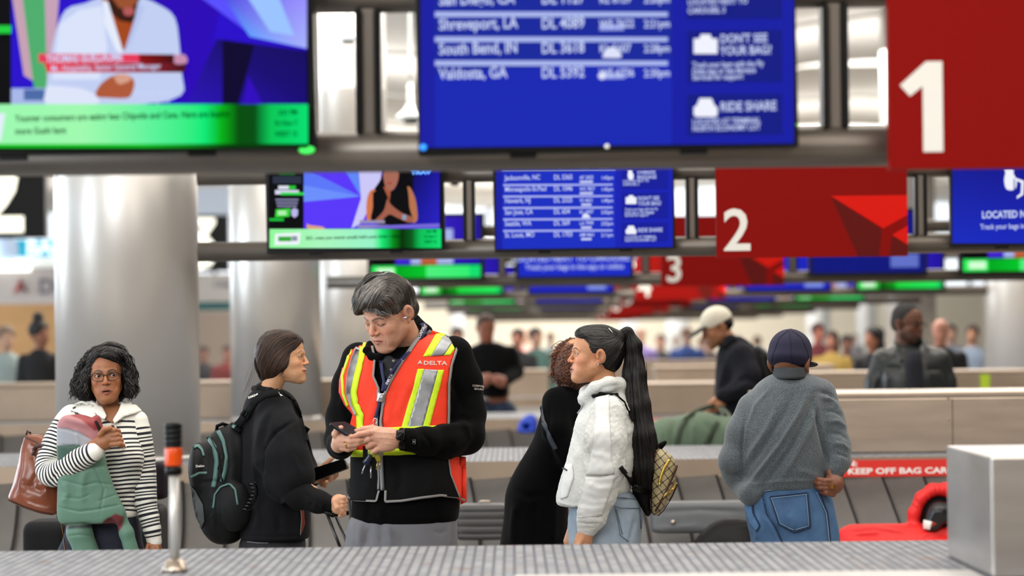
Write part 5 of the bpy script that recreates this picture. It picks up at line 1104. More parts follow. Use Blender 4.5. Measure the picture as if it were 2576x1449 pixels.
fl = [([(1125, 1060), (1160, 1050), (1190, 1058)], 7, -.010), ([(1105, 1080), (1140, 1072), (1180, 1075)], 7, .008), ([(1060, 1085), (1080, 1110), (1090, 1140)], 6, -.006), ([(1150, 1110), (1130, 1130), (1090, 1145)], 8, -.007), ([(1140, 960), (1160, 1000), (1165, 1040)], 9, -.008), ([(1170, 1060), (1180, 1100), (1160, 1130)], 8, .008), ([(848, 1060), (870, 1075), (885, 1100)], 7, -.008), ([(840, 1085), (860, 1100), (850, 1130)], 6, .006), ([(870, 980), (858, 1020), (870, 1050)], 8, .007),
      ([(890, 1296), (960, 1306), (1060, 1312), (1145, 1306)], 3, -.005), ([(960, 1270), (955, 1310)], 8, .006), ([(1090, 1262), (1100, 1305)], 9, -.007), ([(930, 1270), (925, 1300)], 7, -.006), ([(1030, 1085), (1040, 1128)], 5, -.004), ([(1045, 1088), (1053, 1130)], 5, .004)]
V = folds(V, Q, fl); mk('jacket', V, Q, fleece, root); jt = bvh(V, Q)
# collar
cq = chain([J(936, 898, -.085), J(924, 884, -.06), J(930, 866, -.02)], [.012, .016, .014], .012) + chain([J(936, 898, -.085), J(955, 900, -.10), J(966, 890, -.09)], [.016, .014, .012], .012)
cq += chain([J(1046, 800, .05), J(1056, 822, .03), J(1058, 850, -.01), J(1042, 880, -.05), J(1018, 902, -.085)], [.012, .020, .022, .018, .015], .018) + chain([J(1046, 806, .06), J(1072, 834, .05), J(1080, 856, .03)], [.014, .02, .02], .02)
V2, Q2 = sdf_mesh(cq, .005); mk('collar', smooth(V2, Q2, 1), Q2, fleece, root); ct = bvh(V2, Q2)
V3, Q3 = sdf_mesh(chain([J(975, 908, -.075), J(977, 914, -.095), J(984, 930, -.10), J(972, 965, -.10)], [.022, .022, .022, .014], .02) + chain([J(1008, 906, -.078), J(998, 918, -.098)], [.013, .016], .015), .005)
V3 = smooth(V3, Q3, 1); mk('polo_shirt', V3, Q3, mat('charcoal_knit', (.12, .12, .14), .8, bump=.2, bscale=300), root)
for x, y in ((990, 908), (984, 930)): MB().lathe([(.001, .004), (.005, .003), (.0055, 0)], (0, 0, 0), 14, M=Matrix.Translation(J(x, y, -.128)) @ Matrix.Rotation(math.pi/2, 4, 'X')).build('button', mat('button_grey', (.5, .5, .5), .3), root)
# vest
allt = BVHTree.FromPolygons([tuple(v) for v in V.tolist()], Q.tolist()); Tv, Tq = sdf_mesh([T], .008); Tv = smooth(Tv, Tq, 1)
Tv = folds(Tv, Tq, [([(960, 985), (945, 1020), (930, 1060)], 7, .006), ([(905, 990), (920, 1030), (925, 1065)], 7, -.005), ([(985, 1000), (975, 1060), (980, 1075)], 8, .006), ([(1040, 950), (1010, 1010), (990, 1060)], 9, .004), ([(930, 1160), (940, 1200), (930, 1240)], 9, .006), ([(1000, 1160), (1010, 1210), (1000, 1250)], 12, -.006), ([(1080, 1170), (1090, 1210), (1080, 1240)], 12, .006), ([(925, 910), (930, 950)], 5, .005)])
tt = bvh(Tv, Tq)
orange = mat('vest_orange', (1.0, .23, .08), .7, noise=.06, nscale=30, bump=.25, bscale=420); yel = mat('vest_yellow', (.85, .98, .10), .6); sil = mat('vest_silver', (.60, .61, .63), .32, .35, noise=.22, nscale=26, bump=.2, bscale=30); trim = mat('vest_trim', (.55, .54, .53), .6)
ves = empty('vest', root.location, None); ves.parent = root; ves.matrix_parent_inverse = Matrix.Translation(root.location).inverted(); ves.location = root.location
def VP(poly, off, m, nm, **k): return patch(poly, tt, off, m, nm, root, **k)
R_ = [(1087, 831), (1120, 842), (1161, 857), (1142, 880), (1129, 922), (1123, 964), (1121, 1060), (1118, 1140), (964, 1143), (966, 1060), (971, 991), (980, 969), (1010, 917), (1054, 859)]
L_ = [(921, 864), (883, 881), (874, 908), (862, 958), (861, 986), (874, 1016), (894, 1041), (889, 1067), (889, 1150), (958, 1145), (950, 1060), (952, 1019), (955, 978), (942, 950), (946, 906), (940, 880)]
VP(R_, .012, orange, 'vest_front_panel', th=.003); VP(L_, .012, orange, 'vest_front_panel', th=.003)
VP([(1118, 1148), (1150, 1146), (1172, 1150), (1174, 1262), (1158, 1270), (1146, 1252), (1136, 1225), (1126, 1195)], .010, orange, 'vest_back_panel', th=.003)
lowp = mat('vest_black_mesh', (.03, .03, .033), .8, bump=.3, bscale=500)
VP([(889, 1140), (887, 1190), (890, 1228), (875, 1250), (892, 1258), (947, 1260), (953, 1234), (960, 1145)], .016, lowp, 'vest_lower_panel', th=.003); VP([(966, 1143), (970, 1232), (969, 1263), (1060, 1252), (1110, 1246), (1150, 1250), (1136, 1222), (1124, 1190), (1120, 1140)], .016, lowp, 'vest_lower_panel', th=.003)
def VS(line, w, off, m, nm, st=5): return strip(line, w, tt, off, m, nm, root, step=st)
VS([(888, 880), (878, 912), (866, 950), (869, 991), (880, 1021)], 11, .0150, yel, 'yellow_band'); VS([(906, 876), (894, 908), (884, 950), (882, 990), (893, 1019), (904, 1042)], 24, .0155, sil, 'reflective_band'); VS([(919, 866), (914, 908), (903, 950), (896, 985), (898, 1016), (911, 1044), (913, 1080)], 14, .016, yel, 'yellow_band')
VP([(1104, 836), (1121, 841), (1083, 900), (1063, 901)], .0150, yel, 'yellow_band'); VP([(1121, 841), (1147, 850), (1113, 898), (1082, 900)], .0155, sil, 'reflective_band'); VP([(1146, 850), (1158, 857), (1127, 898), (1111, 898)], .0150, yel, 'yellow_band')
VP([(1050, 931), (1066, 931), (1022, 1092), (1006, 1092)], .015, yel, 'yellow_band'); VP([(1065, 932), (1099, 933), (1057, 1092), (1021, 1092)], .0155, sil, 'reflective_band'); VP([(1098, 933), (1113, 933), (1073, 1092), (1056, 1092)], .015, yel, 'yellow_band')
VS([(890, 1094), (925, 1098), (957, 1098)], 34, .017, sil, 'reflective_band'); VS([(889, 1140), (925, 1142), (958, 1141)], 18, .0175, yel, 'yellow_band'); VS([(890, 1078), (925, 1081), (957, 1080)], 8, .0175, yel, 'yellow_band')
VS([(965, 1108), (1040, 1108), (1120, 1104)], 50, .017, sil, 'reflective_band'); VS([(964, 1138), (1040, 1136), (1120, 1130)], 16, .0178, yel, 'yellow_band'); VS([(965, 1082), (1040, 1080), (1120, 1076)], 12, .0178, yel, 'yellow_band')
VS([(1084, 832), (1052, 860), (1009, 917), (978, 968), (969, 992), (963, 1060), (962, 1140), (966, 1232)], 9, .019, trim, 'trim'); VS([(940, 880), (946, 906), (942, 950), (955, 978), (953, 1019), (952, 1060), (956, 1145), (956, 1230)], 5, .019, trim, 'trim')
VS([(1160, 858), (1143, 880), (1130, 922), (1124, 964), (1121, 1070)], 5, .018, trim, 'trim'); VS([(1120, 1150), (1126, 1195), (1137, 1225), (1146, 1250)], 2.5, .019, trim, 'trim'); VS([(889, 1150), (886, 1190), (889, 1228), (874, 1249)], 2.5, .02, trim, 'trim')
VS([(873, 1250), (892, 1258), (946, 1261), (953, 1234)], 5, .021, trim, 'trim'); VS([(970, 1234), (969, 1262), (1010, 1260), (1060, 1252), (1110, 1246), (1150, 1251), (1170, 1259)], 6, .021, trim, 'trim')
VS([(961, 1145), (964, 1232)], 5, .022, mat('zip_grey', (.35, .35, .36), .4, .5), 'zip')
lp = mat('print_silver', (.85, .80, .76), .4)
text_on('DELTA', 1064, 921, 9.5, tt, .0165, lp, 'lettering', root, 0, .03, 1.45)
patch([(1056, 910), (1062, 921), (1056, 918), (1049, 921)], tt, .0165, lp, 'logo', root, step=2, th=.001)
text_on('CORPORATE', 1187, 972, 5, jt, .004, lp, 'lettering', root, -5, .02, 1.0); text_on('SECURITY', 1191, 980, 4.6, jt, .004, lp, 'lettering', root, -5, .02, 1.0)
# lanyard
navy = mat('lanyard_navy', (.10, .11, .30), .6); both = BVHTree.FromPolygons([tuple(v) for v in np.concatenate([Tv, V2, V3]).tolist()], Tq.tolist() + (Q2 + len(Tv)).tolist() + (Q3 + len(Tv) + len(V2)).tolist())
t = empty('lanyard', J(955, 1010, -.16), 'navy lanyard with white lettering and a metal clip, over the orange vest', 'lanyard')
strip([(1062, 815), (1068, 835), (1052, 856)], 11, both, .006, navy, 'strap', t); strip([(1032, 880), (1000, 915), (980, 950), (966, 982)], 9, both, .020, navy, 'strap', t); strip([(957, 908), (962, 940), (966, 960), (962, 985)], 8, both, .020, navy, 'strap', t); strip([(955, 1012), (950, 1032), (944, 1052)], 8, tt, .024, navy, 'strap', t)
text_on('CORPORAT', 1056, 853, 6, both, .010, white_p, 'lettering', t, 66, .02, .8); text_on('DELTA', 974, 968, 6, both, .025, white_p, 'lettering', t, 60, .03, 1.2)
patch([(951, 988), (966, 990), (963, 1011), (947, 1010)], tt, .03, mat('chrome_clip', (.85, .86, .9), .15, .8), 'clip', t, step=3, th=.006)
ring = lambda x, y, r: MB().tube([J(x + r*math.cos(a), y + 1.4*r*math.sin(a), -.205) for a in np.linspace(0, 6.283, 15)], .0016, 6, cap=False)
ring(944, 1059, 5).build('ring_link', MATS['chrome_clip'], t); ring(942, 1070, 4).build('ring_link', MATS['chrome_clip'], t); MB().tube([J(942, 1062, -.21), J(938, 1078, -.23)], .003, 6).build('hook', mat('copper_hook', (.7, .35, .25), .3, .7), t)
# watch
t2 = empty('wrist_watch', A(1012, 1105, 0), 'black wrist watch on the vest-wearing man\'s left wrist', 'watch')
cw = A(1012, 1105, .028); MB().tube([cw + np.array([.0, .040*math.cos(a), .038*math.sin(a)]) for a in np.linspace(0, 6.283, 25)], .0115, 8, cap=False, flat=((0, 0, 1), .35)).build('band', black_m, t2)
MB().lathe([(.001, .009), (.014, .009), (.018, .006), (.019, 0), (.019, -.006)], (0, 0, 0), 24, M=Matrix.Translation(A(1003, 1094, -.012)) @ Matrix.Rotation(math.radians(60), 4, 'X') @ Matrix.Rotation(math.radians(-35), 4, 'Y')).build('case', mat('watch_case', (.08, .08, .09), .25, .6), t2)
text_on('H', 1037, 1116, 12, jt, .003, mat('emblem_grey', (.6, .6, .62), .4), 'emblem', root, 0, .01, .7)
# phone
def slab(name, corners, d, dz, th, m, lab, cat, scr_m=None, bev=.003):
    """a thin device through four photo spots with depth offsets"""
    P4 = [P(x, y, d + o) for x, y, o in corners]; c = sum(P4)/4; t = empty(name, c, lab, cat)
    n = np.cross(P4[1]-P4[0], P4[3]-P4[0]); n /= np.linalg.norm(n); k = 6; out = []
    for i in range(4):
        a, b, e = P4[i-1], P4[i], P4[(i+1) % 4]; ra = min(.012, .3*np.linalg.norm(b-a)); u = (a-b)/np.linalg.norm(a-b); v = (e-b)/np.linalg.norm(e-b)
        for j in range(k): s = j/(k-1); out.append(b + u*ra*(1-s)**2 + v*ra*s**2)
    out = np.array(out); N_ = len(out); V = np.vstack([out - n*th/2, out + n*th/2]); f = [tuple(range(N_))[::-1], tuple(range(N_, 2*N_))] + [(i, (i+1) % N_, (i+1) % N_ + N_, i + N_) for i in range(N_)]
    MB().add(V, f).build('case', m, t, smooth=False, bevel=bev)
    if scr_m: cc = out.mean(0); s_ = cc + (out - cc)*.93; sg = -1 if n @ (CAM - cc) < 0 else 1; MB().add(s_ + sg*n*(th/2 + .0006), [tuple(range(N_))]).build('screen', scr_m, t, smooth=False)
    return t
slab('phone', [(826, 1066, -.34), (866, 1062, -.27), (908, 1085, -.26), (872, 1096, -.34)], D, 0, .009, mat('phone_dark', (.10, .12, .15), .25), 'dark phone held in both hands by the man in the safety vest', 'phone')
# keys
t = empty('key_bunch', A(932, 1140, .01), 'bunch of keys and a black fob dangling below the vest-wearing man\'s hand', 'keys')
K = lambda x, y, o=0: A(x, y, .012 + o)
MB().tube([K(932 + 4*math.cos(a), 1138 + 5*math.sin(a)) for a in np.linspace(0, 6.283, 13)], .0012, 6, cap=False).build('key_ring', MATS['chrome_clip'], t)
V2, Q2 = sdf_mesh([cap(K(930, 1148), K(922, 1162), .009, .0125, .004, 'u', ((0, 1, 0), .5))], .002); mk('key_fob', V2, Q2, mat('fob_blue', (.10, .13, .22), .25), t)
MB().tube([K(920, 1166), K(915, 1178), K(910, 1192)], .0032, 4, flat=((0, 1, 0), .3)).build('key', mat('key_steel', (.75, .75, .74), .25, .8), t)
MB().tube([K(932, 1146), K(933, 1160, .005), K(932, 1172, .005)], [.006, .007, .005], 6).build('key_head', black_m, t); MB().tube([K(933, 1172, .005), K(933, 1203, .005)], .0032, 4, flat=((0, 1, 0), .3)).build('key', MATS['key_steel'], t)
V2, Q2 = sdf_mesh([cap(K(950, 1148, .004), K(953, 1158, .004), .012, .009, .004, 'u', ((0, 1, 0), .5))], .002); mk('key_tag', V2, Q2, mat('tag_olive', (.55, .50, .10), .4), t)
MB().tube([K(950, 1160), K(947, 1182)], .0036, 4, flat=((0, 1, 0), .3)).build('key', mat('key_brass', (.62, .55, .32), .3, .7), t); MB().tube([K(955, 1160), K(956, 1180)], .0030, 4, flat=((0, 1, 0), .3)).build('key', MATS['key_brass'], t)
boxobj('card', tuple(K(913, 1168, .002)), tuple(K(925, 1122, .002) + np.array([0, .002, 0])), black_m, t)
# trousers
gt = mat('grey_trousers', (.42, .42, .44), .75, noise=.05, nscale=12, bump=.1, bscale=300)
V, Q = sdf_mesh([torso_loft([(1292, 884, 1146, .0, .13), (1330, 872, 1150, .0, .14), (1380, 866, 1152, .0, .145), (1440, 868, 1150, .01, .14)], D)] + chain([J(940, 1440, .02), J(938, 1650, .02), J(935, 1925, .02)], [.115, .085, .07]) + chain([J(1082, 1440, .02), J(1088, 1650, .02), J(1092, 1925, .02)], [.115, .085, .07]), .009); V = smooth(V, Q, 1)
V = folds(V, Q, [([(957, 1310), (957, 1380)], 3, -.006), ([(890, 1310), (892, 1375)], 9, .010), ([(925, 1325), (918, 1380)], 8, -.012), ([(975, 1320), (985, 1378)], 6, .008), ([(1000, 1345), (1020, 1375)], 9, -.006), ([(1090, 1335), (1110, 1342), (1125, 1332)], 4, -.006), ([(1131, 1318), (1132, 1375)], 3, .006), ([(906, 1315), (905, 1375)], 6, .008)])
mk('trousers', V, Q, gt, root)
legs(root, P(1011, 900, D)[0], D + .02, gt, build=False, spread=.115)
bpy.data.objects.remove(ves)
# earpiece
e = H.w1(.083, -.006, -.010); MB().tube([e, e + np.array([-.004, -.008, -.004]), e + np.array([-.012, -.012, -.003])], [.006, .005, .003], 8).build('earpiece', mat('chrome_ear', (.75, .75, .78), .2, .8), root)
# hair
hm = mat('salt_pepper_hair', None, .45, attr='Col', spec=.5); hb = mat('hair_grey_base', (.16, .145, .135), .65, noise=.2, nscale=40, bump=.5, bscale=120)
hp = [ell((0, .012, .044), (.082, .100, .090), .02), ell((.03, -.052, .088), (.060, .052, .036), .03), ell((-.035, -.065, .075), (.045, .040, .035), .03), ell((-.055, -.066, .042), (.026, .032, .028), .02), ell((0, .050, -.01), (.074, .062, .06), .02),
      ell((0, -.105, -.015), (.080, .092, .072), .012, 's'), ell((.085, -.020, -.035), (.03, .040, .052), .01, 's'), ell((-.085, -.020, -.035), (.03, .045, .052), .01, 's'), ell((0, .02, -.115), (.1, .12, .06), .02, 's')]
V, Q = H.hairmesh(hp, .004); V = wob(V, Q, .0025, 80, 8); mk('hair', V, Q, hb, root); ht = bvh(V, Q)
cg = ['403a35', '4c4641', '332e2a', '5e5954', '77726e', '2a2623', '8f8a86']; cd_ = ['2e2824', '3a332e', '463f39', '241f1c', '5c5550']
strands([[(985, 690), (950, 695), (915, 720), (895, 760), (886, 790)], [(985, 700), (955, 710), (925, 740), (905, 770), (896, 795)], [(975, 715), (950, 735), (935, 765), (920, 790)], [(972, 730), (955, 755), (945, 775), (940, 790)]], 430, ht, .0014, .001, 1.6, hm, 'hair_locks', root, 4, cut=(.35, .2), lift=.006, seed=11, cols=cg, base=D)
strands([[(960, 685), (930, 690), (905, 715), (892, 750)], [(985, 690), (950, 695), (915, 720), (895, 760), (886, 790)]], 160, ht, .0014, .002, 1.6, hm, 'hair_locks', root, 4, cut=(.3, .2), lift=.006, seed=12, cols=cg, base=D)
strands([[(965, 735), (985, 735), (1002, 752), (1012, 782)], [(955, 750), (972, 755), (988, 770), (998, 792)], [(948, 762), (958, 775), (972, 788), (985, 796)], [(938, 775), (945, 786), (955, 792)]], 380, ht, .0013, .0015, 1.6, hm, 'hair_locks', root, 4, cut=(.5, .25), lift=.004, seed=14, cols=['4a433d', '5f5852', '7d7874', '332d29', '96928e'], base=D)
strands([[(1030, 715), (1040, 740), (1044, 770), (1040, 800)], [(1020, 700), (1034, 725), (1038, 750), (1030, 765)]], 160, ht, .0013, .0015, 1.6, hm, 'hair_locks', root, 4, cut=(.4, .2), lift=.004, seed=15, cols=cd_ + ['7a746f'], base=D)
strands([[(955, 690), (990, 690), (1020, 710), (1036, 740), (1038, 775)], [(960, 705), (995, 708), (1018, 730), (1028, 755), (1030, 768)], [(960, 720), (990, 725), (1010, 745), (1016, 765)], [(955, 745), (980, 748), (1000, 762), (1008, 775)]], 460, ht, .0013, .001, 1.6, hm, 'hair_locks', root, 4, cut=(.45, .3), lift=.005, seed=13, cols=cd_, base=D)

# ---- young woman with a backpack, left of the vest man
D = 11.7; J = jp(D)
root = person('smiling young woman in an oversized black top with brown tied-back hair, facing right', 690, D)
H = Head(713, 900, D, yaw=83, pitch=-2, roll=0, sc=.93, skin='cf9a72', lip='b85f52', brow='4a3226', o=dict(w=.96, eye=.0048, nose=.98, smile=.9, open=.001, browz=.021, browt=.0024, brows=.75, fat=.001, tint=[('e0a080', (-.03, -.07, -.03), (.03, .03, .03), .4)]))
V, Q, c = H.build((J(672, 1000, .01), .046, .050, (0, .026, -.05)), root)
A = lambda x, y, o=0.0: P(x, y, D - .30 + o)
rh = [cap(A(836, 1268, .02), A(852, 1264), .024, .030, .015), cap(A(852, 1262), A(850, 1278), .026, .026, .015)]
for k in range(4):
    x = 868 - k*1.5; y = 1255 + k*10.5; rh += chain([A(852, y - 1, -.016), A(x - 4, y - 2, -.024), A(x + 1, y + 6, -.018), A(x - 8, y + 10, -.004)], [.0115, .0112, .0105, .009], .003)
rh += chain([A(842, 1262, -.02), A(848, 1278, -.032), A(858, 1290, -.028)], [.013, .0115, .009], .004)
RV, RQ = sdf_mesh(rh, .0026); RV = smooth(RV, RQ, 1)
B = lambda x, y, o=0.0: P(x, y, D - .10 + o)
lh = [cap(B(788, 1204, .03), B(806, 1196, .02), .024, .028, .015)] + chain([B(806, 1182, .02), B(822, 1166, .01), B(836, 1152, .0)], [.012, .011, .009], .004)
for k, (x, y) in enumerate(((852, 1186), (846, 1192), (838, 1198), (824, 1212))): lh += chain([B(808 + 2*k, 1196 + 3*k, .02), B(x - 14, y + 6, .012), B(x - 6, y + 9, -.002), B(x - 5 + k, y - 6 + k*2, -.028), ], [.011, .0105, .0098, .0085], .003)
LV, LQ = sdf_mesh(lh, .0026); LV = smooth(LV, LQ, 1)
core = [torso_loft([(1010, 650, 710, .02, .04), (1100, 630, 730, .02, .07), (1350, 630, 740, .02, .07)], D)] + chain([J(665, 1370, .08), J(665, 1600, .08), J(665, 1850, .08)], [.06, .045, .035]) + chain([J(700, 1370, -.06), J(700, 1600, -.06), J(700, 1850, -.06)], [.06, .045, .035])
core += chain([J(690, 1040, .0), J(700, 1070, -.13), J(735, 1210, -.20), A(836, 1268, .01)], [.03, .04, .035, .022]) + chain([J(690, 1050, .02), J(740, 1090, .12), J(770, 1190, .04), B(790, 1204, .02)], [.03, .03, .028, .022]) + [cap(J(680, 1060, .02), J(672, 1000, .01), .04, .04)]
CV, CQ = sdf_mesh(core, .012); VV, QQ = join([(V, Q), (RV, RQ), (LV, LQ), (CV, CQ)])
mk('body', VV, QQ, skin_mat(), root, cols=np.concatenate([c, np.tile(np.array(srgb('cc9674')), (len(VV)-len(V), 1))])); H.eyes(root, (4, 0), '2c1a10')
MB().add(H.w(np.array([(-.019, -.0855, -.0575), (0, -.0925, -.0612), (.016, -.0855, -.0585), (.016, -.0855, -.0650), (0, -.0925, -.0668), (-.019, -.0855, -.0625)])), [(0, 1, 4, 5), (1, 2, 3, 4)]).build('teeth', mat('teeth', (.85, .82, .78), .3), root, smooth=False)
# black top: wide short sleeve over a long sleeve
tee = mat('washed_black_cotton', (.078, .080, .092), .9, noise=.22, nscale=9, bump=.15, bscale=220, sheen=.02)
T = torso_loft([(978, 640, 712, .02, .055), (992, 622, 735, .02, .085), (1020, 612, 752, .01, .13), (1100, 600, 760, .0, .16), (1200, 596, 772, .0, .17), (1290, 600, 782, .0, .17), (1356, 603, 780, .0, .16)], D, .02, .02, 2.3)
S1 = chain([J(690, 1035, -.13), J(700, 1090, -.165), J(712, 1150, -.19), J(728, 1198, -.20)], [.075, .090, .100, .104], .04)
Vt, Qt = sdf_mesh([T] + S1 + [plane(J(762, 1216, -.2), P(800, 1300, D) - P(735, 1130, D), .006, 's') if False else ell(J(770, 1300, -.2), (.001, .001, .001), .001)], .006); Vt = smooth(Vt, Qt, 2)
Vt = folds(Vt, Qt, [([(700, 1005), (660, 1060), (640, 1140), (636, 1210)], 8, .008), ([(690, 1010), (668, 1080), (655, 1150), (655, 1230)], 7, -.008), ([(740, 1060), (690, 1090), (662, 1130), (658, 1220)], 4, -.012), ([(656, 1180), (680, 1240), (706, 1262), (770, 1230)], 4, .012), ([(720, 1040), (730, 1100), (745, 1150)], 9, .007), ([(680, 1060), (700, 1120), (715, 1190)], 9, -.007), ([(700, 1070), (735, 1150), (760, 1200)], 8, .006), ([(640, 1260), (650, 1300), (640, 1340)], 9, .006), ([(700, 1290), (705, 1340)], 10, -.006), ([(610, 1345), (690, 1352), (780, 1346)], 3, -.005), ([(645, 1150), (640, 1220)], 6, .006)])
mk('top', Vt, Qt, tee, root); tt = bvh(Vt, Qt)
cq = chain([J(640, 978, .06), J(655, 978, -.01), J(680, 984, -.055), J(703, 992, -.05), J(716, 1000, .0)], [.014]*5, .01); V2, Q2 = sdf_mesh(cq, .005); mk('neckband', V2, Q2, mat('black_rib', (.06, .06, .065), .9), root)
fs = chain([J(735, 1205, -.20), J(752, 1244, -.235), J(800, 1262, -.27), J(832, 1268, -.285)], [.060, .055, .042, .033], .03); V2, Q2 = sdf_mesh(fs, .005); V2 = smooth(V2, Q2, 1)
V2 = folds(V2, Q2, [([(770, 1240), (785, 1262), (780, 1280)], 5, -.006), ([(800, 1245), (812, 1268), (806, 1284)], 5, .004)]); mk('long_sleeve', V2, Q2, mat('black_jersey', (.045, .045, .052), .85, bump=.15, bscale=200), root)
fs = chain([J(740, 1090, .12), J(768, 1180, .06), J(790, 1204, -.06)], [.055, .045, .03], .03); V2, Q2 = sdf_mesh(fs, .007); mk('long_sleeve', V2, Q2, MATS['black_jersey'], root)
rp = mat('print_red', (.50, .16, .12), .7); gp = mat('print_grey', (.55, .55, .56), .7)
patch([(757, 1271), (763, 1285), (765, 1318), (757, 1345), (756, 1310), (755, 1290)], tt, .003, rp, 'shirt_print', root, step=3); strip([(752, 1270), (757, 1300), (754, 1345)], 1.6, tt, .004, gp, 'shirt_print', root, step=3)
jb = mat('black_jeans', (.14, .14, .15), .85, noise=.15, nscale=50, bump=.15, bscale=300)
V2, Q2 = sdf_mesh([torso_loft([(1346, 606, 768, .0, .12), (1380, 600, 770, .0, .13), (1430, 602, 768, .01, .13)], D)] + chain([J(650, 1430, .07), J(652, 1620, .07), J(652, 1860, .07)], [.10, .075, .06]) + chain([J(715, 1430, -.05), J(712, 1620, -.05), J(710, 1860, -.05)], [.10, .075, .06]), .01); mk('jeans', smooth(V2, Q2, 1), Q2, jb, root); jt2 = bvh(V2, Q2)
strip([(622, 1363), (650, 1366), (676, 1366)], 2, jt2, .002, gp, 'pocket_seam', root)
q = legs(root, P(682, 900, D)[0], D, jb, build=False, spread=.06)
# hair
hm = mat('brown_hair', None, .42, attr='Col', spec=.5); hb = mat('brown_hair_base', (.15, .095, .065), .5, noise=.25, nscale=30, bump=.4, bscale=110)
hp = [ell((0, .022, .042), (.082, .098, .086), .02), ell((0, -.036, .066), (.068, .060, .050), .02), ell((0, .058, .0), (.076, .066, .082), .03), ell((0, .055, -.055), (.058, .046, .045), .03), ell((-.055, .01, -.01), (.034, .044, .055), .02), ell((.055, .01, -.01), (.034, .044, .055), .02), ell((0, .085, -.085), (.026, .022, .028), .02),
      ell((0, -.112, -.032), (.09, .074, .100), .012, 's'), ell((0, -.045, -.098), (.1, .06, .055), .015, 's')]
Vh, Qh = H.hairmesh(hp, .004); mk('hair', wob(Vh, Qh, .002, 70, 4), Qh, hb, root); ht = bvh(Vh, Qh)
bc = ['2e2019', '3c2a20', '4a3428', '241913', '5c4334']
strands([[(690, 833), (665, 842), (648, 865)], [(720, 832), (690, 838), (662, 855), (645, 885)], [(742, 842), (715, 840), (685, 850), (655, 885)], [(754, 854), (730, 850), (700, 862), (670, 890)]], 260, ht, .0013, .001, 1.5, hm, 'hair_locks', root, 4, cut=(.2, .3), lift=.003, seed=24, cols=bc, base=D)
strands([[(702, 835), (665, 848), (648, 880), (642, 915), (660, 965)], [(715, 838), (685, 855), (665, 890), (655, 925), (668, 968)], [(745, 850), (720, 870), (690, 900), (675, 935), (676, 968)], [(755, 857), (738, 880), (715, 912), (694, 940), (678, 962)], [(756, 860), (742, 892), (724, 916), (706, 938), (688, 954)]], 620, ht, .0013, .001, 1.5, hm, 'hair_locks', root, 4, cut=(.4, .2), lift=.004, seed=21, cols=bc, base=D)
strands([[(664, 955), (655, 965), (640, 975), (630, 985)], [(672, 965), (655, 973), (645, 985)]], 26, ht, .0008, .002, 2, hm, 'hair_wisps', root, 4, cut=(.2, .3), lift=.004, seed=22, cols=bc, base=D + .03)
strands([[(645, 900), (628, 940), (618, 990)], [(650, 930), (632, 960), (612, 1000)]], 9, ht, .0004, .002, 3, hm, 'hair_wisps', root, 5, cut=(.2, .3), lift=.004, seed=23, cols=bc, base=D + .03)
# ---- backpack
DB = D + .02; root = empty('backpack', P(560, 1368, DB), 'black backpack with teal piping and zips, worn by the smiling young woman', 'backpack'); Kb = lambda x, y, o=0.0: P(x, y, DB + o)
bp_m = mat('backpack_nylon', (.07, .075, .08), .6, noise=.15, nscale=40, bump=.25, bscale=260); tl = mat('teal_piping', (.28, .42, .40), .5)
q = [torso_loft([(1062, 575, 620, 0, .08), (1085, 535, 640, 0, .12), (1130, 508, 640, -.0, .15), (1200, 492, 636, 0, .165), (1280, 494, 624, 0, .17), (1335, 510, 618, 0, .15), (1366, 536, 600, 0, .12)], DB, .03, .03, 2.5), ell(Kb(502, 1180, -.04), (.045, .12, .11), .03), ell(Kb(590, 1275, -.155), (.075, .05, .10), .015)]
Vb, Qb = sdf_mesh(q, .006); Vb = smooth(Vb, Qb, 1); Vb = folds(Vb, Qb, [([(560, 1100), (575, 1170), (566, 1240)], 8, -.008), ([(600, 1080), (610, 1150), (612, 1230)], 9, .007), ([(505, 1215), (540, 1210), (565, 1215)], 4, -.006), ([(530, 1230), (540, 1290), (536, 1340)], 8, .007)])
mk('body', Vb, Qb, bp_m, root); bt = bvh(Vb, Qb)
def BS(l, w, m=tl, nm='piping', off=.004): return strip(l, w, bt, off, m, nm, root, step=4)
BS([(550, 1085), (562, 1110), (570, 1150), (566, 1185), (558, 1212)], 10); BS([(523, 1098), (540, 1125), (546, 1160), (542, 1200), (537, 1226)], 11); BS([(484, 1128), (498, 1122), (508, 1132), (513, 1148)], 7); BS([(482, 1200), (500, 1190), (522, 1190)], 6)
BS([(537, 1278), (540, 1245), (555, 1225), (578, 1218), (592, 1232), (598, 1270)], 5); BS([(530, 1100), (550, 1140), (556, 1200), (560, 1210)], 3, black_m, 'zip', .005)
patch([(480, 1220), (494, 1235), (512, 1270), (516, 1310), (508, 1330), (492, 1300), (484, 1260)], bt, .004, mat('mesh_grey', (.30, .32, .33), .8, bump=.5, bscale=500), 'mesh_pocket', root)
patch([(495, 1328), (513, 1342), (510, 1352), (493, 1338)], bt, .006, black_m, 'strap_patch', root, step=3)
text_on('Dakine', 493, 1176, 6, bt, .005, white_p, 'lettering', root, 4, .02, .9)
for a, b in (((560, 1145), (548, 1180)), ((541, 1278), (528, 1305))): MB().tube([Kb(a[0], a[1], -.19), Kb((a[0]+b[0])/2 + 2, (a[1]+b[1])/2, -.20), Kb(b[0], b[1], -.19)], .0022, 6).build('zip_pull', black_m, root)
MB().tube([Kb(*p) for p in ((545, 1086, -.04), (546, 1072, -.06), (560, 1066, -.07), (572, 1070, -.06), (576, 1080, -.04))], .008, 8, flat=((0, 1, 0), .5)).build('grab_handle', black_m, root)
al2 = BVHTree.FromPolygons([tuple(v) for v in np.concatenate([Vt, Vb]).tolist()], Qt.tolist() + (Qb + len(Vt)).tolist())
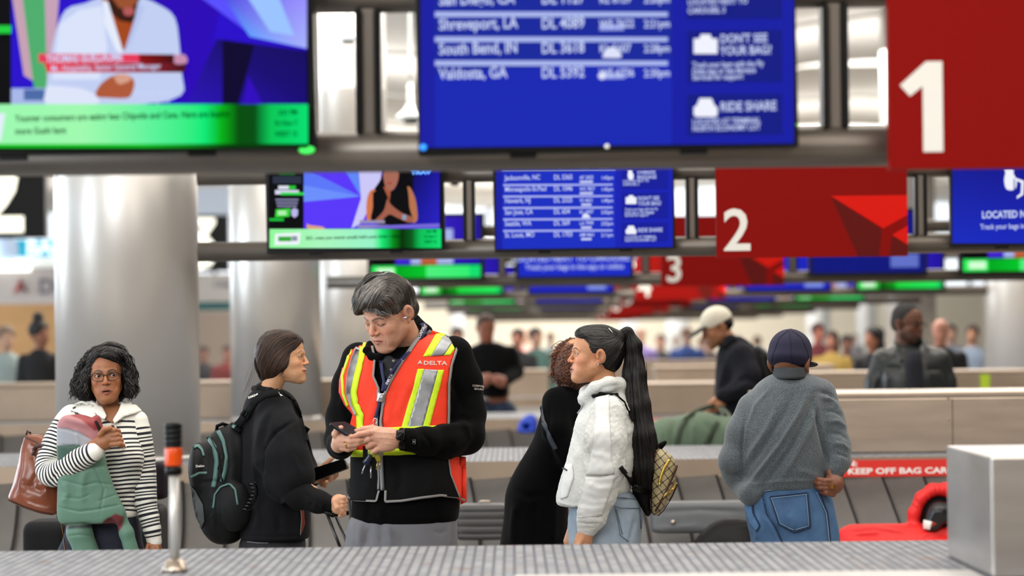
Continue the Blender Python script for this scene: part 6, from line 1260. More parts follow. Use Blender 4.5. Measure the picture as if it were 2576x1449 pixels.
strip([(590, 1085), (618, 1050), (648, 1008), (668, 996), (700, 990)], 26, al2, .014, mat('strap_black', (.05, .05, .055), .7, bump=.2, bscale=200), 'shoulder_strap', root, th=.012); strip([(585, 1076), (612, 1045), (640, 1006)], 8, al2, .036, tl, 'strap_trim', root)
strip([(712, 990), (738, 1010), (756, 1050), (764, 1085), (770, 1110)], 10, al2, .01, MATS['strap_black'], 'shoulder_strap', root, th=.008)
text_on('DAKINE', 625, 1003, 5.5, al2, .022, white_p, 'lettering', root, 20, .02, 1); patch([(699, 982), (704, 991), (712, 995), (706, 996)], al2, .03, white_p, 'emblem', root, step=2)
MB().tube([P(x, y, D - .12 + o) for x, y, o in ((748, 1082, 0), (762, 1072, -.01), (775, 1080, -.01), (766, 1092, 0), (752, 1092, 0))], .009, 8, flat=((0, 1, 0), .4)).build('strap_loop', black_m, root)
MB().tube(curve([P(x, y, D - .13) for x, y in ((764, 1090), (774, 1112), (779, 1150), (782, 1180), (786, 1222))], 20), .0085, 8, flat=((0, 1, 0), .3)).build('hanging_strap', black_m, root)
# coiled black strap clipped below the pack
t = empty('coiled_cord', P(632, 1255, D - .19), 'glossy black coiled cord hanging at the young woman\'s hip beside the backpack', 'cord')
a = np.linspace(0, 2*math.pi*8, 150); base_ = curve([(634, 1214), (640, 1240), (630, 1265), (616, 1286)], 150); base_ = np.stack([np.interp(np.linspace(0, 1, 150), np.linspace(0, 1, len(base_)), base_[:, i]) for i in (0, 1)], 1)
MB().tube([P(x + 9*math.cos(t_), y + 3*math.sin(t_), D - .22 + .016*math.sin(t_)) for (x, y), t_ in zip(base_, a)], .0035, 6).build('coil', mat('gloss_black', (.02, .02, .025), .12), t)
# her phone
slab('phone', [(778, 1182, .045), (868, 1153, -.02), (878, 1178, -.05), (790, 1212, .01)], D - .12, 0, .010, mat('phone_case_black', (.02, .02, .02), .3), 'black phone in the raised hand of the smiling young woman', 'phone', mat('phone_glass', (.015, .018, .016), .06))
# suitcase with telescopic handle
t = empty('suitcase', P(900, 1700, D - .30), 'dark suitcase pulled by the young woman, only its telescopic handle showing', 'suitcase'); A = lambda x, y, o=0.0: P(x, y, D - .30 + o)
MB().tube([A(818, 1286, .0), A(836, 1296, .0), A(862, 1290, .0), A(876, 1290, .01)], .010, 10).build('grip', black_m, t)
MB().tube([A(822, 1290), A(880, 1440)], .0085, 4, flat=((0, 1, 0), .7)).build('handle_tube', mat('handle_tube', (.05, .05, .05), .3), t); MB().tube([A(846, 1300, .10), A(904, 1440, .10)], .0085, 4, flat=((0, 1, 0), .7)).build('handle_tube', MATS['handle_tube'], t)
V2, Q2 = sdf_mesh([loft([(.06, P(930, 0, D)[0], .20, D - .24, .13), (.62, P(930, 0, D)[0], .20, D - .24, .13)], pw=6, rnd=.04)], .012); mk('shell', V2, Q2, mat('case_charcoal', (.10, .10, .11), .5), t)
for sx in (-.15, .15): MB().lathe([(.028, -.012), (.03, 0), (.028, .012)], (0, 0, 0), 16, M=Matrix.Translation((P(930, 0, D)[0] + sx, D - .24, .030)) @ Matrix.Rotation(math.pi/2, 4, 'Y')).build('wheel', black_m, t)

# ---- curly-haired woman in the long black dress, behind
D = 11.9; J = jp(D)
root = person('woman with auburn curls in a long black dress, leaning away behind the white fleece', 1370, D)
H = Head(1448, 918, D, yaw=172, pitch=18, roll=0, sc=.92, skin='b98560', o=dict(eye=0))
V, Q, c = H.build((J(1425, 990, .0), .045, .05), root, h=.004)
q = [torso_loft([(1010, 1370, 1450, .0, .06), (1150, 1350, 1430, .0, .07), (1350, 1320, 1430, .0, .08)], D)] + chain([J(1340, 1370), J(1340, 1870)], [.06, .04]) + chain([J(1405, 1370), J(1405, 1870)], [.06, .04])
CV, CQ = sdf_mesh(q, .014); VV, QQ = join([(V, Q), (CV, CQ)]); mk('body', VV, QQ, skin_mat(), root, cols=np.concatenate([c, np.tile(np.array(srgb('b98560')), (len(CV), 1))]))
drs = mat('black_jersey_dress', (.018, .020, .026), .92, bump=.15, bscale=200, sheen=.02, spec=.08)
q = [torso_loft([(968, 1398, 1450, .0, .06), (990, 1378, 1470, .0, .10), (1040, 1362, 1480, .0, .13), (1100, 1345, 1470, .0, .135), (1150, 1318, 1455, .0, .14), (1200, 1285, 1440, .0, .15), (1240, 1270, 1430, .0, .16), (1300, 1268, 1430, .0, .16), (1370, 1257, 1432, .0, .17), (1500, 1245, 1440, .0, .18), (1780, 1240, 1440, .0, .18)], D, .02, .03, 2.2)] + chain([J(1400, 1010, -.08), J(1400, 1080, -.13), J(1425, 1150, -.14)], [.06, .058, .05], .02)
V, Q = sdf_mesh(q, .008); V = smooth(V, Q, 2); V = folds(V, Q, [([(1365, 1010), (1345, 1080), (1315, 1150), (1290, 1200)], 8, .006), ([(1385, 1020), (1375, 1100), (1390, 1150), (1420, 1180)], 6, -.008), ([(1300, 1260), (1292, 1320), (1290, 1370)], 10, .012), ([(1350, 1250), (1345, 1320), (1350, 1375)], 12, -.010), ([(1395, 1260), (1390, 1370)], 10, .010), ([(1290, 1230), (1330, 1250), (1370, 1245)], 8, -.006)])
mk('dress', V, Q, drs, root); dt = bvh(V, Q)
legs(root, P(1350, 900, D)[0], D, drs, build=False, spread=.08)
strip([(1362, 1020), (1368, 1060), (1385, 1100), (1400, 1130)], 9, dt, .006, mat('slate_strap', (.16, .19, .23), .5), 'bag_strap', root)
hp = [ell((0, .02, -.002), (.092, .100, .098), .03), ell((.015, .0, -.05), (.082, .08, .07), .03)]
Vh, Qh = H.hairmesh(hp, .006); mk('hair', wob(Vh, Qh, .010, 60, 5), Qh, mat('auburn_base', (.25, .125, .075), .8, noise=.3, nscale=60, bump=1, bscale=90), root); ht = bvh(Vh, Qh)
ac = ['5c3220', '6f4029', '85502f', '45251a', '3a2018']
strands([[(1452, 856), (1425, 862), (1402, 880)], [(1440, 862), (1415, 875), (1398, 900), (1390, 930)]], 160, ht, .0016, .002, 4, mat('auburn_curls', None, .5, attr='Col', spec=.5), 'curls', root, 2.4, curl=4, cf=.22, cut=(.6, .35), lift=.012, seed=32, cols=ac, base=D, seg=4)
strands([[(1440, 858), (1410, 880), (1392, 920), (1388, 960)], [(1450, 870), (1425, 900), (1408, 935), (1404, 970)], [(1465, 890), (1440, 920), (1425, 950), (1420, 972)], [(1480, 910), (1455, 940), (1440, 970)]], 520, ht, .0016, .002, 4, mat('auburn_curls', None, .5, attr='Col', spec=.5), 'curls', root, 2.4, curl=4, cf=.22, cut=(.6, .35), lift=.016, seed=31, cols=ac, base=D, seg=4)
# ---- woman in the white fleece with the long ponytail
D = 11.1; J = jp(D)
root = person('woman in a white fleece jacket with a waist-long black ponytail, facing left', 1520, D)
H = Head(1497, 893, D, yaw=-84, pitch=-3, roll=0, sc=.94, skin='c98e68', lip='a85a50', brow='1c1412', o=dict(w=1.0, eye=.0050, nose=1.0, fat=.004, open=.003, browz=.021, browt=.0030, brows=.95, tint=[('d88a68', (.04, -.07, -.035), (.03, .03, .025), .5)]))
V, Q, c = H.build((J(1528, 990, .0), .050, .056, (0, .022, -.05)), root)
A = lambda x, y, o=0.0: P(x, y, D - .17 + o)
hq = [cap(A(1478, 1326), A(1468, 1358), .026, .034, .015)]
for k in range(4): hq += chain([A(1452 + k*10, 1362, -.015 + .006*k), A(1446 + k*10, 1385, -.02), A(1450 + k*10, 1405, -.006), A(1456 + k*10, 1412, .01)], [.0115, .011, .0105, .009], .004)
hq += chain([A(1468, 1350, -.02), A(1456, 1372, -.034), A(1452, 1390, -.034)], [.014, .012, .010], .005)
RV, RQ = sdf_mesh(hq, .003); B = lambda x, y, o=0: P(x, y, D + .10 + o)
hq = [cap(B(1440, 1335), B(1434, 1362), .022, .026, .015)] + [c_ for k in range(3) for c_ in chain([B(1428 + k*6, 1362), B(1426 + k*6, 1390), B(1432 + k*6, 1402)], [.011, .0105, .009], .004)]
LV, LQ = sdf_mesh(hq, .004)
core = [torso_loft([(1000, 1490, 1560, .02, .05), (1150, 1470, 1560, .02, .07), (1300, 1480, 1570, .02, .07)], D)] + chain([J(1515, 1380, .07), J(1515, 1620, .07), J(1515, 1860, .07)], [.06, .045, .035]) + chain([J(1535, 1380, -.07), J(1535, 1620, -.07), J(1535, 1860, -.07)], [.06, .045, .035])
core += chain([J(1530, 1040, .0), J(1530, 1045, -.11), J(1520, 1180, -.175), A(1478, 1326, .0)], [.03, .04, .04, .024]) + chain([J(1530, 1050, .02), J(1480, 1100, .11), J(1440, 1330, .10)], [.03, .03, .022]) + [cap(J(1525, 1060, .02), J(1528, 990), .045, .045)]
CV, CQ = sdf_mesh(core, .012); VV, QQ = join([(V, Q), (RV, RQ), (LV, LQ), (CV, CQ)])
mk('body', VV, QQ, skin_mat(), root, cols=np.concatenate([c, np.tile(np.array(srgb('c48c6a')), (len(VV)-len(V), 1))])); H.eyes(root, (0, 0), '20140e')
MB().add(H.w(np.array([(-.013, -.0885, -.0600), (0, -.0930, -.0608), (.016, -.0870, -.0605), (.016, -.0870, -.0650), (0, -.0930, -.0655), (-.013, -.0885, -.0640)])), [(0, 1, 4, 5), (1, 2, 3, 4)]).build('teeth', mat('teeth', (.85, .82, .78), .3), root, smooth=False)
for z, s_ in ((-.036, .0030), (-.030, .0022)): MB().lathe([(.0003, -s_), (s_, 0), (.0003, s_)], H.w1(.082, .004 + (z+.036)*1.2, z), 10).build('earring', MATS['chrome_ear'] if 'chrome_ear' in MATS else white_p, root)
MB().tube([H.w1(.083, .003, -.036), H.w1(.084, .003, -.048)], .0016, 6).build('earring', MATS.get('chrome_ear', white_p), root)
fl_m = mat('white_sherpa', (.88, .885, .87), .95, noise=.04, nscale=120, bump=.9, bscale=260, sheen=.2); ny = mat('white_nylon', (.90, .905, .90), .6, bump=.1, bscale=60)
T = torso_loft([(968, 1500, 1572, .02, .05), (1000, 1478, 1580, .01, .085), (1025, 1462, 1592, .01, .11), (1060, 1447, 1600, .0, .135), (1110, 1436, 1600, .0, .14), (1160, 1424, 1600, .0, .145), (1210, 1408, 1592, .0, .15), (1250, 1398, 1580, .0, .145), (1272, 1400, 1545, .0, .13)], D, .02, .02, 2.2)
col_ = chain([J(1470, 1000, -.03), J(1498, 978, -.06), J(1532, 966, -.07), J(1556, 968, -.02), J(1566, 978, .03)], [.020, .026, .027, .027, .026], .02) + chain([J(1468, 1006, -.03), J(1475, 988, .02), J(1500, 968, .06)], [.022, .024, .02], .02)
V, Q = sdf_mesh([T] + col_, .005); V = smooth(V, Q, 1)
FL = [([(1590, 1075), (1565, 1100), (1540, 1130)], 8, .008), ([(1595, 1110), (1570, 1150), (1558, 1200)], 8, -.008), ([(1460, 1120), (1440, 1180), (1430, 1240)], 9, .007), ([(1445, 1090), (1470, 1150), (1475, 1230)], 8, -.006), ([(1402, 1262), (1440, 1272), (1480, 1268)], 3, .005), ([(1480, 1010), (1520, 975), (1560, 968)], 5, -.006), ([(1430, 1175), (1412, 1220)], 6, .004), ([(1560, 1210), (1590, 1195)], 7, -.006), ([(1520, 1240), (1570, 1230)], 7, .006)]
V = folds(V, Q, FL); V = wob(V, Q, .0006, 260, 9); mk('fleece_jacket', V, Q, fl_m, root); ft = bvh(V, Q)
S_ = chain([J(1530, 1042, -.115), J(1522, 1110, -.16), J(1520, 1180, -.175), J(1505, 1240, -.175), J(1488, 1300, -.172), J(1480, 1318, -.17)], [.072, .078, .074, .066, .052, .040], .03) + [cap(J(1478, 1322, -.17), J(1476, 1332, -.17), .036, .036, .006)]
Vs, Qs = sdf_mesh(S_, .005); Vs = smooth(Vs, Qs, 1)
Vs = folds(Vs, Qs, [([(1475, 1195), (1510, 1200), (1550, 1192)], 3.5, -.008), ([(1470, 1140), (1490, 1110), (1500, 1080)], 7, .006), ([(1465, 1100), (1480, 1150), (1478, 1185)], 7, -.006), ([(1550, 1080), (1560, 1130), (1550, 1170)], 7, .007), ([(1478, 1215), (1510, 1230), (1545, 1222)], 6, .007), ([(1470, 1245), (1500, 1256), (1535, 1250)], 5, -.006), ([(1460, 1275), (1490, 1282), (1520, 1276)], 5, .006), ([(1452, 1300), (1480, 1296), (1510, 1302)], 4, -.006), ([(1490, 1140), (1530, 1150)], 5, .005), ([(1450, 1314), (1480, 1318), (1510, 1318)], 2.4, -.006)] + [([(1458 + k*6, 1318), (1456 + k*6, 1334)], 1.3, -.003) for k in range(8)])
Vs = wob(Vs, Qs, .001, 260, 7); mk('sleeve', Vs, Qs, fl_m, root); st = bvh(Vs, Qs)
patch([(1498, 1000), (1532, 992), (1535, 1090), (1538, 1160), (1545, 1192), (1475, 1196), (1492, 1130), (1496, 1060)], st, .002, ny, 'nylon_panel', root, th=.002); patch([(1474, 1202), (1548, 1198), (1530, 1250), (1514, 1296), (1456, 1304), (1464, 1250)], st, .002, ny, 'nylon_panel', root, th=.002)
patch([(1424, 1170), (1440, 1168), (1444, 1200), (1428, 1250), (1412, 1256), (1412, 1230)], ft, .003, ny, 'pocket', root, th=.003)
patch([(1420, 1178), (1431, 1183), (1430, 1186), (1419, 1181)], ft, .008, black_m, 'pocket_zip', root, step=2)
strip([(1468, 1010), (1462, 1030), (1452, 1040)], 3, ft, .004, mat('zip_white', (.7, .7, .7), .4), 'zip', root)
patch([(1450, 1032), (1456, 1026), (1457, 1036), (1452, 1046), (1447, 1044)], ft, .005, mat('logo_blue', (.30, .38, .62), .6), 'emblem', root, step=2)
lj = mat('light_denim', (.58, .64, .70), .85, noise=.10, nscale=25, bump=.2, bscale=420)
Vj, Qj = sdf_mesh([torso_loft([(1232, 1470, 1588, .0, .12), (1260, 1440, 1606, .0, .13), (1300, 1428, 1618, .0, .14), (1360, 1430, 1612, .0, .145), (1430, 1440, 1600, .0, .14)], D)] + chain([J(1500, 1430, .08), J(1510, 1620, .08), J(1515, 1890, .08)], [.11, .085, .065]) + chain([J(1535, 1430, -.06), J(1535, 1620, -.06), J(1530, 1890, -.06)], [.11, .085, .065]), .008); Vj = smooth(Vj, Qj, 1)
Vj = folds(Vj, Qj, [([(1448, 1290), (1455, 1365)], 6, .007), ([(1520, 1260), (1600, 1255)], 2, -.003), ([(1600, 1300), (1585, 1365)], 6, -.007), ([(1560, 1330), (1575, 1366)], 6, .005)]); mk('jeans', Vj, Qj, lj, root); jt = bvh(Vj, Qj)
stc = mat('denim_stitch', (.36, .42, .48), .8)
for l in ([(1546, 1273), (1560, 1278), (1608, 1279)], [(1546, 1273), (1554, 1310), (1560, 1346), (1580, 1362)], [(1550, 1280), (1558, 1312), (1565, 1344)], [(1532, 1250), (1570, 1253), (1600, 1256)], [(1608, 1279), (1612, 1330)]): strip(l, 1.8, jt, .003, stc, 'stitching', root, step=3)
legs(root, P(1520, 900, D)[0], D, lj, build=False, spread=.04)
# hair and ponytail
hm = mat('black_hair', None, .36, attr='Col', spec=.5); hb = mat('black_hair_base', (.035, .030, .030), .45, bump=.35, bscale=120)
hp = [ell((0, .022, .042), (.080, .098, .086), .02), ell((0, .055, .0), (.072, .062, .078), .03), ell((0, -.040, .085), (.055, .048, .032), .03), ell((0, .092, .075), (.030, .034, .028), .02),
      ell((0, -.106, -.020), (.09, .080, .096), .010, 's'), ell((0, -.02, -.110), (.1, .11, .058), .015, 's'), ell((.085, -.005, -.022), (.030, .034, .036), .008, 's'), ell((-.085, -.005, -.022), (.030, .034, .036), .008, 's')]
Vh, Qh = H.hairmesh(hp, .004); mk('hair', Vh, Qh, hb, root); ht = bvh(Vh, Qh)
bk = ['0d0b0b', '161313', '211c1b', '0a0909', '2c2624']
strands([[(1448, 842), (1470, 830), (1500, 826), (1535, 832)], [(1450, 850), (1475, 846), (1505, 845), (1540, 848)]], 120, ht, .0012, .001, 1.2, hm, 'hair_locks', root, 4, cut=(.1, .3), lift=.003, seed=43, cols=bk, base=D)
strands([[(1458, 828), (1490, 822), (1530, 828), (1556, 838)], [(1462, 838), (1495, 840), (1530, 842), (1558, 842)], [(1475, 858), (1505, 862), (1535, 856), (1560, 845)], [(1482, 880), (1510, 880), (1540, 870), (1562, 850)], [(1492, 900), (1520, 895), (1545, 880), (1566, 855)], [(1525, 935), (1540, 915), (1555, 890), (1570, 860)]], 520, ht, .0012, .001, 1.2, hm, 'hair_locks', root, 4, cut=(.1, .3), lift=.003, seed=41, cols=bk, base=D)
q = []
PT = [(1558, 845, .03, 14, .02), (1578, 838, .03, 17, .02), (1592, 870, .03, 24, .0), (1596, 940, .02, 30, -.02), (1603, 1020, .0, 34, -.05), (1614, 1100, -.02, 36, -.06), (1620, 1180, -.02, 34, -.06), (1620, 1240, -.02, 24, -.05), (1630, 1292, -.02, 6, -.05)]
q = chain([J(x, y, o) for x, y, o, w, _ in PT], [w*D/F for *_, w, _2 in PT], .02)
Vp, Qp = sdf_mesh(q, .005); Vp = folds(wob(Vp, Qp, .003, 30, 8, (1, 1, .2)), Qp, [([(1588, 880), (1594, 1000), (1606, 1120), (1612, 1220)], 4, -.006), ([(1602, 900), (1612, 1050), (1628, 1150), (1630, 1240)], 4, .006)]); mk('ponytail', Vp, Qp, hb, root); pt = bvh(Vp, Qp)
strands([[(1570, 842), (1573, 880), (1570, 960), (1575, 1050), (1590, 1150), (1600, 1240)], [(1578, 836), (1585, 880), (1585, 960), (1592, 1060), (1604, 1160), (1618, 1262)], [(1584, 838), (1598, 880), (1602, 960), (1612, 1060), (1622, 1160), (1628, 1290)], [(1588, 842), (1610, 890), (1620, 970), (1632, 1060), (1645, 1150), (1638, 1250)], [(1590, 846), (1614, 900), (1626, 990), (1640, 1080), (1652, 1140), (1648, 1220)]], 600, pt, .0013, .001, 2.2, hm, 'ponytail_locks', root, 9, cut=(.5, .25), lift=.006, seed=42, cols=bk, base=D)
MB().tube([J(1560 + 4*math.cos(a), 846 + 11*math.sin(a), .03 + .022*math.cos(a)) for a in np.linspace(0, 6.283, 17)], .005, 8, cap=False).build('hair_tie', black_m, root); MB().tube([H.w1(.055, .045, .112), H.w1(.065, .060, .095)], .0016, 6).build('hair_clip', white_p, root)
# ---- monogrammed mini backpack
DB = D + .0; root = empty('mini_backpack', P(1665, 1295, DB), 'small tan patterned backpack with gold zips, behind the white fleece', 'backpack'); K = lambda x, y, o=0.0: P(x, y, DB + o)
def canvas():
    m = bpy.data.materials.new('tan_pattern'); m.use_nodes = True; N = m.node_tree.nodes; L = m.node_tree.links; b = N['Principled BSDF']; tc = N.new('ShaderNodeTexCoord'); mp = N.new('ShaderNodeMapping'); mp.inputs['Rotation'].default_value = (0, math.radians(38), 0); L.new(tc.outputs['Object'], mp.inputs[0]); sp = N.new('ShaderNodeSeparateXYZ'); L.new(mp.outputs[0], sp.inputs[0]); outs = []
    for ax in ('X', 'Z'):
        s = N.new('ShaderNodeMath'); s.operation = 'MULTIPLY'; s.inputs[1].default_value = 1/.026; L.new(sp.outputs[ax], s.inputs[0]); f = N.new('ShaderNodeMath'); f.operation = 'PINGPONG'; f.inputs[1].default_value = .5; L.new(s.outputs[0], f.inputs[0]); outs.append(f.outputs[0])
    mn = N.new('ShaderNodeMath'); mn.operation = 'MINIMUM'; L.new(outs[0], mn.inputs[0]); L.new(outs[1], mn.inputs[1]); mxx = N.new('ShaderNodeMath'); mxx.operation = 'MAXIMUM'; L.new(outs[0], mxx.inputs[0]); L.new(outs[1], mxx.inputs[1])
    l1 = N.new('ShaderNodeMath'); l1.operation = 'LESS_THAN'; l1.inputs[1].default_value = .055; L.new(mn.outputs[0], l1.inputs[0]); l2 = N.new('ShaderNodeMath'); l2.operation = 'LESS_THAN'; l2.inputs[1].default_value = .13; L.new(mxx.outputs[0], l2.inputs[0]); ad = N.new('ShaderNodeMath'); ad.operation = 'MAXIMUM'; L.new(l1.outputs[0], ad.inputs[0]); L.new(l2.outputs[0], ad.inputs[1])
    mx = N.new('ShaderNodeMix'); mx.data_type = 'RGBA'; L.new(ad.outputs[0], mx.inputs[0]); mx.inputs[6].default_value = (*srgb('a3946c'), 1); mx.inputs[7].default_value = (*srgb('3a2a20'), 1); L.new(mx.outputs[2], b.inputs['Base Color']); b.inputs['Roughness'].default_value = .5; return m
q = [cap(K(1668, 1150, -.0), K(1650, 1215, -.0), .055, .075, .03, 'u', ((0, 1, 0), 1.0)), cap(K(1650, 1215), K(1645, 1265), .075, .060, .03), cap(K(1685, 1165), K(1660, 1275), .030, .030, .02), ell(K(1676, 1230, -.02), (.04, .06, .065), .02)]
q = [torso_loft([(1128, 1645, 1668, 0, .06), (1145, 1640, 1690, 0, .09), (1170, 1638, 1703, 0, .10), (1210, 1636, 1700, .0, .105), (1250, 1636, 1686, 0, .105), (1280, 1636, 1668, 0, .095), (1296, 1640, 1656, 0, .07)], DB, .01, .015, 2.6)]
Vb, Qb = sdf_mesh(q, .004); Vb = smooth(Vb, Qb, 1); mk('body', Vb, Qb, canvas(), root); bt = bvh(Vb, Qb); gold = mat('gold_zip', (.78, .64, .30), .3, .8)
strip([(1684, 1157), (1672, 1175), (1664, 1195), (1659, 1214)], 7, bt, .004, gold, 'zip', root, step=3); strip([(1702, 1214), (1694, 1226), (1682, 1240)], 6, bt, .004, gold, 'zip', root, step=3)
for l in ([(1642, 1140), (1636, 1180), (1637, 1250), (1640, 1290)], [(1703, 1168), (1690, 1200), (1670, 1245), (1650, 1285)], [(1704, 1218), (1690, 1250), (1668, 1285), (1655, 1297)], [(1650, 1142), (1640, 1170)]): strip(l, 4, bt, .004, lt if 'lt' in globals() else black_m, 'piping', root, step=3)
MB().tube([K(1659, 1214, -.11), K(1659, 1222, -.112)], .004, 6).build('zip_pull', gold, root); MB().tube([K(1677, 1240, -.11), K(1668, 1252, -.112)], .004, 6).build('zip_pull', gold, root)
MB().tube(curve([K(1646, 1140, -.02), K(1652, 1125, -.03), K(1674, 1112, -.03), K(1660, 1130, -.02), K(1648, 1142, -.01)], 20), .007, 8, flat=((0, 1, 0), .4)).build('grab_handle', black_m, root)
al = BVHTree.FromPolygons([tuple(v) for v in np.concatenate([V, Vs]).tolist()], Q.tolist() + (Qs + len(V)).tolist())
strip([(1490, 995), (1510, 988), (1545, 990), (1570, 1012), (1590, 1060)], 7, al, .008, mat('strap_black', (.05, .05, .055), .7), 'shoulder_strap', root, step=4, th=.004)
strip([(1556, 1175), (1572, 1195), (1590, 1222), (1600, 1240)], 9, al, .010, MATS['strap_black'], 'shoulder_strap', root, step=4, th=.005); MB().tube([K(1594, 1226, -.16), K(1610, 1232, -.10), K(1636, 1240, -.06)], .012, 8, flat=((0, 1, 0), .3)).build('strap_end', black_m, root)

# ---- man in the grey sweater seen from behind
D = 11.25; J = jp(D)
root = person('man in a grey knit sweater and navy cap seen from behind, hand on hip', 1985, D)
H = Head(1988, 912, D, yaw=157, pitch=8, roll=0, sc=1.0, skin='8a5a40', brow='3a2a22', o=dict(w=.97, beard=('c8b8a8', .15), tint=[('c4a894', (0, .09, -.05), (.09, .05, .022), .25)]))
V, Q, c = H.build((J(1985, 985, .01), .048, .056, (0, .02, -.04)), root, h=.0025)
A = lambda x, y, o=0.0: P(x, y, D + o)
hq = [cap(A(2102, 1195, -.10), A(2098, 1218, -.12), .030, .036, .02)] + [cap(A(2098, 1218, -.12), A(2080, 1222, -.13), .032, .026, .02)]
for k, (x, y) in enumerate(((2062, 1207), (2060, 1216), (2063, 1227), (2075, 1240))): hq += chain([A(2090 + k*2, y + 3, -.145 + .004*k), A(2076 + k, y + 3 - k, -.152), A(x, y, -.142), A(x - 8, y - 2, -.128)], [.0125, .0115, .0105, .0085], .003)
hq += chain([A(2092, 1200, -.12), A(2088, 1188, -.11), A(2094, 1176, -.09)], [.015, .014, .012], .006)
HV, HQ = sdf_mesh(hq, .0026); HV = smooth(HV, HQ, 1)
core = [torso_loft([(1000, 1930, 2030, .02, .06), (1100, 1915, 2040, .02, .08), (1250, 1935, 2050, .02, .08), (1340, 1940, 2050, .02, .08)], D)] + chain([J(1955, 1370), J(1955, 1620), J(1955, 1870)], [.07, .055, .045]) + chain([J(2045, 1370), J(2050, 1620), J(2050, 1870)], [.07, .055, .045])
core += chain([J(2020, 1010, .02), J(2074, 1010, .0), J(2108, 1140, -.07), J(2100, 1200, -.11)], [.035, .035, .03, .024]) + [cap(J(1985, 1040, .02), J(1985, 985, .01), .05, .05)]
CV, CQ = sdf_mesh(core, .012); VV, QQ = join([(V, Q), (HV, HQ), (CV, CQ)])
mk('body', VV, QQ, skin_mat(), root, cols=np.concatenate([c, np.tile(np.array(srgb('7c4c36')), (len(HV), 1)), np.tile(np.array(srgb('7c4c36')), (len(CV), 1))])); H.eyes(root, (0, 0))
cr = A(2093, 1224, -.165); boxobj('ring', tuple(cr - np.array([.006, .003, .008])), tuple(cr + np.array([.006, .003, .008])), mat('gold', (.85, .62, .25), .2, 1.0), root)
def wool():
    m = mat('grey_wool', None, .95, attr='Col', bump=1.0, bscale=230, sheen=.35)
    N = m.node_tree.nodes; L = m.node_tree.links; b = N['Principled BSDF']; v = N.new('ShaderNodeTexNoise'); v.inputs['Scale'].default_value = 260; v.inputs['Detail'].default_value = 6; v.inputs['Roughness'].default_value = .7; tc = N.new('ShaderNodeTexCoord'); L.new(tc.outputs['Object'], v.inputs['Vector'])
    r = N.new('ShaderNodeValToRGB'); e = r.color_ramp.elements; e[0].position = .35; e[0].color = (.55, .55, .55, 1); e[1].position = .72; e[1].color = (2.6, 2.6, 2.6, 1); L.new(v.outputs['Fac'], r.inputs['Fac']); mx = N.new('ShaderNodeVectorMath'); mx.operation = 'MULTIPLY'; L.new(N['Attribute'].outputs['Color'], mx.inputs[0]); L.new(r.outputs['Color'], mx.inputs[1]); L.new(mx.outputs[0], b.inputs['Base Color']); return m
T = torso_loft([(938, 1945, 2034, .01, .060), (948, 1926, 2056, .01, .088), (968, 1900, 2078, .005, .11), (1020, 1872, 2084, .0, .13), (1080, 1862, 2088, -.01, .14), (1150, 1866, 2086, -.01, .145), (1205, 1872, 2082, -.005, .145), (1232, 1873, 2078, .0, .14)], D, .03, .02, 2.3)
hem = chain([J(1888, 1240, -.08), J(1880, 1225, .0)], [.05, .06], .03)
AL = chain([J(1893, 1028, .0), J(1868, 1090, -.01), J(1846, 1160, -.02), J(1852, 1190, .02), J(1885, 1200, .10), J(1930, 1195, .16)], [.062, .062, .056, .052, .046, .04], .03)
AR = chain([J(2064, 992, .0), J(2088, 1060, -.03), J(2106, 1120, -.06), J(2110, 1160, -.085)], [.062, .056, .050, .046], .025) + chain([J(2110, 1160, -.085), J(2102, 1180, -.10)], [.046, .038], .015)
cut = [plane(J(1900, 1262, 0) , np.array([0, 0, -1.0]), .02, 's')]
V, Q = sdf_mesh([T] + hem + AL + AR, .005); V = smooth(V, Q, 1)
V = folds(V, Q, [([(2035, 980), (2010, 1040), (1960, 1120), (1900, 1200), (1875, 1235)], 6, .012), ([(2048, 990), (2030, 1050), (1990, 1130), (1930, 1210), (1905, 1232)], 7, -.012), ([(2060, 1000), (2042, 1070), (2000, 1150), (1960, 1215)], 6, .010), ([(2000, 985), (1975, 1040), (1930, 1110), (1880, 1180)], 8, -.008), ([(1960, 1010), (1930, 1080), (1890, 1140), (1872, 1180)], 8, .008), ([(1995, 1180), (2030, 1190), (2070, 1205)], 9, .006),
    ([(1872, 1060), (1866, 1120), (1870, 1200)], 4, -.012), ([(2046, 1010), (2062, 1080), (2080, 1150), (2085, 1200)], 6, -.014), ([(2060, 985), (2085, 990), (2104, 1010)], 5, -.008), ([(2066, 1000), (2095, 1005), (2112, 1030)], 5, .008), ([(2075, 1035), (2100, 1035), (2124, 1050)], 5, -.007), ([(2082, 1060), (2110, 1060), (2130, 1078)], 5, .008), ([(2090, 1090), (2115, 1092), (2136, 1108)], 5, -.007), ([(2095, 1115), (2120, 1118), (2138, 1134)], 5, .008), ([(2098, 1140), (2120, 1145), (2138, 1155)], 4, -.006), ([(1838, 1130), (1850, 1160), (1845, 1200)], 8, .006), ([(1880, 1080), (1900, 1020), (1940, 975)], 5, .005), ([(1822, 1185), (1850, 1195), (1872, 1215)], 6, -.006), ([(1875, 1222), (1950, 1212), (2070, 1208)], 4, .005)])
c = np.tile(np.array(srgb('4a5257')), (len(V), 1)); mk('sweater', V, Q, wool(), root, cols=c); st = bvh(V, Q)
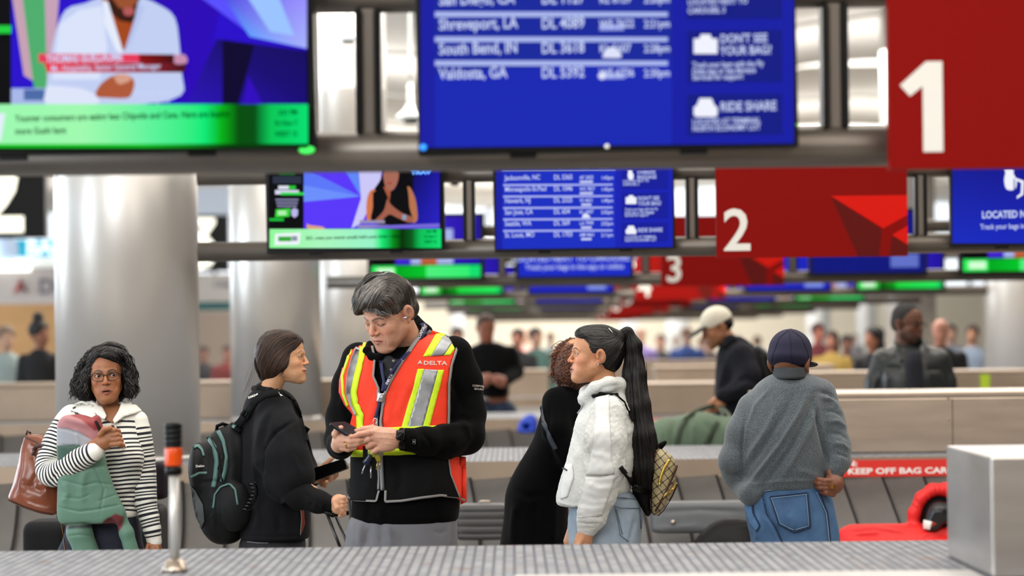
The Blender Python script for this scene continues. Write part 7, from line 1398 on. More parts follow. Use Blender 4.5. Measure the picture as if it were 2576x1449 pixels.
def ribbed(px_l, px_r, y0, y1, d, hd, nm, tilt_=0, n=64, bulge=0):
    mb = MB(); Vv = []; rows = 5
    for i in range(rows):
        t = i/(rows-1); y = y0 + (y1-y0)*t
        for j in range(n*2):
            a = math.pi*j/n; e = .0022*(1 if j % 2 else -1); l, r = P(px_l, y, d), P(px_r, y, d); cx = (l[0]+r[0])/2; w = (r[0]-l[0])/2*(1 - .10*t) + e; Vv.append((cx + w*math.cos(a), d + (hd*(1 - .08*t)+e)*math.sin(a), (l[2]+r[2])/2 + tilt_*math.cos(a)))
    m = n*2; f = [(i*m+j, i*m+(j+1) % m, (i+1)*m+(j+1) % m, (i+1)*m+j) for i in range(rows-1) for j in range(m)]; mb.add(Vv, f); o = mb.build(nm, mat('grey_rib', '4c5053', .95, bump=.4, bscale=300), root); s = o.modifiers.new('t', 'SOLIDIFY'); s.thickness = .004; return o
ribbed(1944, 2030, 952, 924, D - .018, .086, 'rib_collar'); 
cu = MB(); a0, a1 = J(2104, 1174, -.095), J(2100, 1198, -.105); n = 40; Vv = []
for i in range(4):
    t = i/3; cc_ = a0 + (a1-a0)*t
    for j in range(n): a = 2*math.pi*j/n; r = .036 + (.0016 if j % 2 else 0); Vv.append(cc_ + np.array([r*math.cos(a), r*math.sin(a)*.95, .008*math.cos(a)]))
cu.add(Vv, [(i*n+j, i*n+(j+1) % n, (i+1)*n+(j+1) % n, (i+1)*n+j) for i in range(3) for j in range(n)]).build('rib_cuff', MATS['grey_rib'], root)
# jeans
dn = mat('blue_denim', None, .85, attr='Col', noise=.14, nscale=18, bump=.25, bscale=420)
Vj, Qj = sdf_mesh([torso_loft([(1205, 1900, 2066, .0, .12), (1225, 1890, 2080, .0, .135), (1260, 1876, 2095, -.0, .145), (1300, 1876, 2102, -.005, .15), (1350, 1888, 2112, .0, .15), (1420, 1895, 2115, .0, .145)], D)] + chain([J(1950, 1420, .0), J(1950, 1650, .0), J(1950, 1890, .0)], [.115, .09, .075]) + chain([J(2052, 1420, .0), J(2055, 1650, .0), J(2058, 1890, .0)], [.115, .09, .075]), .007); Vj = smooth(Vj, Qj, 1)
Vj = folds(Vj, Qj, [([(1918, 1240), (1925, 1290), (1960, 1340), (1975, 1370)], 5, -.012), ([(1985, 1290), (2000, 1330)], 12, .010), ([(1905, 1300), (1908, 1360)], 8, .010), ([(2060, 1280), (2075, 1350)], 9, .006), ([(1930, 1300), (1955, 1350)], 7, .006), ([(2030, 1330), (2040, 1370)], 8, -.006), ([(2092, 1280), (2104, 1340)], 6, .006)])
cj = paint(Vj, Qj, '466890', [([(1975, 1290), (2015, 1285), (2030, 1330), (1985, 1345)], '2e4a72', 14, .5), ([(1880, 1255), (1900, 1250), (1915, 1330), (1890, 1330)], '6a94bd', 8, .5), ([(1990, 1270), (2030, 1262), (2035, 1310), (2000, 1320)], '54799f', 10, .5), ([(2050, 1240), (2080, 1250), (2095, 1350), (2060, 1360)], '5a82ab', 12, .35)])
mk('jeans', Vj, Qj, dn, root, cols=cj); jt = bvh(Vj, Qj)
dk_ = mat('denim_dark', (.13, .20, .32), .85); ltd = mat('denim_light', (.52, .62, .72), .85)
patch([(1938, 1250), (2030, 1240), (2038, 1326), (1998, 1338), (1960, 1320)], jt, .003, mat('denim_pocket', (.26, .39, .55), .85, noise=.18, nscale=14, bump=.25, bscale=420), 'back_pocket', root, th=.003); patch([(1876, 1256), (1894, 1252), (1897, 1290), (1912, 1322), (1904, 1336), (1886, 1318), (1876, 1286)], jt, .003, mat('denim_pocket2', (.34, .50, .68), .85, noise=.15, nscale=14), 'back_pocket', root, th=.003)
for l in ([(1938, 1250), (1960, 1320), (1998, 1338), (2038, 1326), (2030, 1240)], [(1938, 1250), (2030, 1240)], [(1876, 1256), (1894, 1252), (1897, 1290), (1912, 1322), (1904, 1336)]): strip(l, 3.2, jt, .006, dk_, 'seam', root, step=3)
for l in ([(1942, 1255), (1963, 1316), (1998, 1333), (2034, 1322), (2027, 1244)], [(1940, 1254), (2030, 1244)], [(1880, 1230), (1925, 1232), (1990, 1220), (2050, 1214)], [(1880, 1234), (1925, 1237), (1990, 1225), (2050, 1219)], [(2052, 1240), (2075, 1290), (2084, 1366)]): strip(l, 1.5, jt, .007, ltd, 'stitching', root, step=3)
for l in ([(1918, 1222), (1919, 1245), (1926, 1285), (1950, 1330), (1968, 1366)], [(1880, 1226), (1925, 1228), (1990, 1216), (2055, 1210)], [(2060, 1240), (2080, 1290), (2088, 1366)]): strip(l, 2.6, jt, .005, dk_, 'seam', root, step=3)
legs(root, P(2002, 900, D)[0], D, dn, build=False, spread=.11)
# cap
hb = [ell((0, .004, .044), (.084, .104, .088), .02), ell((0, .02, .015), (.083, .094, .040), .02), plane((0, 0, -.022), (0, -.15, -1), .004, 's')]
cap_m = mat('navy_cap', (.10, .09, .20), .85, bump=.15, bscale=300)
Vc, Qc = sdf_mesh(hb, .004); keep = True; Vc = H.w(smooth(Vc, Qc, 1)); mk('cap', Vc, Qc, cap_m, root); cpt = bvh(Vc, Qc)
Vc, Qc = sdf_mesh([ell((0, -.125, .012), (.070, .062, .007), .004), plane((0, -.10, 0), (0, 1, 0), .004, 's') if False else ell((0, -.112, .006), (.074, .064, .008), .01)], .003); mk('cap_brim', H.w(Vc), Qc, cap_m, root)
MB().lathe([(.001, .004), (.008, .002), (.009, 0)], H.w1(0, .006, .130), 12).build('cap_button', cap_m, root)
for l in ([(1985, 830), (1988, 850), (1990, 880), (1992, 920)], [(1985, 830), (1960, 850), (1945, 890), (1940, 915)], [(1990, 830), (2015, 848), (2030, 880), (2036, 905)]): strip(l, 1.2, cpt, .001, mat('cap_seam', (.07, .065, .14), .9), 'cap_seam', root, step=4, th=.0008)
MB().tube([H.w1(-.078, -.02, .002), H.w1(-.080, -.05, .004), H.w1(-.076, -.09, .004)], .0022, 6).build('glasses_arm', black_m, root)

# ---------------------------------------------------------------- people and bags further back
def simple_body(root, D, rows, col, pants, legx, name='jacket', mats=None, h=.012, hd_leg=.09, extra=(), zh=.92, fl=()):
    V, Q = sdf_mesh([torso_loft(rows, D, .03, .03, 2.3)] + list(extra), h); V = smooth(V, Q, 1)
    if fl: V = folds(V, Q, fl)
    mk(name, V, Q, mats or mat('cloth_' + col, col, .85), root); t = bvh(V, Q)
    q = []; x0 = P(legx, 900, D)[0]
    for s in (-1, 1): q += chain([(x0 + s*.09, D, zh), (x0 + s*.10, D, .5), (x0 + s*.10, D, .07)], [hd_leg+.03, hd_leg-.01, hd_leg-.03], .02)
    V, Q = sdf_mesh(q, .018); mk('trousers', smooth(V, Q, 1), Q, mat('cloth_' + pants, pants, .85), root)
    for s in (-1, 1): V, Q = sdf_mesh([cap((x0 + s*.10, D + .03, .045), (x0 + s*.11, D - .13, .035), .044, .034, .01), plane((0, 0, .003), (0, 0, -1), .004, 's')], .012); mk('shoe', V, Q, black_m, root)
    return t
def head_on(root, H, nb, r=(.055, .06), h=.0035, extra=()):
    V, Q, c = H.build((nb, *r), root, h=h); parts = [(V, Q)]; cc = [c]
    for q, col in extra: v, f = sdf_mesh(q, h*1.3); parts.append((smooth(v, f, 1), f)); cc.append(np.tile(np.array(srgb(col)), (len(v), 1)))
    VV, QQ = join(parts); mk('body', VV, QQ, skin_mat(), root, cols=np.concatenate(cc))
# man in the cream cap
D = 18.6; J = jp(D); root = person('man in a cream cap and dark jacket lifting a green duffel bag, facing left', 1860, D)
H = Head(1803, 824, D, yaw=-76, pitch=20, roll=0, sc=1.05, skin='b07a58', brow='1c1412', o=dict(eye=.003, beard=('3a281e', .35)))
fist = [cap(J(1812, 1008, -.20), J(1800, 1020, -.22), .045, .048, .02)] + [q for k in range(4) for q in chain([J(1796 - k*2, 1008 + k*7, -.26), J(1786 - k, 1012 + k*7, -.25), J(1788, 1017 + k*6, -.21)], [.013, .012, .010], .006)]
core = [loft([(.95, J(1860, 0)[0], .10, D, .08), (1.4, J(1860, 0)[0], .12, D, .08)])]
head_on(root, H, J(1848, 880, .0), (.055, .062), extra=[(fist, 'b07a58'), (core, 'a07050')]); H.eyes(root)
dj = mat('dark_navy_jacket', (.085, .085, .115), .8, bump=.1, bscale=60)
simple_body(root, D, [(846, 1825, 1868, .0, .06), (862, 1812, 1888, .0, .10), (885, 1804, 1912, .0, .15), (930, 1800, 1925, .0, .18), (1000, 1797, 1925, .0, .18), (1070, 1792, 1915, .0, .18), (1150, 1795, 1910, .0, .17)], '16161f', '1a1b22', 1855, 'jacket', dj, h=.010,
    extra=chain([J(1862, 895, -.14), J(1882, 945, -.20), J(1870, 972, -.24), J(1822, 998, -.22)], [.085, .078, .070, .048], .04), fl=[([(1850, 960), (1880, 950), (1905, 965)], 7, -.015), ([(1830, 900), (1815, 960), (1800, 1040)], 8, .015), ([(1840, 985), (1870, 975)], 6, .012)])
V, Q = sdf_mesh(chain([J(1858, 862, .05), J(1838, 858, -.08), J(1826, 868, -.10)], [.045, .04, .03], .02), .01); mk('hood', V, Q, dj, root)
q = [ell((0, .012, .040), (.084, .104, .092), .02), plane((0, 0, .022), (0, .12, -1), .004, 's')]; V, Q = sdf_mesh(q, .005); mk('cap', H.w(smooth(V, Q, 1)), Q, mat('cream_cap', (.90, .87, .80), .8, bump=.1, bscale=200), root)
V, Q = sdf_mesh([ell((0, -.125, .020), (.070, .075, .008), .004, R=rotm(0, 14, 0))], .004); mk('cap_brim', H.w(V), Q, mat('brim_dark', (.14, .11, .10), .8), root)
V, Q = sdf_mesh([ell((0, .045, .0), (.076, .066, .045), .02), ell((.0, .02, .012), (.080, .075, .03), .02)], .005); mk('hair', H.w(V), Q, mat('hair_black_soft', (.04, .035, .035), .6), root)
MB().tube([H.w1(-.078, .0, -.014), H.w1(-.084, -.008, -.020), H.w1(-.082, -.010, -.042)], .006, 8).build('earbud', white_p, root); 
t = empty('backpack', P(1925, 1000, D + .05), 'black backpack on the back of the cream-capped man', 'backpack'); V, Q = sdf_mesh([torso_loft([(868, 1892, 1915, 0, .10), (890, 1888, 1935, 0, .15), (950, 1900, 1950, 0, .17), (1010, 1900, 1950, 0, .17), (1040, 1905, 1938, 0, .15)], D + .05)], .01); mk('body', smooth(V, Q, 1), Q, black_m, t)
# green duffel
DD = 17.62; root = empty('duffel_bag', P(1745, 1130, DD), 'large green duffel bag on the second carousel, being lifted by the capped man', 'bag'); G = jp(DD)
q = [cap((G(1672, 0)[0], DD, .90), (G(1820, 0)[0], DD, .90), .205, .205, .03, 'u', ((0, 1, 0), .85)), ell((G(1745, 0)[0], DD, .97), (.17, .16, .165), .05)]
V, Q = sdf_mesh(q, .010); V = folds(V, Q, [([(1700, 1050), (1690, 1090), (1695, 1130)], 7, -.014), ([(1745, 1060), (1740, 1130)], 6, .010), ([(1770, 1055), (1795, 1090), (1790, 1130)], 8, -.014), ([(1660, 1080), (1670, 1120)], 8, .01), ([(1830, 1060), (1815, 1130)], 7, .012)])
mk('body', V, Q, mat('duffel_green', (.36, .44, .35), .7, noise=.08, nscale=8, bump=.15, bscale=40), root); dt = bvh(V, Q); gs = mat('duffel_strap', (.20, .25, .18), .7)
for l in ([(1728, 1052), (1712, 1080), (1700, 1130)], [(1805, 1062), (1785, 1100), (1770, 1130)]): strip(l, 12, dt, .006, gs, 'webbing', root, th=.006)
MB().tube(curve([G(1725, 1055, -.1), G(1750, 1036, -.02), G(1775, 1026, .5), G(1800, 1020, .74)], 16), .016, 8, flat=((0, 1, 0), .4)).build('carry_strap', gs, root); MB().tube(curve([G(1808, 1022, .74), G(1818, 1040, .3), G(1812, 1060, -.08)], 12), .014, 8, flat=((0, 1, 0), .4)).build('carry_strap', gs, root)
MB().tube(curve([G(1812, 1022, .74), G(1832, 1042, .3), G(1845, 1062, -.05)], 12), .014, 8, flat=((0, 1, 0), .4)).build('carry_strap', gs, root)
# man in the leather jacket
D = 18.9; J = jp(D); root = person('man in a black leather jacket and glasses with a goatee, facing right', 2288, D)
H = Head(2284, 815, D, yaw=42, pitch=3, roll=0, sc=1.10, skin='6e4632', lip='7a463c', brow='181210', o=dict(eye=.0045, nose=1.25, w=1.0, beard=('141010', .55)))
head_on(root, H, J(2275, 890, .02), (.058, .064), extra=[([loft([(.9, J(2288, 0)[0], .12, D, .08), (1.38, J(2288, 0)[0], .12, D, .08)])], '5e3a2a'), ([cap(J(2195, 1180), J(2192, 1215), .04, .04), cap(J(2385, 1180), J(2388, 1215), .04, .04)], '5e3a2a')]); H.eyes(root, (20, 0))
lj_ = mat('black_leather', (.15, .16, .16), .33, noise=.2, nscale=6, bump=.4, bscale=14)
simple_body(root, D, [(862, 2258, 2318, .02, .06), (878, 2225, 2358, .01, .10), (900, 2210, 2374, .0, .13), (950, 2205, 2382, .0, .15), (1020, 2208, 2376, .0, .15), (1120, 2206, 2380, .0, .15), (1170, 2210, 2376, .0, .15)], '1a1b1b', '22242a', 2292, 'leather_jacket', lj_, h=.010,
    extra=chain([J(2222, 905), J(2202, 960), J(2190, 1040, -.03), J(2192, 1180, -.05)], [.075, .068, .06, .045], .02) + chain([J(2362, 905), J(2380, 960), J(2392, 1040, -.03), J(2388, 1180, -.05)], [.075, .068, .06, .045], .02),
    fl=[([(2225, 925), (2255, 925), (2270, 930)], 4, -.010), ([(2235, 940), (2228, 990)], 7, .012), ([(2335, 930), (2365, 930)], 4, -.010), ([(2212, 960), (2206, 1000)], 5, -.012), ([(2370, 950), (2382, 1000)], 6, .010), ([(2325, 900), (2345, 960)], 7, .008)])
V, Q = sdf_mesh([torso_loft([(880, 2278, 2312, -.05, .09), (905, 2266, 2318, -.06, .11), (950, 2262, 2322, -.06, .11), (1100, 2262, 2324, -.06, .11)], D)] , .01); mk('shirt', smooth(V, Q, 1), Q, mat('navy_shirt', (.075, .085, .13), .8), root)
V, Q = sdf_mesh(chain([J(2256, 862, .03), J(2258, 884, -.06), J(2268, 906, -.12)], [.026, .028, .020], .01) + chain([J(2322, 862, .03), J(2330, 884, -.06), J(2326, 906, -.11)], [.026, .028, .020], .01), .008); mk('collar', V, Q, lj_, root)
V, Q = sdf_mesh([ell((0, .014, .044), (.078, .098, .086), .02), ell((0, .05, .0), (.074, .060, .06), .02), ell((0, -.112, .006), (.09, .096, .100), .010, 's')], .005); mk('hair', H.w(V), Q, mat('short_grey_black', (.14, .13, .13), .8, noise=.3, nscale=60), root)
V, Q = sdf_mesh([ell((0, -.085, -.100), (.026, .026, .030), .01)], .005); mk('goatee', H.w(V), Q, mat('hair_black_soft'), root)
mb = MB()
for s in (-1, 1): mb.tube(H.w(np.array([(s*.0315 + .023*math.cos(a), -.098 + .02*abs(s*.0315 + .023*math.cos(a)), -.003 + .014*math.sin(a)) for a in np.linspace(0, 6.283, 21)])), .0020, 6, cap=False); mb.tube(H.w(np.array([(s*.056, -.092, .004), (s*.078, -.05, .004), (s*.080, .01, .002)])), .0022, 6)
mb.tube(H.w(np.array([(-.009, -.099, .001), (.009, -.099, .001)])), .002, 6).build('glasses', black_m, root)
# man in the black hoodie
D = 26.6; J = jp(D); root = person('man in a black sweatshirt and jeans looking at his hands, beyond the third carousel', 1240, D)
H = Head(1222, 826, D, yaw=12, pitch=10, sc=1.05, skin='9c6248', brow='2a1a14', o=dict(eye=.004, nose=1.1))
head_on(root, H, J(1226, 872), (.058, .064), h=.006, extra=[([cap(J(1218, 958, -.26), J(1226, 952, -.28), .055, .05, .02), cap(J(1262, 960, -.26), J(1250, 955, -.28), .055, .05, .02), cap(J(1200, 950, -.2), J(1218, 958, -.26), .04, .05)], 'b07462'), ([loft([(1.0, J(1240, 0)[0], .1, D, .08), (1.38, J(1240, 0)[0], .12, D, .08)])], '9c6248')])
simple_body(root, D, [(860, 1206, 1252, .0, .07), (872, 1190, 1280, .0, .11), (900, 1188, 1292, .0, .14), (960, 1206, 1282, .0, .15), (1000, 1208, 1280, .0, .15)], '0c0c10', '26374f', 1242, 'sweatshirt', mat('black_sweat', (.035, .033, .04), .9), h=.014,
    extra=chain([J(1196, 890), J(1186, 935), J(1208, 958, -.24)], [.08, .072, .055], .03) + chain([J(1284, 890), J(1298, 935), J(1270, 960, -.24)], [.08, .072, .055], .03))
V, Q = sdf_mesh([ell((0, .012, .050), (.082, .100, .080), .02), ell((0, .05, .01), (.076, .060, .06), .02), ell((0, -.105, -.015), (.085, .085, .095), .010, 's')], .008); mk('hair', H.w(V), Q, mat('short_brown_grey', (.30, .22, .19), .8), root)
# phone in his hands, soft
# ---- the crowd far down the hall
def bystander(px, py, d, top, pants, hair, skin, lab, yaw=0, k=1.0, long=False, bun=False, wide=1.0, cat='person', bag=None, hood=None):
    J = jp(d); u = d/F; c = P(px, py, d); zh = c[2]; S = zh/1.60; x = c[0]; root = empty('person', (x, d, 0), lab, 'person')
    H = Head(px, py, d, yaw=yaw, pitch=5, sc=1.0*k, skin=skin, o=dict(eye=0)); h = max(.008, u*2.4)
    q = [ell((0, .010, .02), (.074, .090, .095), .02), ell((0, -.035, -.04), (.052, .05, .066), .03), ell((0, -.10, -.03), (.012, .016, .018), .01)]
    V, Q = sdf_mesh(q, h); V = H.w(V); zs = zh - .20; w = .19*wide*k; wq = w*abs(math.cos(math.radians(yaw))) + .12*(1-abs(math.cos(math.radians(yaw)))); qq = [cap((x, d + .02, zh - .08), (x, d + .02, zh - .24), .052, .07)]
    for s in (-1, 1): qq += chain([(x, d, zs - .06), (x + s*(wq - .03), d, zs - .06), (x + s*(wq + .03), d - .01, zs - .32), (x + s*(wq + .03), d - .04, zs - .56), (x + s*(wq + .03), d - .05, zs - .66)], [.045, .035, .03, .036, .034], .02)
    nk = sdf_mesh(qq, h); V, Q = join([(V, Q), nk]); mk('body', V, Q, mat('skin_' + skin, skin, .6), root)
    R = rotm(yaw, 0, 0); a = abs(math.cos(math.radians(yaw))); wx = w*a + .12*(1-a)
    q = [loft([(zs - .62, x, wx*.85, d, .12), (zs - .30, x, wx*.85, d, .12), (zs - .08, x, wx, d, .12), (zs, x, wx*.8, d, .09), (zs + .06, x, .06, d, .06)], rnd=.03)]
    for s in (-1, 1): q += chain([(x + s*(wx - .01), d, zs - .05), (x + s*(wx + .03), d - .01, zs - .32), (x + s*(wx + .03), d - .04, zs - .56)], [.065, .055, .04], .02)
    V, Q = sdf_mesh(q, h*1.2); mk('coat', smooth(V, Q, 1), Q, mat('cloth_' + top, top, .85), root)
    q = []
    for s in (-1, 1): q += chain([(x + s*.08, d, zs - .62), (x + s*.09, d, .45), (x + s*.09, d, .07)], [.11, .08, .06], .02)
    V, Q = sdf_mesh(q, h*1.6); mk('trousers', V, Q, mat('cloth_' + pants, pants, .85), root)
    for s in (-1, 1): V, Q = sdf_mesh([cap((x + s*.09, d + .03, .045), (x + s*.10, d - .12, .04), .043, .036)], h); mk('shoe', V, Q, black_m, root)
    if hair:
        q = [ell((0, .016, .040), (.084, .100, .090), .02), ell((0, -.105, -.018), (.085, .085, .096), .010, 's')]
        if long: q = [q[0], ell((0, .04, -.07), (.085, .06, .12), .03), q[1]]
        if bun: q.append(ell((0, .03, .15), (.05, .05, .05), .02))
        V, Q = sdf_mesh(q, h); mk('hair', H.w(V), Q, mat('hair_' + hair, hair, .7), root)
    return root
bystander(100, 842, 28.2, '0d0d10', '181a20', '0c0a0a', '8a5a44', 'person in black with a high dark bun beside the shop, at the left edge', 60, bun=True, k=1.12)
bystander(16, 852, 29.0, '8d9a98', '2a3c5c', '6a5848', 'b08a74', 'person in a pale grey-green shirt at the very left edge', 20, k=1.1)
bystander(1150, 848, 36, '3a4a63', '20242c', '16100e', '8a604c', 'person with black hair just right of the vest man\'s shoulder', 0)
bystander(1302, 852, 35.2, '101014', '20242c', '2a1a16', '96604e', 'dark-clad person just right of the man in the black sweatshirt', -20)
bystander(1348, 850, 38.0, '4d6b66', 'b8c4c2', '2a2624', 'a87c68', 'person in a green-grey coat left of the auburn curls', 30, k=1.1)
bystander(1322, 846, 45.5, 'd8a8a0', '3c3c44', 'b09080', 'd0a890', 'distant person in pale pink, beyond the one in green-grey', 0)
bystander(1612, 846, 44, '8a78b4', 'a8543c', 'a08070', 'c89880', 'distant person in lilac right of the long black ponytail', 10)
bystander(1662, 860, 45.6, '1a1c22', '1a1c22', '3a2a24', '9a6a56', 'distant person in black between the lilac and blue jackets', -10)
bystander(1728, 846, 43, '28437e', '2a2c34', '5a4034', 'b48a74', 'distant person in a bright blue jacket left of the cream cap', 15, k=1.1)
bystander(1785, 862, 45.6, '2a2024', '1c1c20', '2a1a18', 'a07060', 'distant dark-clad person partly behind the cream-capped man', 0)
bystander(1905, 862, 51.5, '8c7a64', '3a3a3c', '5a4638', 'b08870', 'distant person in tan just left of the navy cap', 0)
bystander(2058, 838, 38.0, '6a2c34', '20202a', '4a2a24', 'b06a58', 'distant person in maroon, right of the navy cap', 20, k=1.1)
bystander(2092, 858, 35.0, '93793a', '3a3226', '2c1812', '9a6652', 'long-haired person in a mustard yellow coat, right of the navy cap', -30, long=True, wide=1.1)
bystander(2130, 866, 37.2, '2a2840', '18181c', '1c1414', '7a5040', 'person in dark purple next to the mustard coat', 0)
bystander(2198, 852, 29.8, '121216', '18181c', '0e0b0b', '9a6248', 'person with a black ponytail and black coat, left of the leather jacket', -60, bun=False, long=True, k=1.1)
bystander(2366, 836, 28.5, '0e0e12', '1a1a20', None, 'b07a66', 'bald man in a black top behind the right shoulder of the leather jacket', -10, k=1.12)
bystander(2392, 840, 36.8, '6a7280', '303238', '3a2c26', 'a07a68', 'distant person in slate grey behind the bald man', 0)
bystander(2446, 842, 35, '7f8da0', '5a6a80', '3a2a24', 'a8785e', 'person in a grey-blue shirt right of the bald man, by the right column', -20)
bystander(572, 888, 44, '6c2c28', '1a1a1c', '2a1c18', '8a5a48', 'distant person in dark red between the first two columns', 0)
bystander(512, 890, 45.8, '2a2a2e', '1a1a1c', '1a1414', '7a5444', 'distant person in black between the first two columns', 0)
for i, (px, py, c_, hr) in enumerate(((1385, 852, 'b8c6c4', '6a5a4c'), (1560, 856, '9a9aa2', '4a3a32'), (1585, 850, 'c0a8a0', '7a6252'), (1700, 858, 'd0d4d4', '8a7a6a'), (1858, 858, '8a9098', '5a4a3e'), (2150, 852, 'a4a4ae', '3a302a'))):
    bystander(px, py, 56 + 4*i, c_, '50525a', hr, 'b89080', ('pale-coated tiny figure left of the auburn curls', 'tiny grey figure right of the black ponytail', 'tiny beige figure right of the black ponytail', 'tiny white-topped figure beside the blue jacket', 'tiny grey figure right of the cream cap', 'tiny lilac-grey figure left of the leather jacket')[i])
# ---- luggage
def rbox(name, cx, cy, cz, hx, hy, hz, m, parent, h=.01, pw=7, rnd=.03, fl=(), g=()):
    V, Q = sdf_mesh([loft([(cz-hz, cx, hx, cy, hy), (cz+hz, cx, hx, cy, hy)], pw=pw, rnd=rnd)] + list(g), h); V = smooth(V, Q, 1)
    if fl: V = folds(V, Q, fl)
    mk(name, V, Q, m, parent); return bvh(V, Q)
D = 14.62; a, b = P(1636, 1262, D), P(1925, 1262, D); root = empty('suitcase', ((a[0]+b[0])/2, D, .50), 'flat grey suitcase on the second carousel, left of the blue jeans', 'suitcase')
tb = rbox('shell', (a[0]+b[0])/2, D, (.60 + a[2])/2, (b[0]-a[0])/2, .10, (a[2] - .60)/2, mat('case_grey', (.37, .38, .39), .5, noise=.08, nscale=5), root, fl=[([(1640, 1290), (1760, 1282), (1880, 1288)], 6, -.006), ([(1650, 1330), (1760, 1322)], 5, .004)])
MB().lathe([(.001, .014), (.010, .012), (.012, 0)], (0, 0, 0), 16, M=Matrix.Translation(cast(tb, 1693, 1313, .001)) @ Matrix.Rotation(math.pi/2, 4, 'X')).build('lock', steel, root)
D = 14.32; J = jp(D); root = empty('soft_bag', J(1820, 1400), 'black soft bag slumped in front of the flat grey suitcase', 'bag')
V, Q = sdf_mesh([torso_loft([(1303, 1812, 1870, 0, .04), (1315, 1790, 1905, 0, .08), (1340, 1760, 1920, 0, .10), (1370, 1738, 1925, 0, .12), (1420, 1738, 1925, 0, .12)], D)], .008); V = wob(smooth(V, Q, 1), Q, .006, 25, 2); mk('body', V, Q, mat('soft_black', (.035, .033, .033), .5, bump=.4, bscale=20), root)
D = 14.55; a, b = P(1148, 1268, D), P(1278, 1268, D); root = empty('suitcase', ((a[0]+b[0])/2, D, .50), 'dark grey hard suitcase with horizontal ribs, behind the long black dress', 'suitcase')
rbox('shell', (a[0]+b[0])/2, D, (.58 + a[2])/2, (b[0]-a[0])/2, .11, (a[2]-.58)/2, mat('case_ribbed', (.24, .235, .235), .5), root, h=.006, fl=[([(1140, 1288 + k*18.5), (1200, 1288 + k*18.5), (1290, 1287 + k*18.5)], 2, -.012) for k in range(5)])
MB().tube([P(1205, 1264, D), P(1210, 1261, D), P(1230, 1261, D), P(1234, 1264, D)], .006, 8).build('handle', steel, root)
# red ski bag
D = 14.35; J = jp(D); root = empty('red_bag', J(2250, 1400), 'bright red fabric bag with a gathered open end on the second carousel', 'bag'); rm = mat('red_nylon', (.86, .10, .09), .55, bump=.3, bscale=25)
q = [torso_loft([(1318, 2130, 2330, 0, .06), (1335, 2106, 2350, 0, .09), (1360, 2100, 2420, 0, .12), (1420, 2100, 2430, 0, .12)], D, .04)] + chain([J(2296, 1340), J(2300, 1290), J(2318, 1252), J(2345, 1232), J(2385, 1232), J(2420, 1260), J(2425, 1340)], [.032, .030, .030, .030, .034, .036, .04], .02) + [cap(J(2310, 1350), J(2420, 1345), .045, .05, .03)]
V, Q = sdf_mesh(q, .006); V = smooth(V, Q, 1); V = folds(V, Q, [([(2296 + k*13, 1262 - k*9), (2306 + k*11, 1275 - k*6)], 2.5, .006) for k in range(7)] + [([(2120, 1335), (2200, 1328), (2280, 1340)], 4, .010), ([(2150, 1350), (2220, 1345)], 4, -.008), ([(2310, 1350), (2390, 1330)], 5, .008)]); mk('body', V, Q, rm, root)
V, Q = sdf_mesh([ell(J(2362, 1300, .02), (.10, .05, .115), .01)], .008); mk('lining', V, Q, mat('lining_black', (.03, .03, .03), .8), root)
V, Q = sdf_mesh([cap(J(2345, 1318, -.05), J(2362, 1290, -.05), .045, .055, .02), cap(J(2362, 1290, -.05), J(2395, 1288, -.03), .055, .05, .02)], .006); mk('boot', V, Q, mat('boot_dark', (.09, .09, .10), .3), root); bt = bvh(V, Q)
patch([(2325, 1308), (2345, 1312), (2340, 1332), (2322, 1330)], bt, .004, white_p, 'boot_label', root, step=3); patch([(2345, 1312), (2358, 1316), (2344, 1326)], bt, .005, mat('logo_red', (.62, .16, .12), .5), 'boot_label', root, step=3)
# cases behind the striped-sweater woman
D = 12.5; a, b = P(66, 1296, D), P(180, 1296, D); root = empty('suitcase', ((a[0]+b[0])/2, D, 0), 'black soft suitcase standing under the brown tote bag', 'suitcase'); rbox('shell', (a[0]+b[0])/2, D, .04 + (a[2]-.04)/2, (b[0]-a[0])/2, .14, (a[2]-.08)/2, mat('case_black', (.07, .072, .078), .7, bump=.2, bscale=200), root, h=.010, rnd=.05)
for s in (-.07, .07): MB().lathe([(.024, -.010), (.026, 0), (.024, .010)], (0, 0, 0), 14, M=Matrix.Translation(((a[0]+b[0])/2 + s, D, .026)) @ Matrix.Rotation(math.pi/2, 4, 'Y')).build('wheel', black_m, root)
D = 12.3; a, b = P(362, 1290, D), P(414, 1290, D); root = empty('suitcase', ((a[0]+b[0])/2, D, 0), 'dark purple-black case with a bag on top, right of the striped sweater', 'suitcase'); rbox('shell', (a[0]+b[0])/2, D, .04 + (P(0, 1262, D)[2]-.04)/2, (b[0]-a[0])/2, .15, (P(0, 1262, D)[2]-.08)/2, mat('case_black'), root, h=.010, rnd=.04); rbox('top_bag', (P(375, 0, D)[0]+P(404, 0, D)[0])/2, D, P(0, 1213, D)[2], .036, .09, .080, mat('plum', (.12, .09, .12), .7), root, h=.008, pw=2.5)
for s in (-.03, .03): MB().lathe([(.024, -.010), (.026, 0), (.024, .010)], (0, 0, 0), 14, M=Matrix.Translation(((a[0]+b[0])/2 + s, D, .026)) @ Matrix.Rotation(math.pi/2, 4, 'Y')).build('wheel', black_m, root)
D = 22.75; J = jp(D); root = empty('blue_bag', J(1325, 1110), 'small bright blue bag on the third carousel, left of the black dress', 'bag')
V, Q = sdf_mesh([torso_loft([(1042, 1325, 1346, 0, .04), (1060, 1306, 1352, 0, .06), (1082, 1300, 1352, 0, .07), (1090, 1304, 1350, 0, .06)], D), ell(J(1324, 1074, -.05), (.032, .08, .022), .02, 's')], .012); mk('body', V, Q, mat('royal_blue', (.10, .25, .72), .5), root)
bystander(1766, 866, 51.5, 'd8788c', '3a3a40', '6a5040', 'c89c88', 'distant person in pink below the blue jacket, left of the cream cap', 0)

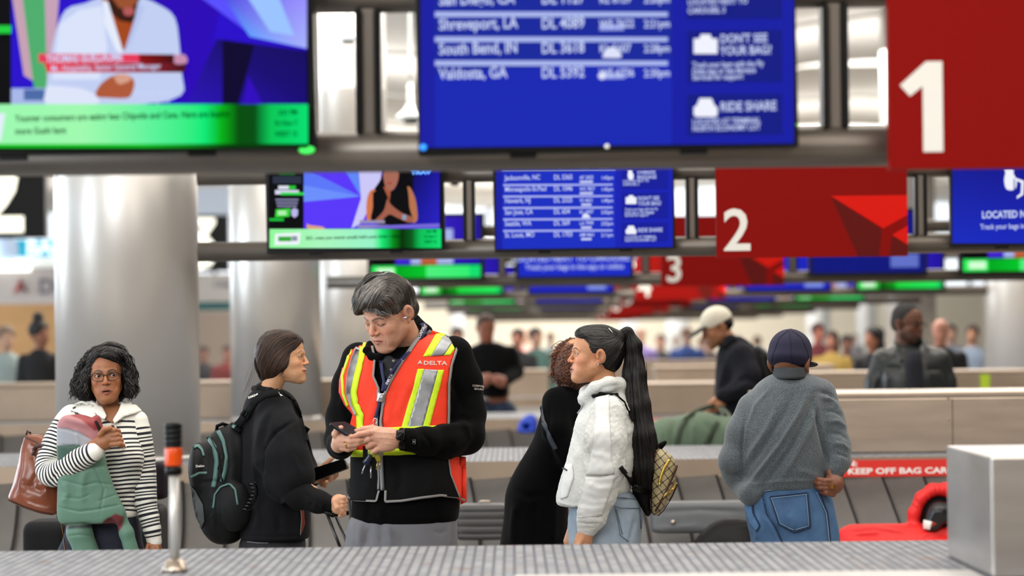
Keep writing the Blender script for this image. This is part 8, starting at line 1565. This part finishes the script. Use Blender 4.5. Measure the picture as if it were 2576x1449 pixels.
# ---- pieces that belong to a part go one level down
NEST = {'eye': 'body', 'teeth': 'body', 'neckband': 'top', 'shirt_print': 'top', 'button': ('polo_shirt', 'sweater'), 'placket': 'sweater', 'placket_edge': 'placket', 'neckline': None, 'back_pocket': 'jeans', 'stitching': 'jeans', 'seam': ('jeans', 'body'), 'pocket_seam': 'jeans',
        'cap_brim': 'cap', 'cap_button': 'cap', 'cap_seam': 'cap', 'screen_text': 'picture', 'nylon_panel': 'sleeve', 'pocket_zip': 'pocket', 'zip_pull': 'zip', 'boot_label': 'boot', 'cuff': 'shell', 'ring_link': 'strap', 'goatee': 'body', 'hair_clip': 'hair', 'hair_tie': 'ponytail', 'ponytail_locks': 'ponytail', 'hair_locks': 'hair', 'curls': 'hair', 'hair_wisps': 'hair', 'strap_trim': 'shoulder_strap', 'rib_collar': 'sweater', 'rib_cuff': 'sweater', 'indicator': 'casing', 'sticker': 'casing', 'rivet': 'body', 'soffit_lamp': 'soffit', 'emblem': ('teal_banner', 'fleece_jacket', 'jacket')}
strip_n = lambda n: n.split('.')[0]
for r in [o for o in C.objects if o.parent is None and o.type == 'EMPTY']:
    kids = list(r.children)
    for c in kids:
        tgt = NEST.get(strip_n(c.name))
        if not tgt: continue
        for tn in ((tgt,) if isinstance(tgt, str) else tgt):
            q = [k for k in kids if strip_n(k.name) == tn and k is not c and k.parent is r and k.type == 'MESH']
            if q: c.parent = q[0]; c.matrix_parent_inverse = Matrix.Identity(4); break

# ---------------------------------------------------------------- light and camera
W = bpy.data.worlds.new('w'); bpy.context.scene.world = W; W.use_nodes = True
W.node_tree.nodes['Background'].inputs[0].default_value = (.80, .88, 1, 1); W.node_tree.nodes['Background'].inputs[1].default_value = 1.0
def area(loc, size, power, color, rot=(0, 0, 0), sy=None):
    l = bpy.data.lights.new('area', 'AREA'); l.energy = power; l.color = color; l.size = size
    if sy: l.shape = 'RECTANGLE'; l.size_y = sy
    o = bpy.data.objects.new('hall_and_fill_light', l); o.location = loc; o.rotation_euler = rot; C.objects.link(o); return o  # overhead and side lights, plus added ceiling and front fills
for y in (3, 11, 20, 31, 44, 60, 78, 90):
    area((1.5, y, 5.9), 12, 400 if y < 30 else 1300, (1, .94, .86), (0, 0, 0), 3)
for y in (14, 30, 46, 62, 80): area((0, y, 4.4), 26, 620, (1, .97, .93), (math.pi, 0, 0), 4)  # upward lights added to brighten the ceiling
for y in (6, 22, 40): area((-15, y, 3.4), 12, 1500 if y < 30 else 2200, (.80, .90, 1), (0, math.radians(-78), 0), 3.2)
area((-5, 1.5, 4.6), 5, 500, (.92, .96, 1), (math.radians(60), 0, math.radians(-26)), 3)  # front fill added near the camera to light the faces
area((4, -1, 4.6), 5, 200, (1, .93, .86), (math.radians(55), 0, math.radians(20)), 3)  # weaker warm fill, added on the right
sc = bpy.context.scene
cd = bpy.data.cameras.new('camera'); cam = bpy.data.objects.new('camera', cd); C.objects.link(cam); sc.camera = cam
cd.sensor_width = 36; cd.sensor_fit = 'HORIZONTAL'; cd.lens = F/2576*36
cd.shift_x = 0; cd.shift_y = (CY - 724.5)/2576
cam.matrix_world = Matrix(((RT[0], UP[0], 0, CAM[0]), (RT[1], UP[1], -1, CAM[1]), (RT[2], UP[2], 0, CAM[2]), (0, 0, 0, 1)))
cd.clip_end = 300; cd.dof.use_dof = True; cd.dof.focus_distance = 11.0; cd.dof.aperture_fstop = 2.3
sc.view_settings.view_transform = 'Standard'; sc.view_settings.look = 'None'; sc.view_settings.gamma = 1; sc.view_settings.exposure = .14
try:
    sc.cycles.max_bounces = 5; sc.cycles.diffuse_bounces = 3; sc.cycles.glossy_bounces = 3; sc.cycles.transmission_bounces = 3; sc.cycles.use_denoising = True; sc.cycles.caustics_reflective = False; sc.cycles.caustics_refractive = False
    sc.cycles.use_adaptive_sampling = True; sc.cycles.adaptive_threshold = .02
except Exception: pass
